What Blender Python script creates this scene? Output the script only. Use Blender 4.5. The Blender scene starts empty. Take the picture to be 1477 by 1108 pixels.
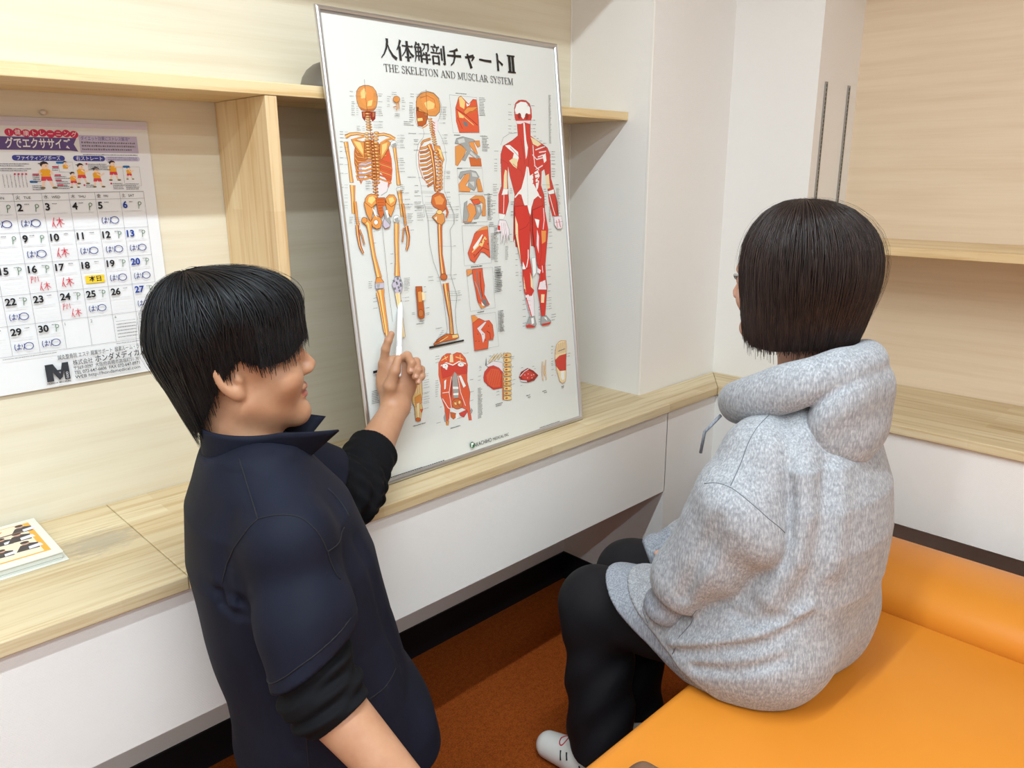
import bpy, bmesh, math, random
import numpy as np
from mathutils import Vector, Matrix, noise as mnoise
random.seed(7); np.random.seed(7)
SC = bpy.context.scene
COL = SC.collection
PI = math.pi

# ------------------------------------------------------------------ helpers
def srgb(r, g, b, a=1.0):
    f = lambda c: (c/255/12.92) if c/255 <= 0.04045 else ((c/255+0.055)/1.055)**2.4
    return (f(r), f(g), f(b), a)

def tag(o, label=None, cat=None, group=None, kind=None):
    if label: o['label'] = label
    if cat: o['category'] = cat
    if group: o['group'] = group
    if kind: o['kind'] = kind
    return o

def empty(name, loc=(0, 0, 0), rz=0.0, label=None, cat=None, group=None):
    o = bpy.data.objects.new(name, None); COL.objects.link(o)
    o.location = loc; o.rotation_euler = (0, 0, rz); o.empty_display_size = 0.05
    return tag(o, label, cat, group)

def link_mesh(name, me, mats=(), parent=None, loc=(0, 0, 0), smooth=False):
    o = bpy.data.objects.new(name, me); COL.objects.link(o)
    for m in (mats if isinstance(mats, (list, tuple)) else [mats]): me.materials.append(m)
    if parent: o.parent = parent
    o.location = loc
    if smooth: me.polygons.foreach_set('use_smooth', [True]*len(me.polygons))
    me.update()
    return o

def pydata(name, v, f, mats=(), parent=None, loc=(0, 0, 0), smooth=False, mi=None):
    me = bpy.data.meshes.new(name); me.from_pydata([tuple(p) for p in v], [], [tuple(p) for p in f])
    if mi is not None: me.polygons.foreach_set('material_index', mi)
    return link_mesh(name, me, mats, parent, loc, smooth)

def bm_obj(name, bm, mats=(), parent=None, loc=(0, 0, 0), smooth=False):
    me = bpy.data.meshes.new(name); bm.normal_update(); bm.to_mesh(me); bm.free()
    return link_mesh(name, me, mats, parent, loc, smooth)

def add_box(bm, x0, x1, y0, y1, z0, z1, bev=0.0, seg=2):
    vs = [bm.verts.new(p) for p in ((x0,y0,z0),(x1,y0,z0),(x1,y1,z0),(x0,y1,z0),(x0,y0,z1),(x1,y0,z1),(x1,y1,z1),(x0,y1,z1))]
    fs = [bm.faces.new([vs[i] for i in q]) for q in ((3,2,1,0),(4,5,6,7),(0,1,5,4),(1,2,6,5),(2,3,7,6),(3,0,4,7))]
    if bev > 0:
        es = list({e for f in fs for e in f.edges})
        bmesh.ops.bevel(bm, geom=es, offset=bev, segments=seg, profile=0.5, affect='EDGES')

def box(name, x0, x1, y0, y1, z0, z1, mat, parent=None, bev=0.0, seg=2, loc=(0, 0, 0)):
    bm = bmesh.new(); add_box(bm, x0, x1, y0, y1, z0, z1, bev, seg)
    return bm_obj(name, bm, mat, parent, loc)

def prism(name, pts, z0, z1, mat, parent=None, bev=0.0):
    """vertical prism over a plan polygon (counter-clockwise)"""
    bm = bmesh.new()
    a = [bm.verts.new((x, y, z0)) for x, y in pts]; b = [bm.verts.new((x, y, z1)) for x, y in pts]
    n = len(pts); bm.faces.new(a[::-1]); bm.faces.new(b)
    for i in range(n): bm.faces.new((a[i], a[(i+1) % n], b[(i+1) % n], b[i]))
    if bev: bmesh.ops.bevel(bm, geom=list(bm.edges), offset=bev, segments=2, profile=0.5, affect='EDGES')
    return bm_obj(name, bm, mat, parent)

def tube(path, radii, seg=10, cap=True, flat=1.0):
    """verts, faces of a swept tube; radii scalar or list"""
    P = [Vector(p) for p in path]; n = len(P)
    if not isinstance(radii, (list, tuple)): radii = [radii]*n
    V = []; F = []
    t0 = (P[1]-P[0]).normalized()
    u = t0.orthogonal().normalized()
    for i in range(n):
        t = (P[min(i+1, n-1)]-P[max(i-1, 0)]).normalized()
        u = (u - t*u.dot(t)).normalized(); w = t.cross(u)
        for k in range(seg):
            a = 2*PI*k/seg
            V.append(P[i] + (u*math.cos(a) + w*math.sin(a)*flat)*radii[i])
    for i in range(n-1):
        for k in range(seg):
            a = i*seg+k; b = i*seg+(k+1) % seg
            F.append((a, b, b+seg, a+seg))
    if cap:
        F.append(tuple(range(seg))[::-1]); F.append(tuple((n-1)*seg+k for k in range(seg)))
    return V, F

def merge(parts):
    V = []; F = []
    for v, f in parts:
        o = len(V); V += list(v); F += [tuple(i+o for i in q) for q in f]
    return V, F

# ------------------------------------------------------------------ materials
class NT:
    def __init__(self, name):
        self.m = bpy.data.materials.new(name); self.m.use_nodes = True
        self.t = self.m.node_tree; self.n = self.t.nodes; self.b = self.n['Principled BSDF']
    def new(self, ty, **kw):
        n = self.n.new(ty)
        for k, v in kw.items(): setattr(n, k, v)
        return n
    def l(self, a, b): self.t.links.new(a, b)
    def coords(self, scale=(1, 1, 1), rot=(0, 0, 0), out='Object'):
        tc = self.new('ShaderNodeTexCoord'); mp = self.new('ShaderNodeMapping')
        mp.inputs['Scale'].default_value = scale; mp.inputs['Rotation'].default_value = rot
        self.l(tc.outputs[out], mp.inputs['Vector']); return mp.outputs[0]
    def noise(self, vec, scale, detail=3, rough=0.5):
        n = self.new('ShaderNodeTexNoise'); n.inputs['Scale'].default_value = scale
        n.inputs['Detail'].default_value = detail; n.inputs['Roughness'].default_value = rough
        self.l(vec, n.inputs['Vector']); return n.outputs['Fac']
    def ramp(self, fac, stops):
        r = self.new('ShaderNodeValToRGB'); e = r.color_ramp.elements
        e[0].position, e[0].color = stops[0]; e[1].position, e[1].color = stops[-1]
        for p, c in stops[1:-1]:
            x = e.new(p); x.color = c
        self.l(fac, r.inputs['Fac']); return r.outputs['Color']
    def mix(self, fac, a, b, mode='MIX'):
        m = self.new('ShaderNodeMix', data_type='RGBA', blend_type=mode)
        for s, v in ((m.inputs[0], fac), (m.inputs[6], a), (m.inputs[7], b)):
            if hasattr(v, 'links') or hasattr(v, 'is_linked'): self.l(v, s)
            else: s.default_value = v
        return m.outputs[2]
    def math(self, op, a, b=0.0):
        m = self.new('ShaderNodeMath', operation=op)
        for s, v in ((m.inputs[0], a), (m.inputs[1], b)):
            if hasattr(v, 'is_linked'): self.l(v, s)
            else: s.default_value = v
        return m.outputs[0]
    def bump(self, h, strength=0.2, dist=0.002):
        b = self.new('ShaderNodeBump'); b.inputs['Strength'].default_value = strength; b.inputs['Distance'].default_value = dist
        self.l(h, b.inputs['Height']); self.l(b.outputs[0], self.b.inputs['Normal'])
    def base(self, c):
        if hasattr(c, 'is_linked'): self.l(c, self.b.inputs['Base Color'])
        else: self.b.inputs['Base Color'].default_value = c
    def set(self, **kw):
        for k, v in kw.items(): self.b.inputs[k.replace('_', ' ')].default_value = v
        return self.m

def plain(name, c, rough=0.5, **kw):
    t = NT(name); t.base(c); t.set(Roughness=rough, **kw); return t.m

def veneer(name, c1, c2, axis='X'):
    """light wood veneer, grain running along one horizontal axis"""
    t = NT(name)
    sc = (1.2, 26, 26) if axis == 'X' else ((26, 1.2, 26) if axis == 'Y' else (26, 26, 1.2))
    v = t.coords(sc); n = t.noise(v, 1.6, 6, 0.6)
    sc2 = tuple(s*7 if s > 5 else s*1.5 for s in sc)
    f = t.noise(t.coords(sc2), 1.5, 3, 0.6)
    c = t.ramp(n, [(0.3, c2), (0.55, c1), (0.75, tuple(min(1, x*1.04) for x in c1[:3])+(1,))])
    c = t.mix(0.22, c, t.ramp(f, [(0.35, c2), (0.65, c1)]))
    t.base(c); t.set(Roughness=0.45); t.b.inputs['Specular IOR Level'].default_value = 0.35
    return t.m

def buttblock(name, cols, along='X', strip=0.042, length=0.52):
    """edge-glued solid board: strips with finger-jointed staves"""
    t = NT(name)
    tc = t.new('ShaderNodeTexCoord'); sp = t.new('ShaderNodeSeparateXYZ'); t.l(tc.outputs['Object'], sp.inputs[0])
    cb = t.new('ShaderNodeCombineXYZ')
    a, b = (('X', 'Y') if along == 'X' else (('Y', 'X') if along == 'Y' else ('Z', 'Y')))
    t.l(sp.outputs[a], cb.inputs[0])
    if along == 'Z': s = t.math('ADD', sp.outputs['Y'], sp.outputs['X'])
    else: s = t.math('ADD', sp.outputs[b], t.math('MULTIPLY', sp.outputs['Z'], 0.9))
    t.l(s, cb.inputs[1])
    br = t.new('ShaderNodeTexBrick'); br.offset = 0.37; br.offset_frequency = 3
    br.inputs['Scale'].default_value = 1.0; br.inputs['Mortar Size'].default_value = 0.0
    br.inputs['Brick Width'].default_value = length; br.inputs['Row Height'].default_value = strip
    br.inputs['Color1'].default_value = cols[0]; br.inputs['Color2'].default_value = cols[1]; br.inputs['Bias'].default_value = -0.1
    t.l(cb.outputs[0], br.inputs['Vector'])
    mp = t.new('ShaderNodeMapping'); mp.inputs['Scale'].default_value = (2.2, 60, 1); t.l(cb.outputs[0], mp.inputs['Vector'])
    n = t.noise(mp.outputs[0], 1.3, 6, 0.62)
    g = t.ramp(n, [(0.32, cols[2]), (0.52, (1, 1, 1, 1)), (0.8, (1, 1, 1, 1))])
    c = t.mix(0.75, br.outputs['Color'], g, 'MULTIPLY')
    mp2 = t.new('ShaderNodeMapping'); mp2.inputs['Scale'].default_value = (0.9, 9, 1); t.l(cb.outputs[0], mp2.inputs['Vector'])
    c = t.mix(0.5, c, t.ramp(t.noise(mp2.outputs[0], 1.0, 4), [(0.35, cols[2]), (0.6, (1, 1, 1, 1))]), 'MULTIPLY')
    t.base(c); t.set(Roughness=0.42); t.b.inputs['Specular IOR Level'].default_value = 0.4
    return t

def wallpaper(name, c, pitch=0.0042):
    """white vinyl wallpaper with a woven relief"""
    t = NT(name)
    k = 1.0/pitch
    tc = t.new('ShaderNodeTexCoord'); sp = t.new('ShaderNodeSeparateXYZ'); t.l(tc.outputs['Object'], sp.inputs[0])
    h = t.math('ADD', sp.outputs['X'], sp.outputs['Y'])
    cb = t.new('ShaderNodeCombineXYZ'); t.l(h, cb.inputs[0]); t.l(sp.outputs['Z'], cb.inputs[1])
    br = t.new('ShaderNodeTexBrick'); br.offset = 0.5; br.inputs['Scale'].default_value = k
    br.inputs['Mortar Size'].default_value = 0.12; br.inputs['Mortar Smooth'].default_value = 0.9
    br.inputs['Brick Width'].default_value = 1.0; br.inputs['Row Height'].default_value = 0.72
    br.inputs['Color1'].default_value = (1, 1, 1, 1); br.inputs['Color2'].default_value = (0.75, 0.75, 0.75, 1); br.inputs['Mortar'].default_value = (0.2, 0.2, 0.2, 1)
    t.l(cb.outputs[0], br.inputs['Vector'])
    t.base(c); t.set(Roughness=0.75); t.b.inputs['Specular IOR Level'].default_value = 0.25
    t.bump(br.outputs['Color'], 0.55, 0.0006)
    return t.m

M = {}
# ------------------------------------------------------------------ the room (metres; X along the poster wall, Y into it)
CT = 0.751; CTH = 0.0262            # worktop height / thickness
YW = 1.677; YF = 1.2506; XP = 1.900; XR = 2.602; XF = 2.156; YP = 1.3735; XC = 2.326; YA = 1.089
YAP = 1.2648; XAP = 2.170           # fronts of the white panels under the worktop
ZAP = 0.462; ZC = 2.66
M['veneer'] = veneer('beech_veneer', srgb(230, 220, 197), srgb(221, 207, 180))
M['veneer_side_warm_lit'] = veneer('beech_veneer_side_warm_lit', srgb(226, 203, 175), srgb(217, 191, 160), 'Y')  # same veneer; the alcove's warm pinkish light is put into its colour
CB = (srgb(227, 211, 176), srgb(211, 189, 149), srgb(218, 200, 170))
def worktop_mat(name, along, stain=False):
    t = buttblock(name, CB, along)
    if stain:    # worn grey smudge on the left piece, and a few darker flecks
        src = t.b.inputs['Base Color'].links[0].from_socket
        tc = t.new('ShaderNodeTexCoord')
        mp = t.new('ShaderNodeMapping'); mp.inputs['Location'].default_value = (-0.34, -1.52, -CT); mp.inputs['Scale'].default_value = (9, 13, 1)
        mp.vector_type = 'POINT'
        sb = t.new('ShaderNodeVectorMath', operation='SUBTRACT'); sb.inputs[1].default_value = (0.372, 1.497, CT)
        ml = t.new('ShaderNodeVectorMath', operation='MULTIPLY'); ml.inputs[1].default_value = (13, 20, 1)
        ln = t.new('ShaderNodeVectorMath', operation='LENGTH')
        t.l(tc.outputs['Object'], sb.inputs[0]); t.l(sb.outputs[0], ml.inputs[0]); t.l(ml.outputs[0], ln.inputs[0])
        t.n.remove(mp)
        n = t.noise(t.coords((8, 40, 8)), 4, 4, 0.7)
        f = t.math('SUBTRACT', t.math('MULTIPLY', n, 2.2), t.math('MULTIPLY', ln.outputs['Value'], 0.75))
        fac = t.ramp(f, [(0.2, (0, 0, 0, 1)), (0.75, (0.55, 0.55, 0.55, 1))])
        t.base(t.mix(fac, src, srgb(150, 146, 134)))
    return t.m
M['top_stained'] = worktop_mat('worktop_wood_smudged', 'X', True)
M['top_x'] = worktop_mat('worktop_wood', 'X')
M['top_y'] = worktop_mat('worktop_wood_side', 'Y')
M['shelf_x'] = buttblock('shelf_wood', (srgb(236, 214, 170), srgb(226, 200, 154), srgb(226, 204, 168)), 'X', 0.05, 0.6).m
M['shelf_y'] = buttblock('shelf_wood_side', (srgb(234, 210, 168), srgb(224, 197, 152), srgb(226, 204, 168)), 'Y', 0.05, 0.6).m
M['divider'] = buttblock('divider_wood', (srgb(236, 212, 170), srgb(227, 199, 156), srgb(224, 200, 165)), 'Z', 0.05, 0.45).m
M['paper'] = wallpaper('woven_white_wallpaper', srgb(240, 235, 229))
M['edge'] = plain('corner_bead', srgb(240, 234, 226), 0.5)
M['black_base'] = plain('black_vinyl_base', srgb(24, 23, 27), 0.55)
M['black_base'].node_tree.nodes['Principled BSDF'].inputs['Specular IOR Level'].default_value = 0.2
t = NT('rust_carpet')
n1 = t.noise(t.coords((1, 1, 1)), 260, 3, 0.7); n2 = t.noise(t.coords((1, 1, 1)), 75, 3, 0.6)
c = t.ramp(n1, [(0.3, srgb(104, 44, 12)), (0.52, srgb(150, 72, 24)), (0.72, srgb(188, 100, 44))])
c = t.mix(0.35, c, t.ramp(n2, [(0.35, srgb(120, 54, 16)), (0.65, srgb(172, 86, 34))]))
t.base(c); t.set(Roughness=0.95); t.b.inputs['Specular IOR Level'].default_value = 0.05
t.bump(n1, 0.8, 0.003); M['carpet'] = t.m
M['ceiling'] = plain('ceiling_board', srgb(225, 222, 216), 0.9)

def struct(o): o['kind'] = 'structure'; return o
XL, YB, XE = -1.9, -2.6, 3.4
def shell(name, x0, x1, y0, y1, z0, z1, mat): return struct(box(name, x0, x1, y0, y1, z0, z1, mat))
fl = shell('floor', XL-.1, XE, YB-.1, YW+.1, -0.06, 0, M['carpet'])
shell('ceiling', XL-.1, XE, YB-.1, YW+.1, ZC, ZC+0.06, M['ceiling'])
shell('wall_back', XL-.1, XE, YW, YW+0.1, CT-0.02, ZC, M['veneer'])               # wood veneer behind the shelf
shell('wall_back_lower', XL-.1, XE, YW, YW+0.1, 0, CT-0.02, M['paper'])           # below the worktop
shell('wall_pillar', XP, XC+0.02, YP, YW, 0, ZC, M['paper'])                      # wallpapered pillar left of the corner
shell('wall_corner', XC, XR+.1, YA, YW, 0, ZC, M['paper'])                        # wallpapered corner block with the shelf standards
shell('wall_right', XR, XR+0.1, YB-.1, YA+.01, CT-0.02, ZC, M['veneer_side_warm_lit'])     # veneer panel in the right alcove
shell('wall_right_lower', XR, XR+0.1, YB-.1, YA+.01, 0, CT-0.02, M['paper'])
shell('wall_left', XL-.1, XL, YB, YW, 0, ZC, M['paper'])
shell('wall_front', XL, XR, YB-.1, YB, 0, ZC, M['paper'])
# soffit over both worktops, out of the frame at the top
struct(prism('trim_soffit', [(XL, 1.19), (2.10, 1.19), (2.10, YB), (XR, YB), (XR, YW), (XL, YW)], 2.12, ZC, M['paper']))
# white panels hanging under the worktops and the pier below the pillar
shell('trim_panel_left', XL, XP+0.002, YAP, YAP+0.02, ZAP, CT-CTH, M['paper'])
shell('wall_pier', XP-.0008, XAP+.25, YAP, YP+.01, 0, CT-CTH, M['paper'])
shell('trim_panel_right', XAP, XAP+0.02, YB, YAP, ZAP, CT-CTH, M['paper'])
# black vinyl base
shell('baseboard_back', XL, XP, YW-0.006, YW, 0, 0.104, M['black_base'])
shell('baseboard_pier', XP-0.006, XP, YAP, YW-.006, 0, 0.104, M['black_base'])
shell('baseboard_front', XP-0.006, XR, YAP-0.006, YAP, 0, 0.104, M['black_base'])
# narrow corner beads that read as pale lines on the pillar
bm = bmesh.new(); add_box(bm, XP-0.0015, XP+0.007, YP-0.0015, YP+0.007, CT, 2.12, 0.0012); struct(bm_obj('trim_corner_bead', bm, M['edge']))
bm = bmesh.new(); add_box(bm, XP-0.004, XP+0.0, YW-0.004, YW, CT, 2.12, 0.001); struct(bm_obj('trim_wall_joint', bm, M['edge']))

# worktops: left piece, long piece (mitred at the corner) and the side piece
tag(prism('worktop', [(XL+.002, YF), (0.4375, YF), (0.4375, YW-.001), (XL+.002, YW-.001)], CT-CTH, CT, M['top_stained'], bev=0.0022),
    'left length of pale laminated wood worktop with a grey smudge, below the wall calendar', 'worktop')
tag(prism('worktop', [(0.4385, YF), (XF, YF), (XC-.001, YP-.002), (XP-.001, YP-.002), (XP-.001, YW-.001), (0.4385, YW-.001)], CT-CTH, CT, M['top_x'], bev=0.0022),
    'long pale laminated wood worktop carrying the framed anatomy chart, mitred at the corner', 'worktop')
tag(prism('worktop', [(XF, YF-0.0012), (XF, YB+.01), (XR-.001, YB+.01), (XR-.001, YA-.001), (XC-.001, YA-.001), (XC-.001, YP-0.0032)][::1], CT-CTH, CT, M['top_y'], bev=0.0022),
    'side length of wood worktop along the right wall above the orange bench', 'worktop')

# shelves and divider
YS = 1.451; ZS0 = 1.569; ZS1 = 1.5925
tag(box('wall_shelf', XL+.002, XP-.001, YS, YW-.001, ZS0, ZS1, M['shelf_x'], bev=0.0015),
    'long pale wooden shelf on the back wall that the framed chart leans against', 'shelf')
tag(box('shelf_divider', 0.762, 0.787, YS+0.002, YW-.001, CT+.0005, ZS0-.0005, M['divider'], bev=0.0012),
    'upright wooden divider board under the long shelf, between calendar and framed chart', 'divider')
tag(box('wall_shelf', 2.30, XR-.001, -1.6, YA-.001, 1.193, 1.2165, M['shelf_y'], bev=0.0015),
    'wooden shelf in the right alcove behind the seated woman', 'shelf')
# slotted metal shelf standards
M['steel'] = plain('grey_steel', srgb(168, 166, 162), 0.35, Metallic=0.9)
M['slot'] = plain('slot_black', srgb(46, 44, 44), 0.6)
for xs, lab in ((2.375, 'left one of two slotted metal shelf standards, nearest the wall corner'), (2.535, 'right one of two slotted metal shelf standards, nearest the veneer panel')):
    s = empty('shelf_standard', (xs, YA, 1.22), 0, lab, 'shelf standard', 'slotted shelf standards on the white return wall')
    bm = bmesh.new()
    add_box(bm, -0.006, -0.0035, -0.005, 0, 0, 0.46); add_box(bm, 0.0035, 0.006, -0.005, 0, 0, 0.46); add_box(bm, -0.0036, 0.0036, -0.0035, 0, 0, 0.46)
    bm_obj('rail', bm, M['steel'], s)
    bm = bmesh.new()
    for k in range(36): add_box(bm, -0.0022, 0.0022, -0.0042, -0.003, 0.008+k*0.0125, 0.0165+k*0.0125)
    bm_obj('slots', bm, M['slot'], s)

# ------------------------------------------------------------------ orange bench bed with a bolster along the wall side
t = NT('orange_vinyl')
n = t.noise(t.coords(), 420, 2, 0.6); n3 = t.noise(t.coords(), 3.5, 3, 0.5)
t.base(t.ramp(n3, [(0.3, srgb(217, 132, 38)), (0.7, srgb(223, 139, 44))])); t.set(Roughness=0.42); t.b.inputs['Specular IOR Level'].default_value = 0.42
t.bump(t.math('ADD', t.math('MULTIPLY', n, 0.25), n3), 0.12, 0.004); M['vinyl'] = t.m
M['dark_ply'] = plain('dark_bench_base', srgb(40, 26, 20), 0.6)
BZ = 0.4544; XS = 1.707; YE = 0.698; XB0 = 0.62
bench = empty('treatment_bench', (XB0, YE, 0), 0, 'wide orange vinyl treatment bench the woman in the hoodie sits on', 'bench')
def rounded_pad(name, x0, x1, y0, y1, z0, z1, r, mat, parent, seg=6):
    bm = bmesh.new(); add_box(bm, x0, x1, y0, y1, z0, z1)
    bmesh.ops.bevel(bm, geom=list(bm.edges), offset=r, segments=seg, profile=0.5, affect='EDGES')
    o = bm_obj(name, bm, mat, parent, smooth=True); o.location = -Vector(parent.location); return o
rounded_pad('seat_pad', XB0, XS, -1.3, YE, BZ-0.10, BZ, 0.022, M['vinyl'], bench)
bm = bmesh.new()    # bolster: D-shaped section swept along Y
sec = []
for k in range(25):
    a = PI*(1-k/24); cx, hw, hh = 1.863, 0.155, 0.076
    ca, sa = math.cos(a), math.sin(a)
    sec.append((cx+hw*math.copysign(abs(ca)**0.8, ca), BZ-0.004+hh*abs(sa)**0.8))
ys = [YE-0.02, YE-0.006, YE-0.001, YE-0.03]
rings = []
for yy, sc_ in ((YE-0.002, .90), (YE-0.008, .965), (YE-0.02, 1.0), (-1.28, 1.0), (-1.295, .95)):
    rings.append([bm.verts.new((1.863+(x-1.863)*sc_, yy, BZ-0.10+(z-BZ+0.10)*(0.5+0.5*sc_))) for x, z in [(sec[0][0], BZ-0.10)]+sec+[(sec[-1][0], BZ-0.10)]])
for a, b in zip(rings[:-1], rings[1:]):
    for i in range(len(a)-1): bm.faces.new((a[i], b[i], b[i+1], a[i+1]))
bm.faces.new(rings[0]); bm.faces.new(rings[-1][::-1])
o = bm_obj('bolster', bm, M['vinyl'], bench, smooth=True); o.location = -Vector(bench.location)
o = box('bench_base', XB0+0.05, 2.0, -1.25, YE-0.05, 0.04, BZ-0.10, M['dark_ply'], bench); o.location = -Vector(bench.location)
for lx, ly in ((XB0+.1, YE-.1), (1.95, YE-.1), (XB0+.1, -1.2), (1.95, -1.2)):
    o = box('leg', lx-.025, lx+.025, ly-.025, ly+.025, 0, 0.041, M['dark_ply'], bench); o.location = -Vector(bench.location)
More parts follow.
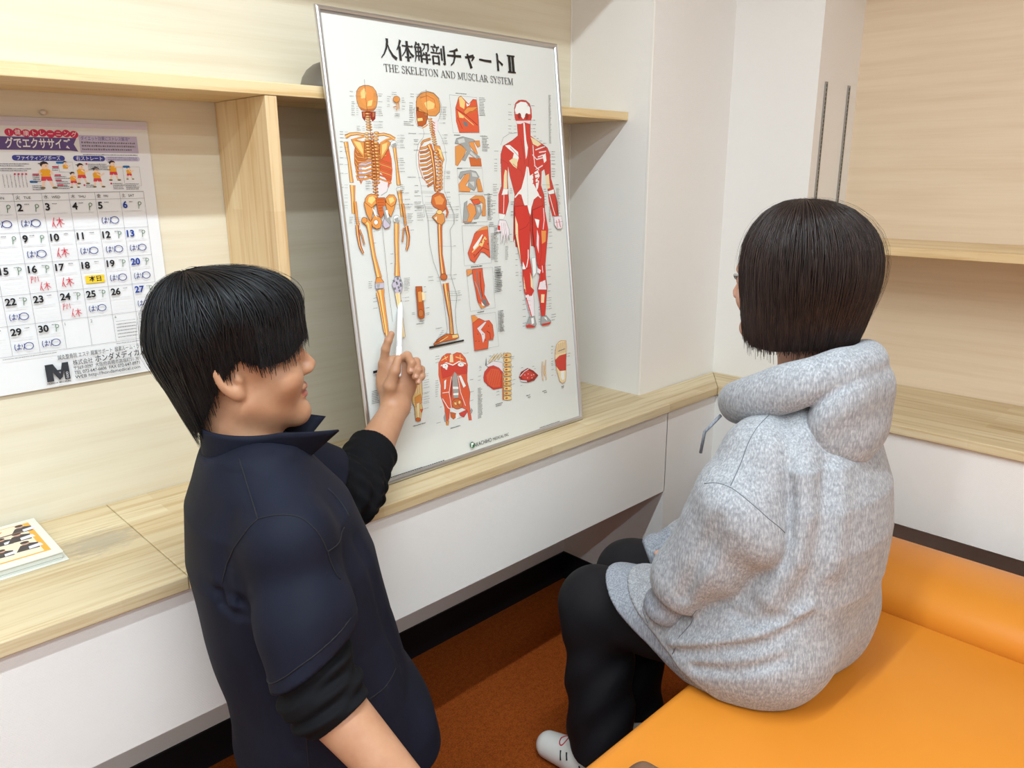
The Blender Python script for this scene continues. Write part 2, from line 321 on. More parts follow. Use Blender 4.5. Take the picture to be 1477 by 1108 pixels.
# printed artwork of the chart: shapes as flat outlines, tenths of a millimetre from the lower left corner of the frame
ART = [[('P','B',[746,8318,776,8416,847,8488,960,8531,1084,8538,1189,8511,1255,8431,1277,8322,1252,8197,1206,8096,1134,8031,975,8012,824,8031,774,8102,745,8209]),
('S','D',[746,8318,776,8416,847,8488,960,8531,1084,8538,1189,8511,1255,8431,1277,8322,1252,8197,1206,8096,1134,8031,975,8012,824,8031,774,8102,745,8209,746,8318],[11]),
('P','m',[833,8395,970,8495,1123,8490,1181,8415,1159,8266,1071,8134,915,8127,840,8238]),
('P','L',[864,8397,967,8476,999,8380,969,8281,859,8263]),
('P','L',[1028,8223,1144,8253,1102,8136,991,8116]),
('P','H',[774,8102,824,8031,975,8012,1134,8031,1206,8096,1093,8071,935,8055]),
('P','N',[835,8002,1185,8016,1158,7875,1080,7813,1035,7891,910,7887,887,7812,835,7879]),
('S','D',[835,8002,1185,8016,1158,7875,1080,7813,1035,7891,910,7887,887,7812,835,7879,835,8002],[8]),
('P','H',[858,7988,913,7990,901,7906,862,7895]),
('P','H',[1107,7998,1164,8000,1138,7915,1093,7903]),
('S','K',[994,8651,976,8330,975,8012],[7]),
('P','H',[530,7189,573,7313,682,7388,1000,7442,1119,7394,1429,7270,1466,7064,1455,6804,1399,6596,1332,6519,1035,6604,914,6607,735,6712,607,6524,534,6715,502,6965]),
('P','V',[614,6940,944,7064,891,6709,756,6749,629,6587,576,6689]),
('P','W',[671,6864,929,6963,906,6811,678,6751]),
('S','D',[1015,7292,828,7235,634,7273,608,7342],[42]),
('S','B',[1015,7292,828,7235,634,7273,608,7342],[28]),
('S','D',[1003,7206,816,7150,620,7182,582,7253],[42]),
('S','m',[1003,7206,816,7150,620,7182,582,7253],[28]),
('S','D',[990,7120,803,7064,606,7090,556,7164],[42]),
('S','B',[990,7120,803,7064,606,7090,556,7164],[28]),
('S','D',[977,7034,790,6979,592,6997,531,7075],[42]),
('S','m',[977,7034,790,6979,592,6997,531,7075],[28]),
('S','D',[964,6948,777,6893,578,6905,529,6985],[42]),
('S','B',[964,6948,777,6893,578,6905,529,6985],[28]),
('S','D',[952,6861,765,6808,564,6813,528,6895],[42]),
('S','m',[952,6861,765,6808,564,6813,528,6895],[28]),
('S','D',[939,6775,752,6722,550,6720,527,6805],[42]),
('S','B',[939,6775,752,6722,550,6720,527,6805],[28]),
('S','D',[926,6688,739,6636,536,6627,525,6715],[42]),
('S','m',[926,6688,739,6636,536,6627,525,6715],[28]),
('P','E',[1405,7257,1446,7089,1459,6830,1412,6622,1304,6442,1128,6576,1093,6783,1156,7038,1247,7064]),
('P','P',[1125,6783,1306,6572,1257,6391,1088,6305,1040,6527]),
('S','D',[1088,7292,1228,7263,1359,7279],[38]),
('S','B',[1088,7292,1228,7263,1359,7279],[26]),
('S','D',[1077,7216,1216,7186,1348,7202],[38]),
('S','O',[1077,7216,1216,7186,1348,7202],[26]),
('S','D',[1066,7140,1205,7110,1337,7125],[38]),
('S','B',[1066,7140,1205,7110,1337,7125],[26]),
('S','D',[1055,7064,1207,7008,1379,6961,1447,6934],[38]),
('S','O',[1055,7064,1207,7008,1379,6961,1447,6934],[26]),
('S','D',[1043,6988,1195,6931,1367,6883,1436,6856],[38]),
('S','B',[1043,6988,1195,6931,1367,6883,1436,6856],[27]),
('S','D',[1032,6911,1184,6854,1356,6805,1425,6779],[38]),
('S','O',[1032,6911,1184,6854,1356,6805,1425,6779],[27]),
('S','D',[1021,6835,1173,6777,1345,6728,1414,6701],[38]),
('S','B',[1021,6835,1173,6777,1345,6728,1414,6701],[27]),
('S','D',[1010,6758,1162,6700,1334,6650,1402,6622],[38]),
('S','O',[1010,6758,1162,6700,1334,6650,1402,6622],[27]),
('S','D',[998,6682,1150,6622,1323,6572,1391,6544],[38]),
('S','B',[998,6682,1150,6622,1323,6572,1391,6544],[27]),
('S','G',[1332,6519,1244,6365,1086,6292],[15]),
('P','B',[492,7434,626,7424,805,7389,769,7064,650,7177,548,7307]),
('S','D',[492,7434,626,7424,805,7389,769,7064,650,7177,548,7307,492,7434],[11]),
('P','L',[548,7406,711,7376,758,7240,743,7140,632,7264]),
('P','B',[1203,7357,1414,7436,1491,7398,1386,7238,1201,7033,1171,7186]),
('S','D',[1203,7357,1414,7436,1491,7398,1386,7238,1201,7033,1171,7186,1203,7357],[12]),
('P','L',[1255,7345,1401,7392,1358,7269,1223,7120]),
('S','D',[365,7481,492,7537,646,7555,843,7539],[86,69,58,53]),
('S','B',[365,7481,492,7537,646,7555,843,7539],[72,55,44,39]),
('S','L',[355,7481,485,7537,640,7555,838,7539],[22,17,13,12]),
('S','D',[1173,7546,1336,7564,1493,7531,1615,7464],[56,62,73,85]),
('S','B',[1173,7546,1336,7564,1493,7531,1615,7464],[41,47,59,70]),
('S','L',[1167,7545,1329,7564,1485,7531,1606,7464],[12,14,18,21]),
('S','B',[520,7423,662,7462,822,7502],[39]),
('S','B',[1211,7369,1384,7448,1552,7481],[41]),
('P','B',[1055,7969,1031,7954,977,7947,926,7950,906,7963,930,7978,983,7985,1035,7982]),
('S','D',[1055,7969,1031,7954,977,7947,926,7950,906,7963,930,7978,983,7985,1035,7982,1055,7969],[7]),
('P','L',[1003,7971,983,7962,946,7960,929,7968,949,7977,986,7978]),
('P','B',[1054,7915,1030,7901,975,7893,923,7897,903,7910,927,7924,981,7932,1034,7928]),
('S','D',[1054,7915,1030,7901,975,7893,923,7897,903,7910,927,7924,981,7932,1034,7928,1054,7915],[7]),
('P','L',[1001,7917,981,7908,943,7907,926,7914,946,7924,984,7925]),
('P','B',[1053,7861,1028,7847,973,7839,920,7843,900,7856,924,7871,979,7878,1032,7874]),
('S','D',[1053,7861,1028,7847,973,7839,920,7843,900,7856,924,7871,979,7878,1032,7874,1053,7861],[7]),
('P','L',[1000,7863,979,7854,941,7853,923,7861,943,7870,982,7871]),
('P','B',[1052,7807,1027,7793,971,7785,917,7789,896,7803,921,7817,977,7824,1031,7820]),
('S','D',[1052,7807,1027,7793,971,7785,917,7789,896,7803,921,7817,977,7824,1031,7820,1052,7807],[7]),
('P','L',[998,7810,977,7800,938,7799,920,7807,941,7816,979,7817]),
('P','B',[1051,7753,1026,7739,969,7732,915,7736,894,7749,919,7763,975,7771,1030,7767]),
('S','D',[1051,7753,1026,7739,969,7732,915,7736,894,7749,919,7763,975,7771,1030,7767,1051,7753],[7]),
('P','L',[996,7756,975,7747,936,7746,918,7753,939,7762,978,7764]),
('P','B',[1051,7699,1025,7685,968,7678,913,7682,892,7695,917,7710,974,7717,1029,7713]),
('S','D',[1051,7699,1025,7685,968,7678,913,7682,892,7695,917,7710,974,7717,1029,7713,1051,7699],[7]),
('P','L',[995,7702,974,7693,935,7692,916,7700,937,7709,977,7710]),
('P','B',[1050,7645,1025,7631,967,7624,911,7628,890,7641,915,7656,973,7663,1029,7659]),
('S','D',[1050,7645,1025,7631,967,7624,911,7628,890,7641,915,7656,973,7663,1029,7659,1050,7645],[7]),
('P','L',[994,7648,973,7639,933,7638,914,7646,935,7655,976,7656]),
('P','B',[970,7561,947,7545,898,7537,851,7543,833,7558,855,7574,905,7582,952,7576]),
('S','D',[970,7561,947,7545,898,7537,851,7543,833,7558,855,7574,905,7582,952,7576,970,7561],[7]),
('P','L',[922,7564,904,7554,870,7554,854,7563,873,7573,907,7574]),
('P','B',[966,7499,944,7483,895,7476,848,7482,830,7497,852,7513,901,7520,948,7515]),
('S','D',[966,7499,944,7483,895,7476,848,7482,830,7497,852,7513,901,7520,948,7515,966,7499],[7]),
('P','L',[919,7503,901,7493,867,7492,851,7502,869,7512,903,7512]),
('P','B',[962,7438,940,7422,891,7415,845,7420,827,7436,849,7452,898,7459,944,7453]),
('S','D',[962,7438,940,7422,891,7415,845,7420,827,7436,849,7452,898,7459,944,7453,962,7438],[7]),
('P','L',[915,7442,897,7432,864,7431,848,7441,866,7450,900,7451]),
('P','B',[958,7376,936,7360,888,7353,842,7359,825,7375,847,7391,895,7398,941,7392]),
('S','D',[958,7376,936,7360,888,7353,842,7359,825,7375,847,7391,895,7398,941,7392,958,7376],[7]),
('P','L',[912,7380,894,7370,861,7370,846,7379,864,7389,897,7390]),
('P','B',[956,7315,934,7299,887,7292,841,7298,824,7313,846,7329,893,7336,939,7330]),
('S','D',[956,7315,934,7299,887,7292,841,7298,824,7313,846,7329,893,7336,939,7330,956,7315],[7]),
('P','L',[911,7319,893,7309,860,7309,845,7318,863,7328,895,7328]),
('P','B',[954,7253,933,7237,885,7230,840,7237,824,7252,845,7268,892,7275,937,7269]),
('S','D',[954,7253,933,7237,885,7230,840,7237,824,7252,845,7268,892,7275,937,7269,954,7253],[7]),
('P','L',[909,7257,891,7247,859,7247,844,7257,861,7266,894,7267]),
('P','B',[952,7191,931,7175,884,7169,839,7175,823,7191,844,7207,890,7213,935,7207]),
('S','D',[952,7191,931,7175,884,7169,839,7175,823,7191,844,7207,890,7213,935,7207,952,7191],[7]),
('P','L',[907,7196,890,7186,857,7186,843,7195,860,7205,892,7205]),
('P','B',[952,7130,931,7114,884,7107,840,7114,824,7129,845,7145,891,7152,935,7145]),
('S','D',[952,7130,931,7114,884,7107,840,7114,824,7129,845,7145,891,7152,935,7145,952,7130],[7]),
('P','L',[907,7134,890,7124,858,7124,844,7134,861,7144,893,7144]),
('P','B',[961,7069,940,7053,894,7047,850,7053,834,7069,855,7085,901,7092,945,7085]),
('S','D',[961,7069,940,7053,894,7047,850,7053,834,7069,855,7085,901,7092,945,7085,961,7069],[7]),
('P','L',[917,7074,900,7064,868,7064,854,7074,871,7083,903,7083]),
('P','B',[1215,7588,1192,7570,1141,7562,1093,7568,1075,7585,1098,7603,1148,7611,1197,7605]),
('S','D',[1215,7588,1192,7570,1141,7562,1093,7568,1075,7585,1098,7603,1148,7611,1197,7605,1215,7588],[7]),
('P','L',[1166,7592,1147,7581,1112,7580,1097,7590,1116,7601,1151,7602]),
('P','B',[1200,7520,1177,7502,1126,7494,1078,7501,1061,7518,1084,7535,1134,7543,1182,7537]),
('S','D',[1200,7520,1177,7502,1126,7494,1078,7501,1061,7518,1084,7535,1134,7543,1182,7537,1200,7520],[7]),
('P','L',[1152,7524,1133,7513,1098,7513,1082,7523,1101,7534,1136,7534]),
('P','B',[1185,7452,1162,7434,1112,7426,1064,7433,1046,7450,1069,7467,1119,7475,1167,7469]),
('S','D',[1185,7452,1162,7434,1112,7426,1064,7433,1046,7450,1069,7467,1119,7475,1167,7469,1185,7452],[7]),
('P','L',[1137,7456,1118,7445,1083,7445,1068,7455,1087,7466,1121,7466]),
('P','B',[1171,7384,1148,7366,1098,7359,1051,7365,1034,7382,1056,7400,1106,7407,1153,7401]),
('S','D',[1171,7384,1148,7366,1098,7359,1051,7365,1034,7382,1056,7400,1106,7407,1153,7401,1171,7384],[7]),
('P','L',[1123,7388,1105,7377,1070,7377,1055,7387,1073,7398,1108,7399]),
('P','B',[1165,7316,1142,7298,1093,7291,1046,7297,1028,7314,1051,7332,1100,7340,1147,7333]),
('S','D',[1165,7316,1142,7298,1093,7291,1046,7297,1028,7314,1051,7332,1100,7340,1147,7333,1165,7316],[7]),
('P','L',[1118,7320,1099,7309,1065,7309,1049,7320,1068,7330,1102,7331]),
('P','B',[1159,7248,1136,7230,1087,7223,1040,7229,1023,7247,1045,7264,1094,7272,1141,7265]),
('S','D',[1159,7248,1136,7230,1087,7223,1040,7229,1023,7247,1045,7264,1094,7272,1141,7265,1159,7248],[7]),
('P','L',[1112,7252,1093,7241,1059,7241,1044,7252,1062,7262,1096,7263]),
('P','B',[1153,7179,1130,7162,1081,7154,1035,7161,1017,7179,1040,7196,1089,7204,1135,7197]),
('S','D',[1153,7179,1130,7162,1081,7154,1035,7161,1017,7179,1040,7196,1089,7204,1135,7197,1153,7179],[7]),
('P','L',[1106,7184,1087,7173,1054,7173,1038,7184,1057,7194,1091,7195]),
('P','B',[1149,7111,1126,7093,1077,7086,1031,7093,1014,7111,1036,7128,1085,7135,1131,7128]),
('S','D',[1149,7111,1126,7093,1077,7086,1031,7093,1014,7111,1036,7128,1085,7135,1131,7128,1149,7111],[7]),
('P','L',[1102,7116,1084,7105,1050,7105,1035,7116,1053,7126,1087,7126]),
('P','B',[1147,7043,1124,7025,1076,7018,1030,7025,1013,7043,1035,7060,1083,7067,1130,7060]),
('S','D',[1147,7043,1124,7025,1076,7018,1030,7025,1013,7043,1035,7060,1083,7067,1130,7060,1147,7043],[7]),
('P','L',[1100,7048,1082,7037,1049,7037,1034,7048,1052,7058,1085,7058]),
('P','B',[1145,6974,1123,6957,1075,6950,1029,6957,1012,6975,1034,6992,1082,6999,1128,6992]),
('S','D',[1145,6974,1123,6957,1075,6950,1029,6957,1012,6975,1034,6992,1082,6999,1128,6992,1145,6974],[7]),
('P','L',[1099,6979,1081,6969,1047,6969,1032,6980,1050,6990,1084,6990]),
('P','B',[1143,6906,1121,6888,1073,6881,1027,6889,1011,6907,1032,6924,1080,6931,1126,6923]),
('S','D',[1143,6906,1121,6888,1073,6881,1027,6889,1011,6907,1032,6924,1080,6931,1126,6923,1143,6906],[7]),
('P','L',[1097,6911,1079,6900,1046,6901,1031,6911,1049,6922,1082,6922]),
('P','B',[1135,6837,1113,6819,1066,6813,1020,6820,1003,6838,1025,6855,1073,6862,1118,6854]),
('S','D',[1135,6837,1113,6819,1066,6813,1020,6820,1003,6838,1025,6855,1073,6862,1118,6854,1135,6837],[7]),
('P','L',[1090,6842,1072,6832,1039,6832,1024,6843,1042,6853,1075,6853]),
('P','B',[1125,6768,1103,6750,1056,6744,1010,6752,994,6770,1015,6787,1063,6793,1108,6786]),
('S','D',[1125,6768,1103,6750,1056,6744,1010,6752,994,6770,1015,6787,1063,6793,1108,6786,1125,6768],[7]),
('P','L',[1080,6773,1062,6763,1029,6763,1014,6774,1032,6785,1065,6784]),
('P','B',[1114,6699,1093,6681,1045,6675,1001,6683,984,6701,1006,6718,1053,6724,1098,6716]),
('S','D',[1114,6699,1093,6681,1045,6675,1001,6683,984,6701,1006,6718,1053,6724,1098,6716,1114,6699],[7]),
('P','L',[1069,6704,1051,6694,1019,6694,1004,6705,1022,6716,1055,6715]),
('P','B',[1104,6629,1082,6612,1035,6606,991,6614,974,6632,996,6649,1043,6656,1087,6647]),
('S','D',[1104,6629,1082,6612,1035,6606,991,6614,974,6632,996,6649,1043,6656,1087,6647,1104,6629],[7]),
('P','L',[1059,6635,1041,6625,1009,6625,994,6637,1012,6647,1044,6646]),
('P','B',[1093,6560,1072,6543,1025,6537,981,6545,965,6563,986,6580,1032,6586,1077,6578]),
('S','D',[1093,6560,1072,6543,1025,6537,981,6545,965,6563,986,6580,1032,6586,1077,6578,1093,6560],[7]),
('P','L',[1049,6566,1031,6556,999,6556,985,6568,1002,6578,1034,6577]),
('P','O',[1068,7561,1052,7544,1017,7537,985,7543,973,7559,990,7576,1024,7584,1056,7577]),
('S','D',[1068,7561,1052,7544,1017,7537,985,7543,973,7559,990,7576,1024,7584,1056,7577,1068,7561],[7]),
('P','L',[1035,7565,1022,7555,999,7554,988,7564,1002,7575,1025,7575]),
('P','O',[1067,7496,1050,7479,1014,7472,981,7478,969,7494,986,7511,1021,7519,1055,7512]),
('S','D',[1067,7496,1050,7479,1014,7472,981,7478,969,7494,986,7511,1021,7519,1055,7512,1067,7496],[7]),
('P','L',[1033,7500,1020,7490,995,7489,985,7499,998,7510,1023,7510]),
('P','O',[1066,7431,1048,7414,1012,7406,977,7413,965,7429,982,7446,1019,7454,1053,7447]),
('S','D',[1066,7431,1048,7414,1012,7406,977,7413,965,7429,982,7446,1019,7454,1053,7447,1066,7431],[7]),
('P','L',[1031,7435,1017,7425,992,7424,981,7434,995,7445,1020,7445]),
('P','O',[1064,7365,1047,7348,1009,7341,974,7348,961,7364,979,7381,1016,7388,1052,7382]),
('S','D',[1064,7365,1047,7348,1009,7341,974,7348,961,7364,979,7381,1016,7388,1052,7382,1064,7365],[7]),
('P','L',[1029,7370,1014,7359,989,7359,977,7369,992,7379,1018,7380]),
('P','O',[1063,7300,1045,7283,1007,7276,970,7282,957,7299,975,7316,1014,7323,1050,7316]),
('S','D',[1063,7300,1045,7283,1007,7276,970,7282,957,7299,975,7316,1014,7323,1050,7316,1063,7300],[7]),
('P','L',[1027,7304,1012,7294,985,7294,974,7304,988,7314,1015,7314]),
('P','O',[1062,7234,1043,7217,1004,7210,966,7217,953,7234,971,7250,1011,7258,1048,7251]),
('S','D',[1062,7234,1043,7217,1004,7210,966,7217,953,7234,971,7250,1011,7258,1048,7251,1062,7234],[7]),
('P','L',[1024,7239,1009,7228,982,7228,970,7238,985,7249,1012,7249]),
('P','O',[1060,7168,1041,7152,1000,7145,962,7151,948,7168,966,7185,1007,7192,1046,7185]),
('S','D',[1060,7168,1041,7152,1000,7145,962,7151,948,7168,966,7185,1007,7192,1046,7185,1060,7168],[7]),
('P','L',[1021,7173,1005,7163,978,7163,965,7173,981,7183,1009,7183]),
('P','O',[1057,7102,1038,7086,996,7079,957,7086,942,7102,962,7119,1003,7126,1043,7119]),
('S','D',[1057,7102,1038,7086,996,7079,957,7086,942,7102,962,7119,1003,7126,1043,7119,1057,7102],[7]),
('P','L',[1018,7107,1002,7097,973,7097,960,7107,976,7117,1005,7118]),
('P','O',[1055,7036,1035,7020,992,7013,952,7020,937,7037,957,7053,999,7060,1040,7053]),
('S','D',[1055,7036,1035,7020,992,7013,952,7020,937,7037,957,7053,999,7060,1040,7053,1055,7036],[7]),
('P','L',[1014,7041,998,7031,969,7031,955,7041,972,7052,1001,7052]),
('P','O',[1053,6970,1032,6953,989,6947,947,6954,932,6971,952,6988,996,6994,1037,6987]),
('S','D',[1053,6970,1032,6953,989,6947,947,6954,932,6971,952,6988,996,6994,1037,6987,1053,6970],[7]),
('P','L',[1011,6975,994,6965,964,6965,951,6976,967,6986,997,6986]),
('P','O',[1050,6904,1030,6887,985,6881,942,6888,927,6905,947,6922,992,6928,1034,6921]),
('S','D',[1050,6904,1030,6887,985,6881,942,6888,927,6905,947,6922,992,6928,1034,6921,1050,6904],[7]),
('P','L',[1007,6909,990,6899,960,6899,946,6910,963,6920,994,6920]),
('P','O',[1047,6838,1026,6821,980,6814,936,6822,920,6839,941,6856,987,6862,1031,6855]),
('S','D',[1047,6838,1026,6821,980,6814,936,6822,920,6839,941,6856,987,6862,1031,6855,1047,6838],[7]),
('P','L',[1003,6843,986,6833,954,6833,940,6843,957,6854,989,6853]),
('P','O',[1043,6771,1022,6754,975,6748,930,6756,914,6773,935,6789,982,6796,1027,6788]),
('S','D',[1043,6771,1022,6754,975,6748,930,6756,914,6773,935,6789,982,6796,1027,6788,1043,6771],[7]),
('P','L',[999,6776,981,6766,949,6767,934,6777,952,6787,984,6787]),
('P','O',[1040,6704,1018,6688,970,6681,924,6689,907,6706,929,6723,977,6729,1023,6722]),
('S','D',[1040,6704,1018,6688,970,6681,924,6689,907,6706,929,6723,977,6729,1023,6722,1040,6704],[7]),
('P','L',[994,6710,976,6700,943,6700,928,6711,946,6721,979,6720]),
('P','O',[1036,6637,1014,6621,965,6615,918,6623,901,6640,923,6657,972,6663,1019,6655]),
('S','D',[1036,6637,1014,6621,965,6615,918,6623,901,6640,923,6657,972,6663,1019,6655,1036,6637],[7]),
('P','L',[989,6643,971,6633,937,6634,922,6644,940,6655,974,6654]),
('P','O',[1033,6571,1010,6554,960,6548,912,6556,894,6574,917,6590,967,6596,1015,6588]),
('S','D',[1033,6571,1010,6554,960,6548,912,6556,894,6574,917,6590,967,6596,1015,6588,1033,6571],[7]),
('P','L',[985,6576,966,6566,931,6567,916,6578,934,6588,969,6587]),
('P','O',[1030,6503,1006,6487,955,6481,907,6490,888,6507,912,6524,962,6529,1011,6521]),
('S','D',[1030,6503,1006,6487,955,6481,907,6490,888,6507,912,6524,962,6529,1011,6521,1030,6503],[7]),
('P','L',[981,6510,962,6500,926,6500,910,6511,929,6521,965,6520]),
('P','O',[1028,6436,1004,6420,952,6414,902,6423,884,6440,907,6457,959,6463,1009,6454]),
('S','D',[1028,6436,1004,6420,952,6414,902,6423,884,6440,907,6457,959,6463,1009,6454,1028,6436],[7]),
('P','L',[978,6443,958,6433,922,6434,906,6445,926,6455,962,6454]),
('P','O',[1026,6369,1002,6353,949,6347,898,6356,879,6374,903,6390,956,6396,1007,6387]),
('S','D',[1026,6369,1002,6353,949,6347,898,6356,879,6374,903,6390,956,6396,1007,6387,1026,6369],[7]),
('P','L',[975,6376,955,6366,919,6367,902,6378,922,6388,958,6387]),
('P','O',[1025,6302,1000,6285,946,6280,894,6289,874,6307,899,6323,953,6328,1005,6320]),
('S','D',[1025,6302,1000,6285,946,6280,894,6289,874,6307,899,6323,953,6328,1005,6320,1025,6302],[7]),
('P','L',[973,6308,952,6299,915,6300,898,6311,918,6321,955,6319]),
('S','D',[1012,7989,990,7592,978,7039,954,6529,941,6271],[11]),
('S','D',[356,7384,379,6991,381,6568],[107,69,96]),
('S','B',[356,7384,379,6991,381,6568],[94,55,83]),
('S','L',[343,7384,372,6991,370,6568],[28,17,25]),
('S','D',[1570,7335,1580,6933,1579,6500],[98,69,116]),
('S','B',[1570,7335,1580,6933,1579,6500],[84,54,101]),
('S','L',[1559,7335,1572,6933,1565,6501],[25,16,30]),
('P','W',[1649,7375,1636,7345,1609,7322,1572,7308,1534,7308,1502,7321,1481,7344,1477,7373,1490,7402,1517,7425,1553,7439,1591,7439,1624,7427,1644,7404]),
('S','G',[1649,7375,1636,7345,1609,7322,1572,7308,1534,7308,1502,7321,1481,7344,1477,7373,1490,7402,1517,7425,1553,7439,1591,7439,1624,7427,1644,7404,1649,7375],[12]),
('P','G',[1508,7360,1623,7400,1626,7310,1540,7283]),
('S','D',[391,6517,369,6291,334,5937],[137,103,86]),
('S','B',[391,6517,369,6291,334,5937],[123,89,73]),
('S','L',[375,6518,358,6292,324,5938],[37,27,22]),
('S','D',[1574,6421,1582,6142,1578,5820],[142,100,82]),
('S','B',[1574,6421,1582,6142,1578,5820],[127,85,67]),
('S','L',[1557,6422,1571,6142,1569,5820],[38,25,20]),
('P','W',[1496,6436,1668,6464,1665,6392,1510,6370]),
('S','G',[1496,6436,1668,6464,1665,6392,1510,6370,1496,6436],[9]),
('L','K',[244,7576,244,7576,1,92,10]),
('S','g',[356,7578,439,7580],[4]),
('L','K',[236,7527,236,7527,1,92,10]),
('S','g',[348,7530,432,7531],[4]),
('L','K',[225,7455,225,7455,1,92,10]),
('S','g',[337,7456,420,7458],[4]),
('L','K',[213,7382,213,7382,1,92,10]),
('S','g',[326,7383,409,7384],[4]),
('L','K',[197,7272,197,7272,1,92,10]),
('S','g',[309,7273,392,7274],[4]),
('L','K',[183,7187,183,7187,1,92,10]),
('S','g',[296,7188,379,7188],[4]),
('L','K',[164,7060,164,7060,1,92,10]),
('S','g',[276,7060,360,7060],[4]),
('L','K',[144,6931,144,6931,1,92,10]),
('S','g',[256,6930,340,6929],[4]),
('L','K',[116,6752,116,6752,1,92,10]),
('S','g',[228,6750,312,6749],[4]),
('L','K',[81,6525,81,6525,1,93,10]),
('S','g',[193,6522,277,6520],[4]),
('L','K',[72,6471,72,6471,1,93,10]),
('S','g',[185,6468,269,6465],[4]),
('L','K',[50,6327,50,6327,1,93,10]),
('S','g',[163,6324,246,6321],[4]),
('L','K',[41,6265,41,6265,1,93,10]),
('S','g',[153,6261,237,6258],[4]),
('L','K',[28,6184,28,6184,1,93,10]),
('S','g',[141,6179,224,6176],[4]),
('L','K',[18,6117,18,6117,1,93,10]),
('S','g',[130,6112,214,6108],[4]),
('L','K',[10,6067,10,6067,1,93,10]),
('S','g',[122,6062,206,6058],[4]),
('L','K',[591,8382,591,8382,1,109,10]),
('S','g',[724,8389,895,8399],[4]),
('L','K',[577,8290,577,8290,1,109,10]),
('S','g',[710,8297,881,8306],[4]),
('L','K',[602,8178,602,8178,1,93,10]),
('S','g',[717,8184,772,8186],[4]),
('L','K',[597,8142,597,8142,1,93,10]),
('S','g',[711,8147,766,8150],[4]),
('L','K',[589,8094,589,8094,1,93,10]),
('S','g',[704,8099,759,8101],[4]),
('L','K',[583,8050,583,8050,1,93,10]),
('S','g',[697,8055,752,8057],[4]),
('L','K',[577,8011,577,8011,1,93,10]),
('S','g',[691,8016,746,8018],[4]),
('L','K',[570,7967,570,7967,1,93,10]),
('S','g',[685,7972,740,7974],[4]),
('L','K',[563,7923,563,7923,1,93,10]),
('S','g',[678,7928,733,7930],[4]),
('L','K',[1295,8377,1295,8377,1,125,10]),
('S','g',[1282,8376,1174,8370],[4]),
('L','K',[1289,8337,1289,8337,1,125,10]),
('S','g',[1276,8336,1168,8331],[4]),
('L','K',[1271,8218,1271,8218,1,126,10]),
('S','g',[1258,8217,1151,8212],[4]),
('L','K',[1256,8110,1256,8110,1,126,10]),
('S','g',[1243,8110,1135,8105],[4]),
('L','K',[1248,8058,1248,8058,1,126,10]),
('S','g',[1235,8057,1127,8053],[4]),
('L','K',[1242,8018,1242,8018,1,126,10]),
('S','g',[1229,8017,1122,8013],[4]),
('L','K',[1237,7985,1237,7985,1,126,10]),
('S','g',[1224,7985,1117,7981],[4]),
('L','K',[1231,7943,1231,7943,1,126,10]),
('S','g',[1218,7942,1111,7938],[4]),
('L','K',[1212,7812,1212,7812,1,126,10]),
('S','g',[1199,7812,1091,7809],[4]),
('L','K',[1202,7747,1202,7747,1,126,10]),
('S','g',[1190,7747,1082,7744],[4]),
('L','K',[1195,7697,1195,7697,1,126,10]),
('S','g',[1182,7696,1074,7694],[4]),
('L','K',[1747,7549,1747,7549,1,131,11]),
('S','g',[1733,7549,1660,7547],[4]),
('L','K',[1738,7489,1738,7489,1,131,11]),
('S','g',[1725,7489,1652,7488],[4]),
('L','K',[1731,7440,1731,7440,1,131,11]),
('S','g',[1718,7440,1645,7439],[4]),
('L','K',[1727,7407,1727,7407,1,131,11]),
('S','g',[1713,7406,1640,7405],[4]),
('L','K',[1718,7344,1718,7344,1,131,11]),
('S','g',[1705,7344,1631,7343],[4]),
('L','K',[1711,7292,1711,7292,1,131,11]),
('S','g',[1697,7292,1624,7292],[4]),
('L','K',[1678,7063,1678,7063,1,132,11]),
('S','g',[1665,7063,1591,7063],[4]),
('L','K',[1672,7016,1672,7016,1,132,11]),
('S','g',[1658,7016,1585,7017],[4]),
('L','K',[1666,6975,1666,6975,1,132,11]),
('S','g',[1652,6975,1579,6975],[4]),
('L','K',[1658,6920,1658,6920,1,132,11]),
('S','g',[1645,6920,1571,6920],[4]),
('L','K',[1648,6849,1648,6849,1,132,11]),
('S','g',[1635,6849,1561,6850],[4]),
('L','K',[1638,6781,1638,6781,1,132,11]),
('S','g',[1625,6781,1551,6782],[4]),
('L','K',[1599,6500,1599,6500,1,133,11]),
('S','g',[1585,6500,1512,6502],[4]),
('L','K',[1592,6455,1592,6455,1,133,11]),
('S','g',[1579,6455,1505,6457],[4]),
('L','K',[1586,6413,1586,6413,1,133,11]),
('S','g',[1573,6413,1499,6415],[4]),
('L','K',[1582,6381,1582,6381,1,133,11]),
('S','g',[1569,6382,1495,6384],[4]),
('L','K',[1576,6339,1576,6339,1,133,11]),
('S','g',[1563,6339,1489,6342],[4]),
('L','K',[652,7695,652,7695,1,111,10]),
('S','g',[787,7698,851,7700],[4]),
('L','K',[646,7653,646,7653,1,111,10]),
('S','g',[780,7656,845,7658],[4]),
('L','K',[640,7619,640,7619,1,111,10]),
('S','g',[775,7622,840,7623],[4]),
('L','K',[716,6585,716,6585,1,125,10]),
('S','g',[703,6586,920,6581],[4]),
('L','K',[710,6547,710,6547,1,125,10]),
('S','g',[698,6548,914,6542],[4]),
('L','K',[701,6489,701,6489,1,125,10]),
('S','g',[689,6489,906,6484],[4]),
('L','K',[693,6433,693,6433,1,125,10]),
('S','g',[681,6433,897,6427],[4]),
('L','K',[1706,6324,1706,6324,1,158,11]),
('S','g',[1693,6324,1471,6332],[4]),
('L','K',[1687,6186,1687,6186,1,158,11]),
('S','g',[1673,6186,1451,6195],[4]),
('L','K',[1673,6084,1673,6084,1,159,11]),
('S','g',[1659,6085,1437,6094],[4]),
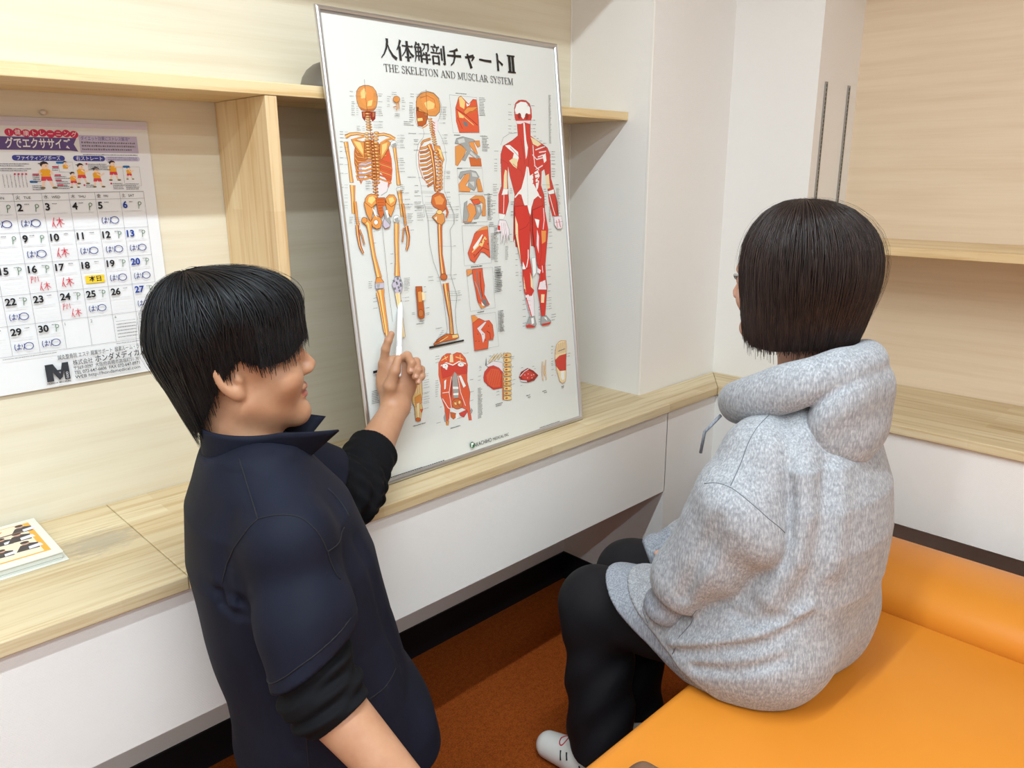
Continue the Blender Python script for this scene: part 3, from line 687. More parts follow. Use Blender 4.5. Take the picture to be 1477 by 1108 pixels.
('L','K',[1662,6004,1662,6004,1,159,11]),
('S','g',[1648,6005,1426,6015],[4]),
('L','K',[1635,8428,1635,8428,1,192,10]),
('L','K',[1629,8385,1629,8385,1,192,10]),
('L','K',[1505,8334,1505,8334,1,98,10]),
('L','K',[1498,8283,1498,8283,1,98,10]),
('L','K',[1491,8238,1491,8238,1,98,10]),
('L','K',[1480,8163,1480,8163,1,98,10]),
('L','K',[1475,8127,1475,8127,1,99,10]),
('L','K',[1890,8328,1890,8328,1,101,11]),
('L','K',[1883,8277,1883,8277,1,101,11]),
('L','K',[1877,8236,1877,8236,1,101,11]),
('L','K',[1866,8155,1866,8155,1,101,11]),
('L','K',[1858,8098,1858,8098,1,101,11]),
('P','B',[1833,8300,1805,8257,1747,8231,1686,8236,1650,8269,1656,8314,1702,8350,1765,8361,1817,8342]),
('S','D',[1833,8300,1805,8257,1747,8231,1686,8236,1650,8269,1656,8314,1702,8350,1765,8361,1817,8342,1833,8300],[9]),
('S','B',[1741,8233,1733,8106,1701,8066],[24]),
('S','B',[1792,8243,1787,8095],[21]),
('S','H',[1627,8126,1712,8148],[18]),
('L','K',[1656,7984,1651,7948,2,147,16]),
('P','B',[599,6148,677,6209,865,6202,831,6009,720,5755,633,5915]),
('S','D',[599,6148,677,6209,865,6202,831,6009,720,5755,633,5915,599,6148],[12]),
('P','B',[1145,6126,1254,6200,1451,6180,1356,5985,1251,5830,1177,5940]),
('S','D',[1145,6126,1254,6200,1451,6180,1356,5985,1251,5830,1177,5940,1145,6126],[12]),
('P','B',[722,6303,804,6326,928,6303,983,6237,935,6135,777,6038,636,6147,642,6229]),
('S','D',[722,6303,804,6326,928,6303,983,6237,935,6135,777,6038,636,6147,642,6229,722,6303],[12]),
('P','L',[741,6258,845,6280,905,6214,789,6115,702,6170]),
('P','B',[1158,6217,1268,6300,1400,6295,1454,6206,1406,6102,1297,6040,1184,6124]),
('S','D',[1158,6217,1268,6300,1400,6295,1454,6206,1406,6102,1297,6040,1184,6124,1158,6217],[12]),
('P','L',[1242,6227,1360,6249,1389,6169,1274,6107]),
('P','O',[909,6239,1146,6244,1150,6047,1032,5842,976,5819,925,5953]),
('S','D',[909,6239,1146,6244,1150,6047,1032,5842,976,5819,925,5953,909,6239],[12]),
('S','D',[945,6199,1129,6200],[9]),
('S','D',[946,6142,1111,6143],[9]),
('S','D',[947,6085,1093,6086],[9]),
('S','D',[949,6027,1075,6029],[9]),
('S','D',[950,5970,1057,5972],[9]),
('P','B',[720,5755,838,5905,977,5824,1007,5738,946,5610,847,5595,752,5648]),
('S','D',[720,5755,838,5905,977,5824,1007,5738,946,5610,847,5595,752,5648,720,5755],[12]),
('P','W',[902,5731,893,5709,876,5691,852,5683,828,5684,808,5696,796,5715,794,5737,802,5760,820,5777,843,5786,867,5784,888,5773,900,5754]),
('S','D',[902,5731,893,5709,876,5691,852,5683,828,5684,808,5696,796,5715,794,5737,802,5760,820,5777,843,5786,867,5784,888,5773,900,5754,902,5731],[9]),
('P','V',[1030,5737,1104,5844,1164,5755,1235,5725,1187,5621,1067,5589,1018,5658]),
('S','D',[1030,5737,1104,5844,1164,5755,1235,5725,1187,5621,1067,5589,1018,5658,1030,5737],[12]),
('P','G',[1069,6051,1137,6074,1235,5725,1195,5674,1096,5786]),
('S','g',[1069,6051,1137,6074,1235,5725,1195,5674,1096,5786,1069,6051],[9]),
('P','W',[793,6037,849,5982,890,5824,836,5892]),
('P','W',[1122,5969,1183,5980,1201,5833,1158,5809]),
('S','D',[567,5790,665,5706,667,5549,695,5045,769,4555],[147,165,113,101,142]),
('S','B',[567,5790,665,5706,667,5549,695,5045,769,4555],[133,150,98,87,127]),
('S','L',[550,5791,645,5707,654,5550,684,5047,752,4557],[40,45,29,26,38]),
('P','B',[626,5786,615,5760,593,5739,564,5729,533,5731,508,5744,492,5767,490,5794,500,5820,522,5841,551,5851,582,5849,608,5836,623,5813]),
('S','D',[626,5786,615,5760,593,5739,564,5729,533,5731,508,5744,492,5767,490,5794,500,5820,522,5841,551,5851,582,5849,608,5836,623,5813,626,5786],[11]),
('S','D',[1388,5689,1334,5315,1291,4910,1247,4557],[131,119,107,149]),
('S','B',[1388,5689,1334,5315,1291,4910,1247,4557],[116,104,91,134]),
('S','L',[1372,5690,1321,5316,1278,4911,1230,4559],[35,31,27,40]),
('P','W',[1481,5778,1468,5743,1439,5717,1402,5704,1364,5706,1331,5723,1311,5752,1308,5787,1321,5821,1349,5848,1386,5861,1424,5859,1457,5842,1477,5813]),
('S','G',[1481,5778,1468,5743,1439,5717,1402,5704,1364,5706,1331,5723,1311,5752,1308,5787,1321,5821,1349,5848,1386,5861,1424,5859,1457,5842,1477,5813,1481,5778],[12]),
('P','G',[1328,5786,1450,5820,1458,5712,1364,5690]),
('P','B',[689,4564,796,4579,872,4467,867,4435,772,4419,648,4460]),
('S','D',[689,4564,796,4579,872,4467,867,4435,772,4419,648,4460,689,4564],[12]),
('P','V',[648,4460,869,4449,859,4332,643,4342]),
('S','g',[648,4460,869,4449,859,4332,643,4342,648,4460],[9]),
('P','G',[686,4434,775,4440,740,4355,685,4358]),
('S','D',[766,4311,769,4173,799,3505,803,3252],[204,149,113,107]),
('S','B',[766,4311,769,4173,799,3505,803,3252],[189,134,97,91]),
('S','L',[742,4313,752,4176,786,3507,791,3254],[57,40,29,27]),
('S','D',[676,4253,701,4018,746,3373],[75,51,51]),
('S','B',[676,4253,701,4018,746,3373],[60,36,36]),
('S','L',[668,4254,696,4019,742,3374],[18,11,11]),
('P','V',[1176,4538,1319,4536,1366,4378,1316,4216,1226,4116,1150,4181,1080,4383]),
('S','g',[1176,4538,1319,4536,1366,4378,1316,4216,1226,4116,1150,4181,1080,4383,1176,4538],[12]),
('P','g',[1110,4476,1163,4489,1173,4439,1123,4425]),
('P','g',[1186,4412,1239,4426,1249,4375,1199,4361]),
('P','g',[1279,4471,1333,4484,1343,4433,1293,4420]),
('P','g',[1218,4325,1271,4339,1281,4287,1231,4274]),
('P','g',[1114,4310,1166,4323,1176,4272,1127,4259]),
('P','g',[1281,4360,1334,4373,1344,4322,1294,4308]),
('P','g',[1218,4519,1271,4533,1281,4482,1231,4468]),
('P','g',[1232,4254,1285,4267,1295,4216,1245,4203]),
('P','K',[1185,4432,1224,4444,1204,4396]),
('P','K',[1291,4386,1334,4398,1319,4341]),
('S','D',[1202,4188,1209,3950,1237,3208],[152,121,96]),
('S','F',[1202,4188,1209,3950,1237,3208],[136,105,80]),
('S','L',[1184,4191,1195,3952,1226,3210],[41,32,24]),
('S','D',[388,6183,380,5851,397,5696],[70,65,76]),
('S','B',[388,6183,380,5851,397,5696],[56,51,62]),
('S','D',[367,5698,359,5505,378,5257,437,5108],[88,77,66,48]),
('S','o',[367,5698,359,5505,378,5257,437,5108],[74,63,51,34]),
('S','L',[357,5699,351,5506,371,5257,432,5108],[22,19,15,10]),
('S','D',[414,5605,464,5459,489,5287],[43,40,37]),
('S','o',[414,5605,464,5459,489,5287],[29,26,23]),
('S','L',[411,5605,461,5459,486,5287],[9,8,7]),
('S','D',[1609,6107,1622,5837,1620,5648],[70,64,83]),
('S','B',[1609,6107,1622,5837,1620,5648],[55,49,67]),
('S','D',[1637,5620,1665,5400,1628,5211,1571,5100],[102,90,77,53]),
('S','o',[1637,5620,1665,5400,1628,5211,1571,5100],[87,74,62,37]),
('S','L',[1625,5621,1655,5401,1620,5211,1566,5100],[26,22,19,11]),
('S','D',[1563,5584,1518,5410,1479,5277],[46,43,37]),
('S','o',[1563,5584,1518,5410,1479,5277],[31,28,21]),
('S','L',[1559,5584,1514,5411,1476,5277],[9,8,6]),
('S','K',[996,5659,985,5020,975,4258,987,3588],[6]),
('L','K',[199,5861,199,5861,1,100,10]),
('S','g',[320,5855,466,5847],[4]),
('L','K',[193,5824,193,5824,1,100,10]),
('S','g',[314,5817,461,5808],[4]),
('L','K',[187,5786,187,5786,1,100,10]),
('S','g',[308,5779,455,5770],[4]),
('L','K',[181,5748,181,5748,1,100,10]),
('S','g',[302,5741,449,5732],[4]),
('L','K',[1734,6075,1734,6075,1,159,11]),
('S','g',[1721,6075,1538,6083],[4]),
('L','K',[1728,6026,1728,6026,1,159,11]),
('S','g',[1714,6027,1531,6035],[4]),
('L','K',[1706,5874,1706,5874,1,160,11]),
('S','g',[1693,5874,1510,5884],[4]),
('L','K',[1703,5847,1703,5847,1,160,11]),
('S','g',[1689,5847,1506,5857],[4]),
('L','K',[1697,5806,1697,5806,1,160,11]),
('S','g',[1683,5807,1500,5817],[4]),
('L','K',[1691,5766,1691,5766,1,160,11]),
('S','g',[1678,5767,1495,5777],[4]),
('L','K',[1685,5720,1685,5720,1,160,11]),
('S','g',[1671,5721,1488,5732],[4]),
('L','K',[1680,5685,1680,5685,1,160,11]),
('S','g',[1667,5686,1483,5697],[4]),
('L','K',[1740,5518,1740,5518,1,112,11]),
('S','g',[1726,5519,1461,5536],[4]),
('L','K',[480,4501,480,4501,1,117,11]),
('S','g',[619,4485,660,4480],[4]),
('L','K',[473,4459,473,4459,1,117,11]),
('S','g',[613,4443,654,4438],[4]),
('L','K',[467,4417,467,4417,1,117,11]),
('S','g',[606,4400,648,4395],[4]),
('L','K',[461,4374,461,4374,1,117,11]),
('S','g',[600,4358,642,4353],[4]),
('L','K',[549,4142,549,4142,1,118,11]),
('S','g',[690,4123,728,4118],[4]),
('L','K',[538,4067,538,4067,1,118,11]),
('S','g',[679,4048,717,4043],[4]),
('L','K',[517,3928,517,3928,1,118,11]),
('S','g',[658,3908,697,3903],[4]),
('L','K',[742,5539,742,5539,1,87,10]),
('L','K',[707,5299,707,5299,1,87,10]),
('L','K',[1121,5040,1121,5040,1,96,11]),
('S','g',[1240,5030,1293,5025],[4]),
('L','K',[1091,4836,1091,4836,1,96,11]),
('S','g',[1211,4825,1264,4820],[4]),
('L','K',[1415,4484,1415,4484,1,167,11]),
('L','K',[1411,4451,1411,4451,1,167,11]),
('L','K',[1406,4418,1406,4418,1,168,11]),
('L','K',[1402,4385,1402,4385,1,168,11]),
('L','K',[1397,4352,1397,4352,1,168,11]),
('L','K',[1392,4319,1392,4319,1,168,11]),
('L','K',[1388,4286,1388,4286,1,168,11]),
('L','K',[1383,4253,1383,4253,1,168,11]),
('L','K',[1378,4220,1378,4220,1,168,11]),
('L','K',[1374,4063,1374,4063,1,125,11]),
('S','g',[1360,4065,1306,4072],[4]),
('L','K',[1363,3986,1363,3986,1,125,11]),
('S','g',[1349,3987,1295,3995],[4]),
('P','o',[1702,4277,1880,4267,1870,3977,1873,3629,1850,3560,1764,3544,1681,3599,1699,3941]),
('S','D',[1702,4277,1880,4267,1870,3977,1873,3629,1850,3560,1764,3544,1681,3599,1699,3941,1702,4277],[13]),
('P','F',[1844,4137,1942,4134,1928,3955,1844,3951]),
('P','B',[1744,4164,1848,4163,1841,3923,1733,3926]),
('S','D',[1744,4164,1848,4163,1841,3923,1733,3926,1744,4164],[10]),
('P','H',[1842,3663,1829,3627,1806,3600,1775,3588,1743,3592,1717,3613,1702,3645,1700,3683,1712,3719,1735,3746,1766,3758,1797,3754,1824,3733,1840,3701]),
('S','D',[1842,3663,1829,3627,1806,3600,1775,3588,1743,3592,1717,3613,1702,3645,1700,3683,1712,3719,1735,3746,1766,3758,1797,3754,1824,3733,1840,3701,1842,3663],[13]),
('L','K',[1701,3481,1701,3481,1,161,18]),
('L','K',[1615,3436,1615,3436,1,289,21]),
('L','K',[1931,4244,1931,4244,1,84,12]),
('L','K',[1915,4126,1915,4126,1,84,12]),
('L','K',[1939,3765,1939,3765,1,111,12]),
('S','g',[1925,3767,1868,3775],[4]),
('L','K',[1923,3645,1923,3645,1,111,12]),
('S','g',[1909,3647,1852,3656],[4]),
('L','K',[1919,3611,1919,3611,1,111,12]),
('S','g',[1904,3613,1847,3621],[4]),
('L','K',[1520,3703,1520,3703,1,108,11]),
('S','g',[1653,3684,1692,3678],[4]),
('L','K',[1516,3669,1516,3669,1,108,11]),
('S','g',[1648,3650,1687,3645],[4]),
('P','K',[318,2601,602,2608,601,2557,317,2545]),
('P','K',[789,2611,986,2616,986,2570,792,2565])],
[('S','g',[2288,8258,2351,8416,2466,8494,2611,8534,2820,8506,2968,8396,3020,8239,2991,8104,2932,7982,2864,7886,2840,7698,2943,7511,3000,7321,3002,7047,2954,6882,2885,6634,2853,6384,2921,6186,3051,5869,3053,5582],[8]),
('S','g',[2248,8165,2210,8086,2229,8027,2224,7866,2261,7757,2414,7727,2433,7609,2386,7515,2246,7394,2144,7155,2122,6942,2155,6728,2193,6484,2198,6130,2207,5799],[8]),
('P','B',[2288,8206,2327,8363,2463,8473,2644,8515,2818,8493,2949,8395,2983,8237,2947,8103,2826,8005,2627,7998,2547,8055,2334,8039,2281,8102]),
('S','D',[2288,8206,2327,8363,2463,8473,2644,8515,2818,8493,2949,8395,2983,8237,2947,8103,2826,8005,2627,7998,2547,8055,2334,8039,2281,8102,2288,8206],[13]),
('P','m',[2445,8343,2636,8457,2826,8415,2914,8261,2842,8125,2640,8090,2507,8150]),
('P','L',[2523,8269,2672,8328,2825,8270,2774,8162,2592,8128]),
('S','o',[2414,8367,2632,8431,2819,8362,2849,8178],[13]),
('S','o',[2316,8155,2480,8084,2627,7998],[12]),
('P','o',[2274,8102,2547,8055,2590,7983,2515,7822,2401,7761,2280,7768,2266,7893]),
('S','D',[2274,8102,2547,8055,2590,7983,2515,7822,2401,7761,2280,7768,2266,7893,2274,8102],[12]),
('P','L',[2278,7933,2427,7951,2436,7886,2282,7862]),
('S','D',[2278,7933,2427,7951,2436,7886,2282,7862,2278,7933],[6]),
('P','D',[2291,8175,2359,8170,2340,8078,2286,8089]),
('P','H',[2599,8023,2591,8007,2574,7993,2550,7985,2524,7984,2503,7991,2489,8003,2485,8019,2493,8035,2510,8048,2534,8056,2559,8057,2581,8051,2595,8039]),
('S','D',[2599,8023,2591,8007,2574,7993,2550,7985,2524,7984,2503,7991,2489,8003,2485,8019,2493,8035,2510,8048,2534,8056,2559,8057,2581,8051,2595,8039,2599,8023],[9]),
('S','B',[2397,7727,2490,7769,2567,7811],[28]),
('S','K',[2614,8560,2593,8272,2579,7903],[8]),
('P','B',[2709,7936,2690,7923,2646,7916,2603,7920,2587,7932,2607,7945,2650,7952,2693,7948]),
('S','D',[2709,7936,2690,7923,2646,7916,2603,7920,2587,7932,2607,7945,2650,7952,2693,7948,2709,7936],[8]),
('P','L',[2667,7938,2651,7930,2620,7929,2606,7936,2622,7945,2653,7946]),
('P','B',[2712,7887,2692,7874,2647,7867,2604,7871,2588,7883,2608,7896,2652,7903,2695,7899]),
('S','D',[2712,7887,2692,7874,2647,7867,2604,7871,2588,7883,2608,7896,2652,7903,2695,7899,2712,7887],[8]),
('P','L',[2669,7889,2652,7881,2621,7880,2607,7887,2623,7896,2654,7897]),
('P','B',[2715,7838,2694,7825,2649,7818,2605,7822,2589,7834,2609,7847,2654,7854,2698,7850]),
('S','D',[2715,7838,2694,7825,2649,7818,2605,7822,2589,7834,2609,7847,2654,7854,2698,7850,2715,7838],[8]),
('P','L',[2671,7840,2654,7832,2623,7831,2608,7838,2625,7847,2656,7848]),
('P','B',[2717,7789,2697,7776,2651,7769,2607,7773,2590,7785,2610,7798,2656,7805,2700,7801]),
('S','D',[2717,7789,2697,7776,2651,7769,2607,7773,2590,7785,2610,7798,2656,7805,2700,7801,2717,7789],[8]),
('P','L',[2673,7791,2656,7783,2624,7782,2609,7789,2626,7798,2658,7798]),
('P','B',[2721,7740,2701,7727,2654,7720,2609,7724,2592,7736,2612,7750,2659,7756,2704,7752]),
('S','D',[2721,7740,2701,7727,2654,7720,2609,7724,2592,7736,2612,7750,2659,7756,2704,7752,2721,7740],[8]),
('P','L',[2676,7742,2659,7734,2627,7733,2612,7740,2629,7749,2661,7749]),
('P','B',[2733,7692,2712,7679,2664,7672,2619,7676,2601,7689,2622,7702,2669,7708,2715,7704]),
('S','D',[2733,7692,2712,7679,2664,7672,2619,7676,2601,7689,2622,7702,2669,7708,2715,7704,2733,7692],[8]),
('P','L',[2687,7694,2670,7686,2637,7685,2621,7693,2639,7701,2672,7702]),
('P','B',[2744,7644,2723,7630,2675,7624,2628,7628,2611,7641,2632,7654,2680,7660,2726,7656]),
('S','D',[2744,7644,2723,7630,2675,7624,2628,7628,2611,7641,2632,7654,2680,7660,2726,7656,2744,7644],[8]),
('P','L',[2698,7646,2680,7638,2647,7637,2631,7645,2649,7653,2682,7654]),
('P','B',[2755,7595,2734,7582,2685,7576,2638,7580,2620,7593,2641,7606,2690,7612,2737,7608]),
('S','D',[2755,7595,2734,7582,2685,7576,2638,7580,2620,7593,2641,7606,2690,7612,2737,7608,2755,7595],[8]),
('P','L',[2708,7598,2690,7590,2656,7589,2641,7597,2659,7605,2692,7605]),
('P','B',[2765,7547,2743,7534,2694,7527,2646,7532,2628,7544,2649,7557,2699,7564,2747,7559]),
('S','D',[2765,7547,2743,7534,2694,7527,2646,7532,2628,7544,2649,7557,2699,7564,2747,7559,2765,7547],[8]),
('P','L',[2717,7549,2699,7541,2665,7541,2649,7548,2667,7556,2701,7557]),
('P','B',[2771,7497,2749,7484,2699,7478,2650,7483,2631,7495,2653,7508,2703,7514,2752,7510]),
('S','D',[2771,7497,2749,7484,2699,7478,2650,7483,2631,7495,2653,7508,2703,7514,2752,7510,2771,7497],[8]),
('P','L',[2722,7500,2704,7492,2669,7491,2653,7499,2671,7507,2706,7508]),
('P','B',[2777,7448,2754,7435,2703,7429,2654,7433,2635,7446,2658,7459,2708,7465,2758,7460]),
('S','D',[2777,7448,2754,7435,2703,7429,2654,7433,2635,7446,2658,7459,2708,7465,2758,7460,2777,7448],[8]),
('P','L',[2728,7451,2709,7443,2674,7442,2657,7450,2676,7458,2711,7458]),
('P','B',[2783,7398,2760,7385,2708,7379,2658,7384,2639,7396,2662,7410,2713,7415,2763,7411]),
('S','D',[2783,7398,2760,7385,2708,7379,2658,7384,2639,7396,2662,7410,2713,7415,2763,7411,2783,7398],[8]),
('P','L',[2733,7401,2714,7393,2678,7393,2661,7400,2680,7408,2716,7409]),
('P','P',[2737,7882,2875,7967,2840,7698,2749,7642]),
('S','O',[2685,7894,2775,7843],[22]),
('S','O',[2677,7835,2768,7784],[22]),
('S','O',[2669,7776,2760,7725],[22]),
('S','O',[2662,7717,2752,7666],[22]),
('S','O',[2654,7659,2744,7607],[22]),
('S','O',[2646,7600,2736,7548],[22]),
('S','D',[2608,7505,2394,7449,2313,7368],[53]),
('S','B',[2608,7505,2394,7449,2313,7368],[37]),
('S','D',[2592,7385,2428,7308,2267,7285],[53]),
('S','B',[2592,7385,2428,7308,2267,7285],[38]),
('S','D',[2591,7293,2427,7217,2254,7195],[53]),
('S','H',[2591,7293,2427,7217,2254,7195],[38]),
('S','D',[2589,7202,2425,7126,2242,7104],[53]),
('S','B',[2589,7202,2425,7126,2242,7104],[38]),
('S','D',[2588,7110,2424,7034,2230,7014],[53]),
('S','H',[2588,7110,2424,7034,2230,7014],[38]),
('S','D',[2587,7018,2422,6943,2217,6923],[54]),
('S','B',[2587,7018,2422,6943,2217,6923],[38]),
('S','D',[2585,6926,2420,6851,2247,6831],[54]),
('S','H',[2585,6926,2420,6851,2247,6831],[38]),
('S','D',[2584,6833,2419,6759,2277,6739],[54]),
('S','B',[2584,6833,2419,6759,2277,6739],[38]),
('S','D',[2582,6740,2417,6667,2307,6647],[54]),
('S','H',[2582,6740,2417,6667,2307,6647],[38]),
('S','D',[2581,6647,2415,6574,2337,6554],[54]),
('S','B',[2581,6647,2415,6574,2337,6554],[38]),
('S','D',[2579,6554,2414,6481,2368,6460],[54]),
('S','H',[2579,6554,2414,6481,2368,6460],[38]),
('S','O',[2313,7368,2207,7155,2195,6888,2268,6645,2460,6477],[19]),
('S','D',[2544,7371,2598,7237,2623,6884,2605,6391],[144,118,93,112]),
('S','O',[2544,7371,2598,7237,2623,6884,2605,6391],[128,102,77,96]),
('S','L',[2526,7370,2584,7237,2613,6885,2592,6391],[38,31,23,29]),
('P','B',[2670,7372,2848,7347,2939,7047,2894,6987,2780,7102,2695,7237]),
('S','D',[2670,7372,2848,7347,2939,7047,2894,6987,2780,7102,2695,7237,2670,7372],[13]),
('P','L',[2770,7306,2875,7266,2913,7047,2838,7129]),
('P','O',[2813,7227,2787,7207,2729,7199,2673,7206,2653,7226,2679,7246,2736,7254,2792,7247]),
('S','D',[2813,7227,2787,7207,2729,7199,2673,7206,2653,7226,2679,7246,2736,7254,2792,7247,2813,7227],[8]),
('P','L',[2757,7232,2736,7220,2696,7220,2677,7232,2699,7244,2739,7244]),
('P','O',[2824,7150,2797,7130,2738,7122,2681,7130,2660,7150,2686,7170,2745,7178,2803,7170]),
('S','D',[2824,7150,2797,7130,2738,7122,2681,7130,2660,7150,2686,7170,2745,7178,2803,7170,2824,7150],[8]),
('P','L',[2767,7156,2745,7144,2704,7144,2685,7156,2707,7168,2748,7168]),
('P','O',[2835,7073,2808,7054,2747,7045,2689,7054,2667,7074,2694,7093,2755,7102,2813,7093]),
('S','D',[2835,7073,2808,7054,2747,7045,2689,7054,2667,7074,2694,7093,2755,7102,2813,7093,2835,7073],[8]),
('P','L',[2777,7079,2754,7067,2712,7067,2693,7079,2716,7091,2758,7091]),
('P','O',[2844,6996,2816,6976,2754,6968,2694,6977,2672,6997,2700,7016,2761,7025,2821,7016]),
('S','D',[2844,6996,2816,6976,2754,6968,2694,6977,2672,6997,2700,7016,2761,7025,2821,7016,2844,6996],[8]),
('P','L',[2784,7002,2761,6990,2718,6990,2698,7002,2721,7014,2764,7014]),
('P','O',[2852,6918,2823,6898,2759,6891,2698,6899,2675,6920,2704,6939,2767,6947,2828,6938]),
('S','D',[2852,6918,2823,6898,2759,6891,2698,6899,2675,6920,2704,6939,2767,6947,2828,6938,2852,6918],[8]),
('P','L',[2790,6924,2767,6912,2723,6913,2702,6925,2726,6937,2770,6937]),
('P','O',[2859,6840,2830,6821,2765,6813,2702,6822,2679,6842,2708,6862,2772,6869,2835,6861]),
('S','D',[2859,6840,2830,6821,2765,6813,2702,6822,2679,6842,2708,6862,2772,6869,2835,6861,2859,6840],[8]),
('P','L',[2796,6847,2772,6835,2727,6835,2706,6847,2730,6859,2775,6859]),
('P','O',[2863,6762,2833,6742,2767,6735,2703,6744,2679,6765,2708,6784,2774,6792,2838,6783]),
('S','D',[2863,6762,2833,6742,2767,6735,2703,6744,2679,6765,2708,6784,2774,6792,2838,6783,2863,6762],[8]),
('P','L',[2799,6769,2774,6757,2728,6757,2707,6770,2731,6782,2777,6781]),
('P','O',[2841,6684,2811,6664,2743,6657,2678,6666,2654,6687,2684,6706,2751,6714,2816,6704]),
('S','D',[2841,6684,2811,6664,2743,6657,2678,6666,2654,6687,2684,6706,2751,6714,2816,6704,2841,6684],[8]),
('P','L',[2776,6691,2751,6679,2704,6680,2682,6692,2707,6704,2754,6703]),
('P','O',[2820,6606,2789,6586,2720,6579,2654,6589,2629,6609,2659,6629,2727,6636,2794,6626]),
('S','D',[2820,6606,2789,6586,2720,6579,2654,6589,2629,6609,2659,6629,2727,6636,2794,6626,2820,6606],[8]),
('P','L',[2753,6613,2728,6601,2680,6602,2658,6614,2683,6626,2731,6625]),
('P','O',[2798,6527,2767,6508,2697,6501,2629,6511,2603,6532,2634,6551,2704,6558,2772,6548]),
('S','D',[2798,6527,2767,6508,2697,6501,2629,6511,2603,6532,2634,6551,2704,6558,2772,6548,2798,6527],[8]),
('P','L',[2730,6535,2704,6523,2656,6524,2633,6537,2659,6548,2708,6547]),
('P','O',[2777,6449,2745,6430,2673,6423,2605,6433,2578,6454,2610,6473,2681,6480,2750,6470]),
('S','D',[2777,6449,2745,6430,2673,6423,2605,6433,2578,6454,2610,6473,2681,6480,2750,6470,2777,6449],[8]),
('P','L',[2708,6456,2681,6445,2632,6446,2609,6459,2635,6471,2684,6469]),
('P','O',[2755,6371,2723,6351,2650,6345,2580,6356,2553,6376,2585,6396,2657,6402,2728,6392]),
('S','D',[2755,6371,2723,6351,2650,6345,2580,6356,2553,6376,2585,6396,2657,6402,2728,6392,2755,6371],[8]),
('P','L',[2685,6378,2658,6367,2608,6368,2584,6381,2611,6393,2661,6391]),
('S','D',[2637,7264,2627,6720,2576,6337],[16]),
('P','B',[2839,6992,2893,6978,2858,6910,2794,6932]),
('S','D',[2839,6992,2893,6978,2858,6910,2794,6932,2839,6992],[6]),
('P','B',[2827,6905,2881,6891,2846,6822,2783,6845]),
('S','D',[2827,6905,2881,6891,2846,6822,2783,6845,2827,6905],[6]),
('P','B',[2816,6817,2870,6802,2835,6734,2771,6757]),
('S','D',[2816,6817,2870,6802,2835,6734,2771,6757,2816,6817],[6]),
('P','B',[2804,6729,2858,6714,2823,6646,2760,6669]),
('S','D',[2804,6729,2858,6714,2823,6646,2760,6669,2804,6729],[6]),
('P','B',[2793,6641,2847,6626,2812,6557,2748,6581]),
('S','D',[2793,6641,2847,6626,2812,6557,2748,6581,2793,6641],[6]),
('P','B',[2781,6552,2835,6537,2800,6469,2737,6493]),
('S','D',[2781,6552,2835,6537,2800,6469,2737,6493,2781,6552],[7]),
('P','B',[2770,6464,2824,6449,2789,6380,2725,6404]),
('S','D',[2770,6464,2824,6449,2789,6380,2725,6404,2770,6464],[7]),
('P','O',[2485,6257,2642,6335,2821,6287,2895,6130,2854,5963,2731,5884,2628,5945,2489,6007,2429,6107]),
('S','D',[2485,6257,2642,6335,2821,6287,2895,6130,2854,5963,2731,5884,2628,5945,2489,6007,2429,6107,2485,6257],[13]),
('P','m',[2534,6213,2707,6263,2824,6161,2753,6052,2569,6059]),
('S','O',[2843,6020,2881,5877,2829,5766],[40]),
('L','K',[2155,8431,2155,8431,1,121,11]),
('S','g',[2306,8439,2494,8449],[4]),
('L','K',[2148,8379,2148,8379,1,121,11]),
('S','g',[2299,8387,2487,8397],[4]),
('L','K',[2102,8244,2102,8244,1,133,11]),
('L','K',[2094,8189,2094,8189,1,133,11]),
('L','K',[2089,8151,2089,8151,1,133,11]),
('L','K',[2084,8114,2084,8114,1,133,11]),
('L','K',[2079,8081,2079,8081,1,133,11]),
('L','K',[2075,8047,2075,8047,1,133,11]),
('L','K',[2070,8016,2070,8016,1,133,11]),
('L','K',[2065,7977,2065,7977,1,133,11]),
('L','K',[2059,7938,2059,7938,1,133,11]),
('L','K',[2052,7886,2052,7886,1,133,11]),
('L','K',[1897,7843,1897,7843,1,269,11]),
('L','K',[1892,7804,1892,7804,1,270,11]),
('L','K',[1888,7773,1888,7773,1,270,11]),
('L','K',[1982,7599,1982,7599,1,242,11]),
('S','g',[2272,7605,2594,7612],[4]),
('L','K',[2118,7471,2118,7471,1,153,11]),
('S','g',[2306,7474,2362,7475],[4]),
('L','K',[2113,7434,2113,7434,1,153,11]),
('S','g',[2301,7437,2357,7438],[4]),
('L','K',[2104,7371,2104,7371,1,153,11]),
('S','g',[2292,7373,2349,7374],[4]),
('L','K',[2087,7244,2087,7244,1,153,11]),
('S','g',[2275,7246,2331,7246],[4]),
('L','K',[1834,6663,1834,6663,1,244,11]),
('S','g',[2125,6658,2574,6650],[4]),
('L','K',[2003,6483,2003,6483,1,136,11]),
('S','g',[2171,6479,2550,6470],[4]),
('L','K',[1987,6365,1987,6365,1,136,11]),
('S','g',[2155,6360,2534,6349],[4]),
('L','K',[1982,6333,1982,6333,1,136,11]),
('S','g',[2150,6328,2530,6316],[4]),
('L','K',[1968,6258,1968,6258,1,248,11]),
('S','g',[2264,6248,2483,6240],[4]),
('L','K',[1950,6123,1950,6123,1,248,11]),
('S','g',[2246,6111,2465,6103],[4]),
('L','K',[1945,6085,1945,6085,1,248,11]),
('S','g',[2240,6073,2460,6064],[4]),
('L','K',[1938,6037,1938,6037,1,248,11]),
('S','g',[2234,6024,2453,6014],[4]),
('L','K',[1934,6004,1934,6004,1,249,11]),
('S','g',[2229,5991,2449,5981],[4]),
('L','K',[1925,5945,1925,5945,1,249,11]),
('S','g',[2221,5931,2441,5920],[4]),
('L','K',[3033,8202,3033,8202,1,115,12]),
('S','g',[3019,8202,2923,8197],[4]),
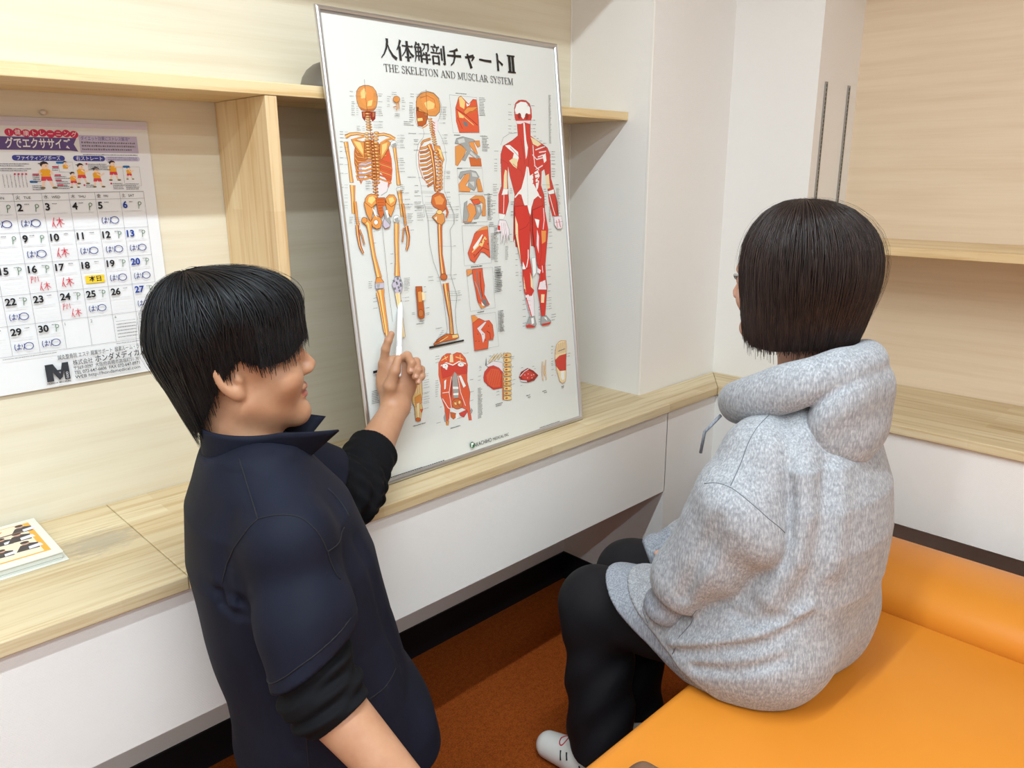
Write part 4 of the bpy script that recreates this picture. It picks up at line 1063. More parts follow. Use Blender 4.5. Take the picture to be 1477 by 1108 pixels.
('L','K',[3027,8154,3027,8154,1,115,12]),
('S','g',[3012,8153,2917,8149],[4]),
('L','K',[3022,8116,3022,8116,1,115,12]),
('S','g',[3008,8116,2912,8112],[4]),
('L','K',[3017,8079,3017,8079,1,115,12]),
('S','g',[3003,8078,2907,8074],[4]),
('L','K',[3012,8036,3012,8036,1,115,12]),
('S','g',[2997,8035,2902,8032],[4]),
('L','K',[3006,7993,3006,7993,1,115,12]),
('S','g',[2991,7992,2896,7989],[4]),
('L','K',[3001,7949,3001,7949,1,115,12]),
('S','g',[2986,7949,2890,7946],[4]),
('L','K',[2988,7855,2988,7855,1,115,12]),
('S','g',[2974,7855,2878,7852],[4]),
('L','K',[2991,7593,2991,7593,1,116,12]),
('S','g',[2976,7593,2917,7592],[4]),
('L','K',[2982,7523,2982,7523,1,116,12]),
('S','g',[2967,7522,2908,7521],[4]),
('L','K',[2974,7463,2974,7463,1,116,12]),
('S','g',[2959,7462,2900,7462],[4]),
('L','K',[2967,7408,2967,7408,1,116,12]),
('S','g',[2952,7408,2893,7407],[4]),
('L','K',[2941,7211,2941,7211,1,116,12]),
('S','g',[2927,7211,2867,7211],[4]),
('L','K',[2953,6785,2953,6785,1,131,12]),
('S','g',[2938,6785,2886,6786],[4]),
('L','K',[2948,6749,2948,6749,1,131,12]),
('S','g',[2934,6749,2881,6750],[4]),
('L','K',[2939,6674,2939,6674,1,131,12]),
('S','g',[2924,6674,2872,6675],[4]),
('L','K',[2933,6633,2933,6633,1,131,12]),
('S','g',[2919,6633,2866,6634],[4]),
('L','K',[2893,6318,2893,6318,1,131,12]),
('S','g',[2878,6319,2826,6321],[4]),
('L','K',[2879,6210,2879,6210,1,131,12]),
('S','g',[2864,6210,2812,6212],[4]),
('L','K',[2871,6148,2871,6148,1,131,12]),
('S','g',[2856,6149,2804,6151],[4]),
('L','K',[2863,6089,2863,6089,1,131,12]),
('S','g',[2848,6090,2796,6092],[4]),
('L','K',[2858,6047,2858,6047,1,132,12]),
('S','g',[2843,6048,2791,6050],[4]),
('S','D',[2653,5799,2591,5536,2541,4942,2557,4455],[169,135,114,156]),
('S','O',[2653,5799,2591,5536,2541,4942,2557,4455],[152,118,97,138]),
('S','L',[2633,5800,2576,5537,2528,4943,2538,4457],[46,35,29,41]),
('P','B',[2400,5783,2587,5891,2756,5838,2767,5674,2646,5592,2518,5659]),
('S','D',[2400,5783,2587,5891,2756,5838,2767,5674,2646,5592,2518,5659,2400,5783],[14]),
('P','W',[2455,5765,2535,5790,2524,5703]),
('P','L',[2711,5879,2699,5856,2673,5839,2637,5831,2600,5832,2567,5844,2546,5864,2540,5887,2552,5909,2578,5926,2613,5935,2651,5933,2684,5921,2705,5902]),
('S','D',[2711,5879,2699,5856,2673,5839,2637,5831,2600,5832,2567,5844,2546,5864,2540,5887,2552,5909,2578,5926,2613,5935,2651,5933,2684,5921,2705,5902,2711,5879],[10]),
('S','O',[2836,5997,2880,5876,2806,5761],[49]),
('P','O',[2666,4407,2652,4376,2620,4354,2577,4345,2532,4350,2493,4368,2468,4396,2462,4429,2476,4459,2508,4481,2550,4491,2596,4486,2635,4468,2660,4439]),
('S','D',[2666,4407,2652,4376,2620,4354,2577,4345,2532,4350,2493,4368,2468,4396,2462,4429,2476,4459,2508,4481,2550,4491,2596,4486,2635,4468,2660,4439,2666,4407],[14]),
('S','D',[2600,4266,2608,4019,2648,3451,2637,3041],[183,161,111,125]),
('S','O',[2600,4266,2608,4019,2648,3451,2637,3041],[165,143,93,108]),
('S','L',[2578,4269,2589,4021,2636,3453,2622,3043],[49,43,28,32]),
('S','D',[2648,4076,2665,3322,2659,3053],[61,54,61]),
('S','H',[2648,4076,2665,3322,2659,3053],[43,36,43]),
('S','L',[2642,4076,2660,3323,2653,3054],[13,11,13]),
('P','O',[2057,2917,2209,3016,2481,3098,2679,3050,2823,3043,2842,2959,2726,2930,2338,2932,2074,2889]),
('S','D',[2057,2917,2209,3016,2481,3098,2679,3050,2823,3043,2842,2959,2726,2930,2338,2932,2074,2889,2057,2917],[15]),
('P','L',[2637,3041,2810,3038,2826,2965,2648,2969]),
('S','D',[2139,2934,2307,3000,2511,3014],[14]),
('S','L',[2260,2945,2394,2992,2513,3029],[18]),
('P','K',[1928,2883,2984,2887,2988,2848,1929,2833]),
('S','g',[2212,6082,2274,5702,2246,5205,2305,4783,2432,4408,2478,4158,2497,3785,2517,3218,2485,3129,2147,2995],[9]),
('S','g',[2962,6051,3071,5807,3040,5629,2888,5472,2876,5065,2782,4431,2843,4177,2909,3950,2813,3617,2794,3303,2809,3029],[9]),
('L','K',[2001,6033,2001,6033,1,229,12]),
('S','g',[2276,6021,2545,6010],[4]),
('L','K',[1995,5988,1995,5988,1,229,12]),
('S','g',[2270,5975,2539,5963],[4]),
('L','K',[1980,5880,1980,5880,1,229,12]),
('S','g',[2255,5866,2524,5853],[4]),
('L','K',[1974,5834,1974,5834,1,230,12]),
('S','g',[2249,5820,2518,5806],[4]),
('L','K',[1968,5791,1968,5791,1,230,12]),
('S','g',[2243,5777,2512,5762],[4]),
('L','K',[1959,5726,1959,5726,1,230,12]),
('S','g',[2234,5710,2503,5695],[4]),
('L','K',[3114,5985,3114,5985,1,133,13]),
('S','g',[3098,5986,2816,5998],[4]),
('L','K',[3106,5919,3106,5919,1,133,13]),
('S','g',[3089,5920,2808,5933],[4]),
('L','K',[3092,5812,3092,5812,1,134,13]),
('S','g',[3076,5813,2794,5827],[4]),
('L','K',[3087,5776,3087,5776,1,134,13]),
('S','g',[3071,5777,2790,5792],[4]),
('L','K',[3083,5741,3083,5741,1,134,13]),
('S','g',[3067,5741,2785,5756],[4]),
('L','K',[3074,5669,3074,5669,1,134,13]),
('S','g',[3058,5670,2776,5686],[4]),
('L','K',[2939,5090,2939,5090,1,85,13]),
('S','g',[2923,5092,2526,5123],[4]),
('L','K',[2106,4449,2106,4449,1,204,12]),
('S','g',[2351,4422,2471,4409],[5]),
('L','K',[2095,4366,2095,4366,1,204,12]),
('S','g',[2340,4339,2460,4325],[5]),
('L','K',[2847,4430,2847,4430,1,121,13]),
('S','g',[2831,4432,2616,4455],[5]),
('L','K',[2835,4339,2835,4339,1,121,13]),
('S','g',[2819,4341,2605,4364],[5]),
('L','K',[2937,4041,2937,4041,1,123,13]),
('S','g',[2921,4043,2648,4076],[5]),
('L','K',[2931,3994,2931,3994,1,123,13]),
('S','g',[2915,3996,2642,4030],[5]),
('L','K',[2924,3942,2924,3942,1,123,13]),
('S','g',[2908,3944,2635,3978],[5]),
('L','K',[2910,3830,2910,3830,1,123,13]),
('S','g',[2894,3833,2621,3868],[5]),
('L','K',[2331,3185,2331,3185,1,106,11]),
('L','K',[2294,3147,2294,3147,1,106,11]),
('L','K',[2257,3109,2257,3109,1,106,11]),
('L','K',[2220,3071,2220,3071,1,106,11]),
('L','K',[2184,3033,2184,3033,1,106,11]),
('L','K',[2147,2995,2147,2995,1,105,11]),
('L','K',[2110,2958,2110,2958,1,105,11]),
('L','K',[2162,3258,2162,3258,1,262,13])],
[('S','g',[3283,8491,4126,8482,4129,7671,3288,7653,3283,8491],[6]),
('P','E',[3435,8216,3559,8452,3632,8486,3851,8317,4002,8434,4109,8434,4126,8246,4110,7685,3480,7665,3416,7916]),
('S','N',[3435,8216,3559,8452,3632,8486,3851,8317,4002,8434,4109,8434,4126,8246,4110,7685,3480,7665,3416,7916,3435,8216],[10]),
('P','L',[3566,8445,3639,8476,3748,8367,3700,8200,3572,8249]),
('P','m',[3674,8144,3803,8246,4101,8273,4103,8190,3869,8152,3724,8078]),
('S','D',[3674,8144,3803,8246,4101,8273,4103,8190,3869,8152,3724,8078,3674,8144],[7]),
('P','L',[3501,8137,3662,8048,3655,7993,3522,8002]),
('S','L',[3660,8034,3951,7850],[20]),
('P','g',[3608,7922,3742,7913,3769,7817,3671,7808]),
('S','N',[3450,8190,3742,8065,4078,7853],[17]),
('S','N',[3464,8000,3587,7756],[13]),
('S','O',[3884,8111,4118,8246],[34]),
('P','W',[3776,8341,3849,8303,3915,8361,3867,8290,3785,8259]),
('L','K',[3474,8529,3474,8529,1,360,21]),
('L','K',[4206,8478,4157,8077,12,205,16]),
('P','B',[3306,7351,3465,7394,3645,7284,3550,7143,3328,6919,3261,6934]),
('S','o',[3306,7351,3465,7394,3645,7284,3550,7143,3328,6919,3261,6934,3306,7351],[10]),
('P','O',[3703,7115,4079,7087,4086,6909,3737,6911]),
('S','o',[3703,7115,4079,7087,4086,6909,3737,6911,3703,7115],[10]),
('P','m',[3705,7453,3886,7483,3992,7201,3955,7158]),
('S','o',[3705,7453,3886,7483,3992,7201,3955,7158,3705,7453],[10]),
('P','G',[3307,7420,3367,7531,3565,7576,3891,7526,3966,7485,3744,7453,3783,7285,4062,7116,3936,7073,3713,7200,3575,7031,3479,7045,3661,7256,3503,7394]),
('S','g',[3307,7420,3367,7531,3565,7576,3891,7526,3966,7485,3744,7453,3783,7285,4062,7116,3936,7073,3713,7200,3575,7031,3479,7045,3661,7256,3503,7394,3307,7420],[10]),
('P','q',[3402,7504,3600,7549,3627,7452,3430,7421]),
('P','B',[3906,7484,4088,7501,4093,7373,4009,7343]),
('S','o',[3906,7484,4088,7501,4093,7373,4009,7343,3906,7484],[10]),
('P','q',[3779,7257,3943,7130,3900,7101,3733,7200]),
('L','K',[3307,7598,3307,7598,1,197,21]),
('L','K',[4120,7600,4120,7600,1,276,17]),
('L','K',[4176,7559,4141,7262,9,243,17]),
('S','g',[3302,6864,4094,6871,4080,6304,3284,6322,3302,6864],[6]),
('P','m',[3306,6498,3536,6720,3681,6775,3640,6604,3504,6464,3675,6403,3625,6324,3301,6339]),
('S','o',[3306,6498,3536,6720,3681,6775,3640,6604,3504,6464,3675,6403,3625,6324,3301,6339,3306,6498],[10]),
('P','B',[3863,6629,3982,6612,4049,6320,3886,6322]),
('S','o',[3863,6629,3982,6612,4049,6320,3886,6322,3863,6629],[11]),
('P','G',[3327,6667,3388,6778,3706,6817,3882,6787,3975,6656,3879,6600,3850,6427,3767,6343,3579,6434,3640,6604,3677,6746,3497,6721,3366,6609]),
('S','g',[3327,6667,3388,6778,3706,6817,3882,6787,3975,6656,3879,6600,3850,6427,3767,6343,3579,6434,3640,6604,3677,6746,3497,6721,3366,6609,3327,6667],[10]),
('P','q',[3740,6774,3876,6744,3918,6657,3748,6674]),
('P','q',[3633,6547,3794,6558,3778,6429]),
('L','K',[3300,6850,3300,6850,1,206,21]),
('S','g',[3278,6277,4083,6260,4110,5608,3282,5625,3278,6277],[6]),
('P','B',[3603,6145,3794,6232,4037,6218,4100,6127,4063,5744,3940,5751,4016,6042,3823,6137]),
('S','o',[3603,6145,3794,6232,4037,6218,4100,6127,4063,5744,3940,5751,4016,6042,3823,6137,3603,6145],[11]),
('P','E',[3641,6130,3886,6150,3934,6045,3727,6010]),
('S','N',[3641,6130,3886,6150,3934,6045,3727,6010,3641,6130],[11]),
('P','m',[3483,5977,3593,6059,3745,5995,3764,5818,3579,5623,3322,5632,3376,5751,3538,5771]),
('S','o',[3483,5977,3593,6059,3745,5995,3764,5818,3579,5623,3322,5632,3376,5751,3538,5771,3483,5977],[10]),
('P','G',[3416,6066,3521,6120,3483,5977,3539,5786,3441,5631,3325,5652]),
('S','g',[3416,6066,3521,6120,3483,5977,3539,5786,3441,5631,3325,5652,3416,6066],[10]),
('P','G',[3749,6024,3929,6002,3951,5839,3811,5698,3666,5677,3785,5817]),
('S','g',[3749,6024,3929,6002,3951,5839,3811,5698,3666,5677,3785,5817,3749,6024],[11]),
('P','q',[3810,5963,3902,5944,3866,5813]),
('L','K',[4089,6239,4089,6239,1,282,17]),
('L','K',[4177,6184,4114,5646,15,178,17]),
('L','K',[3357,5584,3357,5584,1,547,25]),
('S','g',[3274,5546,4143,5517,4122,4615,3237,4615,3274,5546],[6]),
('P','E',[3545,5161,3648,5346,3883,5434,4097,5490,4085,4735,3908,4878,3799,4902,3681,4777,3565,4661,3432,4739,3381,4907]),
('S','N',[3545,5161,3648,5346,3883,5434,4097,5490,4085,4735,3908,4878,3799,4902,3681,4777,3565,4661,3432,4739,3381,4907,3545,5161],[11]),
('P','m',[3672,5374,3909,5478,4091,5502,4089,5421,3859,5406]),
('S','o',[3672,5374,3909,5478,4091,5502,4089,5421,3859,5406,3672,5374],[7]),
('P','W',[3556,5027,3890,5315,3917,5298,3666,4988,3574,4971]),
('P','L',[3776,5054,3967,5265,4004,5232,3854,5018]),
('S','L',[3514,4911,3891,5150,4022,5201],[25]),
('S','N',[3560,4788,3873,5001,4073,4924],[18]),
('P','N',[3926,5237,3907,5222,3880,5230,3883,5251,3911,5256]),
('P','N',[3981,5173,3962,5158,3935,5166,3937,5187,3966,5192]),
('P','N',[3871,5122,3852,5106,3825,5114,3828,5135,3856,5140]),
('P','N',[3740,4892,3721,4876,3695,4885,3697,4906,3725,4910]),
('P','N',[3591,4845,3572,4829,3546,4838,3549,4859,3577,4863]),
('P','N',[4074,5076,4055,5060,4028,5069,4030,5090,4059,5094]),
('L','K',[3431,4560,3431,4560,1,455,25]),
('L','K',[4181,5310,4110,4696,18,159,17]),
('L','K',[4148,5568,4139,5484,3,215,17]),
('S','g',[3278,4530,4130,4506,4101,3513,3283,3523,3278,4530],[6]),
('P','m',[3284,4515,3445,4514,3456,4437,3286,4365]),
('S','o',[3284,4515,3445,4514,3456,4437,3286,4365,3284,4515],[7]),
('P','E',[3465,4512,3794,4509,3791,4311,3815,4094,3773,3883,3920,3616,3638,3554,3538,3759,3510,4038,3466,4285]),
('S','N',[3465,4512,3794,4509,3791,4311,3815,4094,3773,3883,3920,3616,3638,3554,3538,3759,3510,4038,3466,4285,3465,4512],[11]),
('S','g',[3601,4453,3613,4147,3685,3771],[32]),
('S','G',[3511,4220,3591,4028,3664,3773],[21]),
('S','N',[3703,4442,3688,4078,3712,3829],[22]),
('P','g',[3685,3771,3829,3752,3853,3593,3728,3610]),
('P','W',[3657,3712,3757,3606,3666,3618]),
('P','m',[3559,3694,3638,3554,3766,3574,3668,3633]),
('L','K',[3502,3461,3502,3461,1,323,26]),
('L','K',[4193,4491,4123,3890,15,293,18]),
('S','g',[3279,3425,4088,3404,4100,2555,3310,2565],[6]),
('P','m',[3291,3423,3401,3414,3525,3312,3309,3236]),
('S','o',[3291,3423,3401,3414,3525,3312,3309,3236,3291,3423],[7]),
('P','E',[3309,3236,3527,3327,3713,3231,3853,3232,3954,3107,3968,2850,3925,2745,3777,2769,3731,2554,3290,2568,3292,2928]),
('S','N',[3309,3236,3527,3327,3713,3231,3853,3232,3954,3107,3968,2850,3925,2745,3777,2769,3731,2554,3290,2568,3292,2928,3309,3236],[11]),
('P','P',[3428,3093,3712,3222,3765,3205,3555,3042,3677,2928,3664,2820,3579,2708,3549,2918]),
('S','N',[3428,3093,3712,3222,3765,3205,3555,3042,3677,2928,3664,2820,3579,2708,3549,2918,3428,3093],[7]),
('S','N',[3738,2982,3838,2918,3842,2775],[22]),
('P','K',[3456,2948,3444,2938,3426,2946,3428,2960,3446,2962]),
('P','K',[3477,2772,3464,2762,3446,2770,3448,2784,3467,2786]),
('P','K',[3621,2922,3608,2912,3590,2919,3592,2934,3611,2935]),
('P','K',[3833,3094,3820,3083,3801,3091,3803,3105,3822,3107]),
('P','K',[3688,2768,3675,2759,3657,2766,3658,2781,3678,2782]),
('P','K',[3375,2789,3362,2779,3344,2787,3346,2801,3365,2803]),
('L','K',[4176,3407,4119,2918,14,194,18])],
[('P','R',[5355,8296,5411,8423,5523,8498,5652,8518,5800,8512,5921,8439,5965,8322,5962,8124,5895,7979,5862,7664,6029,7581,6285,7468,6458,7382,6555,7205,6509,6967,6172,6791,6114,6435,6203,6193,6186,5556,6073,4887,6061,4857,5577,4925,5592,5916,4939,5064,5056,5939,5129,6227,5012,6689,4979,6945,4728,6975,4762,7198,4865,7394,5210,7538,5411,7655,5412,7936,5352,8074]),
('S','N',[5355,8296,5411,8423,5523,8498,5652,8518,5800,8512,5921,8439,5965,8322,5962,8124,5895,7979,5862,7664,6029,7581,6285,7468,6458,7382,6555,7205,6509,6967,6172,6791,6114,6435,6203,6193,6186,5556,6073,4887,6061,4857,5577,4925,5592,5916,4939,5064,5056,5939,5129,6227,5012,6689,4979,6945,4728,6975,4762,7198,4865,7394,5210,7538,5411,7655,5412,7936,5352,8074,5355,8296],[11]),
('P','W',[5373,8269,5439,8410,5605,8474,5795,8469,5925,8349,5917,8193,5787,8188,5645,8056,5510,8177,5388,8172]),
('P','N',[5581,8132,5571,8100,5551,8074,5524,8059,5495,8058,5472,8071,5457,8096,5454,8127,5464,8159,5484,8185,5511,8200,5539,8202,5563,8188,5578,8164]),
('P','N',[5846,8134,5836,8099,5815,8070,5787,8054,5759,8053,5734,8068,5719,8095,5717,8129,5727,8163,5747,8192,5775,8208,5804,8209,5828,8195,5843,8168]),
('P','P',[5378,8005,5923,8037,5870,7950,5680,7986,5548,7940,5412,7936]),
('S','g',[5375,8283,5451,8411,5605,8479,5818,8479,5941,8335],[9]),
('P','W',[5636,7971,5687,7973,5698,7546,5736,7375,5680,7173,5628,7086,5621,7431]),
('P','W',[5631,6913,5702,6883,5725,6679,5854,6736,5829,6501,6022,6199,5831,6086,5702,5912,5596,5618,5458,5892,5363,6219,5217,6253,5379,6365,5542,6682]),
('S','g',[5650,6884,5619,6505,5577,5976,5586,5649],[7]),
('P','W',[4928,7409,5094,7425,5368,7258,5374,7115,5295,6972,5164,7115,5218,7228,5023,7340]),
('P','F',[5031,7044,5185,7115,5329,7086,5283,6858,5163,6916]),
('P','F',[5859,7635,6029,7581,6240,7468,6100,7408,5929,7464]),
('S','P',[5926,7435,5924,7203,5941,6940],[29]),
('S','P',[6002,7320,6231,7380,6369,7411],[30]),
('S','P',[6073,7145,6304,7204],[30]),
('S','P',[5919,6940,6085,6821],[30]),
('S','P',[6130,7262,6403,7293],[30]),
('S','P',[5880,7203,6023,7086,6343,7145],[30]),
('S','P',[5951,6823,6232,6939],[30]),
('P','W',[6255,7175,6376,7249,6389,7057,6292,6997]),
('P','W',[5901,6764,6040,6822,6092,6673,5969,6557,5930,6617]),
('P','W',[5927,6587,6058,6555,5995,6378,5919,6291]),
('S','R',[5838,6794,6042,6837],[26]),
('S','R',[5827,6692,6031,6733],[26]),
('S','R',[5816,6589,6021,6630],[26]),
('S','R',[5806,6486,6010,6527],[26]),
('S','N',[5148,6973,5425,6799,5493,6624],[11]),
('S','N',[5108,7369,5456,7086],[11]),
('S','N',[5853,7578,5737,7086,5697,6912],[15]),
('S','N',[5508,7572,5545,7316,5573,6971],[11]),
('P','R',[5120,6140,5197,6181,5351,6103,5480,5891,5567,5679,5486,4902,5010,4940,4992,5356]),
('S','N',[5120,6140,5197,6181,5351,6103,5480,5891,5567,5679,5486,4902,5010,4940,4992,5356,5120,6140],[11]),
('P','R',[5699,5882,5809,6086,5974,6170,6103,6106,6140,5559,6116,4853,5663,4888]),
('S','N',[5699,5882,5809,6086,5974,6170,6103,6106,6140,5559,6116,4853,5663,4888,5699,5882],[11]),
('S','W',[5122,6154,5237,6238,5348,6278],[36]),
('S','W',[5842,6189,5934,6216,6082,6122],[37]),
('P','R',[4749,7087,4982,6974,4923,6634,4912,6348,4901,6061,4738,5721,4520,5790,4572,6244,4696,6440]),
('S','N',[4749,7087,4982,6974,4923,6634,4912,6348,4901,6061,4738,5721,4520,5790,4572,6244,4696,6440,4749,7087],[11]),
('P','F',[4863,6833,4922,6804,4879,6349,4751,6381,4806,6692]),
('P','W',[4751,6381,4914,6363,4879,6235,4672,6227]),
('S','G',[4751,6381,4914,6363,4879,6235,4672,6227,4751,6381],[7]),
('S','W',[4755,6239,4683,5782],[18]),
('P','W',[4520,5790,4742,5750,4667,5638,4524,5646]),
('S','G',[4520,5790,4742,5750,4667,5638,4524,5646,4520,5790],[7]),
('P','R',[6274,6909,6543,7086,6511,6607,6607,6302,6695,5993,6708,5621,6469,5603,6368,6005,6347,6490]),
('S','N',[6274,6909,6543,7086,6511,6607,6607,6302,6695,5993,6708,5621,6469,5603,6368,6005,6347,6490,6274,6909],[12]),
('P','F',[6296,6670,6439,6728,6450,6367,6332,6340]),
('P','W',[6349,6279,6587,6333,6600,6226,6388,6202]),
('S','G',[6349,6279,6587,6333,6600,6226,6388,6202,6349,6279],[8]),
('S','W',[6409,6186,6478,5940,6569,5659],[23]),
('P','W',[6463,5634,6700,5637,6708,5528,6510,5533]),
('S','G',[6463,5634,6700,5637,6708,5528,6510,5533,6463,5634],[8]),
('S','g',[4787,7421,4887,7589,5103,7690,5398,7725],[7]),
('L','K',[5159,8381,5159,8381,1,138,12]),
('S','g',[5341,8389,5437,8394],[5]),
('L','K',[5138,8196,5138,8196,1,138,12]),
('S','g',[5320,8203,5417,8207],[5]),
('L','K',[5131,8135,5131,8135,1,138,12]),
('S','g',[5314,8142,5410,8145],[5]),
('L','K',[5119,8024,5119,8024,1,138,12]),
('S','g',[5301,8030,5398,8033],[5]),
('L','K',[5102,7871,5102,7871,1,138,12]),
('S','g',[5285,7876,5381,7879],[5]),
('L','K',[5094,7801,5094,7801,1,139,12]),
('S','g',[5277,7806,5373,7809],[5]),
('L','K',[5085,7718,5085,7718,1,139,12]),
('S','g',[5268,7722,5364,7724],[5]),
('L','K',[4544,7264,4544,7264,1,149,12]),
('S','g',[4737,7265,4850,7266],[4]),
('L','K',[4522,7073,4522,7073,1,149,12]),
('S','g',[4715,7073,4829,7072],[4]),
('L','K',[4511,6976,4511,6976,1,149,12]),
('S','g',[4704,6975,4818,6974],[4]),
('L','K',[4504,6914,4504,6914,1,149,12]),
('S','g',[4697,6913,4811,6912],[4]),
('L','K',[4497,6853,4497,6853,1,150,12]),
('S','g',[4690,6852,4804,6851],[4]),
('L','K',[4490,6798,4490,6798,1,150,12]),
('S','g',[4683,6795,4797,6794],[5]),
('L','K',[4405,6475,4405,6475,1,191,12]),
('S','g',[4646,6469,4719,6467],[5]),
('L','K',[4399,6419,4399,6419,1,191,12]),
('S','g',[4640,6413,4713,6411],[5]),
('L','K',[4393,6368,4393,6368,1,191,12]),
('S','g',[4634,6362,4707,6360],[5]),
('L','K',[4388,6329,4388,6329,1,191,12]),
('S','g',[4630,6322,4703,6320],[5]),
('L','K',[4382,6279,4382,6279,1,191,12]),
('S','g',[4624,6271,4697,6269],[5]),
('L','K',[4375,6217,4375,6217,1,191,12]),
('S','g',[4617,6209,4690,6206],[5]),
('L','K',[4312,6084,4312,6084,1,170,12]),
('S','g',[4528,6075,4613,6072],[5]),
('L','K',[4305,6027,4305,6027,1,170,12]),
('S','g',[4522,6019,4607,6015],[5]),
('L','K',[4299,5971,4299,5971,1,171,12]),
('S','g',[4515,5962,4600,5958],[5]),
('L','K',[4289,5886,4289,5886,1,171,12]),
('S','g',[4505,5877,4591,5873],[5]),
('L','K',[4279,5802,4279,5802,1,171,12]),
('S','g',[4496,5791,4581,5787],[5]),
('L','K',[5973,8393,5973,8393,1,130,13]),
('S','g',[5955,8393,5808,8386],[5]),
('L','K',[5989,8045,5989,8045,1,124,13]),
('S','g',[5971,8044,5858,8040],[5]),
('L','K',[5978,7936,5978,7936,1,124,13]),
('S','g',[5960,7935,5847,7932],[5]),
('L','K',[5967,7838,5967,7838,1,124,13]),
('S','g',[5950,7838,5836,7835],[5]),
('L','K',[5960,7764,5960,7764,1,124,13]),
('S','g',[5942,7763,5829,7761],[5]),
('L','K',[5970,7652,5970,7652,1,110,13]),
('L','K',[6075,7596,6075,7596,1,110,13]),
('L','K',[6167,7540,6167,7540,1,111,13]),
('L','K',[6286,7483,6286,7483,1,164,13]),
('L','K',[6280,7416,6280,7416,1,164,13]),
('L','K',[6275,7372,6275,7372,1,164,13]),
('L','K',[6594,7280,6594,7280,1,167,14]),
('S','g',[6576,7280,6493,7279],[5]),
('L','K',[6589,7220,6589,7220,1,167,14]),
('S','g',[6570,7220,6487,7220],[5]),
('L','K',[6581,7146,6581,7146,1,168,14]),
('S','g',[6563,7146,6480,7146],[5]),
('L','K',[6573,7056,6573,7056,1,168,14]),
('S','g',[6554,7056,6471,7056],[5]),
('L','K',[6564,6967,6564,6967,1,168,14]),
('S','g',[6546,6967,6463,6967],[5]),
('L','K',[6552,6847,6552,6847,1,168,14]),
('S','g',[6534,6847,6451,6848],[5]),
('L','K',[6546,6781,6546,6781,1,168,14]),
('S','g',[6527,6781,6445,6782],[5]),
('L','K',[6539,6712,6539,6712,1,168,14]),
('S','g',[6521,6712,6438,6713],[5]),
('L','K',[6533,6652,6533,6652,1,169,14]),
('S','g',[6515,6652,6432,6653],[5]),
('L','K',[6643,6438,6643,6438,1,217,14]),
('S','g',[6625,6438,6138,6449],[5]),
('L','K',[6631,8683,6514,7496,37,97,21]),
('L','K',[6658,6346,6597,5707,20,155,19]),
('L','K',[4947,6362,4947,6362,1,106,13]),
('L','K',[4942,6313,4942,6313,1,106,13]),
('L','K',[4936,6262,4936,6262,1,106,13]),
('L','K',[4941,6045,4941,6045,1,113,13]),
('S','g',[4924,6046,5130,6038],[5]),
('L','K',[4935,5988,4935,5988,1,113,13]),
('S','g',[4918,5988,5124,5980],[5]),
('L','K',[4915,5806,4915,5806,1,113,13]),
('S','g',[4898,5806,5104,5797],[5]),
('L','K',[4906,5728,4906,5728,1,114,13]),
('S','g',[4889,5728,5095,5718],[5]),
('L','K',[6162,6329,6162,6329,1,136,14]),
('L','K',[6156,6269,6156,6269,1,136,14]),
('L','K',[6150,6210,6150,6210,1,136,14]),
('L','K',[6144,6150,6144,6150,1,136,14]),
('L','K',[6145,6074,6145,6074,1,114,14]),
('L','K',[6138,5999,6138,5999,1,114,14]),
('L','K',[6132,5939,6132,5939,1,114,14]),
('L','K',[4173,6257,4113,5748,15,88,19]),
('P','W',[5443,5948,5661,5939,5605,5704,5541,5766]),
('P','R',[5055,5935,5508,5946,5573,5645,5501,5049,5441,4689,5476,4380,5166,4380,5064,4842,4997,5205]),
('S','N',[5055,5935,5508,5946,5573,5645,5501,5049,5441,4689,5476,4380,5166,4380,5064,4842,4997,5205,5055,5935],[11]),
('P','F',[5042,5702,5113,5493,5090,5198,5118,4536,5058,4902,5003,5263]),
('S','N',[5140,5343,5408,5416,5529,5528],[11]),
('S','W',[5413,4844,5391,4633,5300,4397],[30]),
('P','W',[5186,4560,5275,4369,5240,4327,5145,4382]),
('P','R',[5692,5819,6085,5922,6158,5737,6216,5305,6083,4758,6000,4391,5705,4420,5676,4792,5637,5281]),
('S','N',[5692,5819,6085,5922,6158,5737,6216,5305,6083,4758,6000,4391,5705,4420,5676,4792,5637,5281,5692,5819],[12]),
('P','W',[5737,5607,5913,5567,5846,5359,5805,5392]),
('S','G',[5737,5607,5913,5567,5846,5359,5805,5392,5737,5607],[8]),
('P','P',[5799,5331,5847,5146,5790,4721,5736,4940]),
('P','m',[5953,5291,6135,5280,6085,5006,5942,4955]),
('S','P',[6101,5861,6094,5557,6024,5317],[27]),
('S','N',[5917,5385,5894,4712,5798,4442],[11]),
('P','R',[5154,4351,5476,4380,5473,4010,5492,3759,5267,3662,5155,3861,5137,4109]),
('S','N',[5154,4351,5476,4380,5473,4010,5492,3759,5267,3662,5155,3861,5137,4109,5154,4351],[11]),
('P','F',[5169,4197,5202,3886,5211,3762,5149,3892]),
('P','F',[5419,4263,5480,4071,5485,3822,5403,3894]),
('P','P',[5148,3800,5226,3698,5275,3738,5333,3654,5479,3760,5475,3510,5459,3134,5300,3125,5203,3483]),
('S','g',[5148,3800,5226,3698,5275,3738,5333,3654,5479,3760,5475,3510,5459,3134,5300,3125,5203,3483,5148,3800],[8]),
('S','R',[5163,3860,5193,3718,5297,3736,5394,3677,5497,3805],[53]),
('S','R',[5198,3639,5278,3348,5344,3119],[38]),
('P','R',[5728,4418,6000,4391,5992,4078,6014,3823,5930,3452,5846,3079,5708,3099,5695,3419,5645,3834,5767,4134]),
('S','N',[5728,4418,6000,4391,5992,4078,6014,3823,5930,3452,5846,3079,5708,3099,5695,3419,5645,3834,5767,4134,5728,4418],[12]),
('P','P',[5699,4358,5828,4283,5773,4195,5677,4236]),
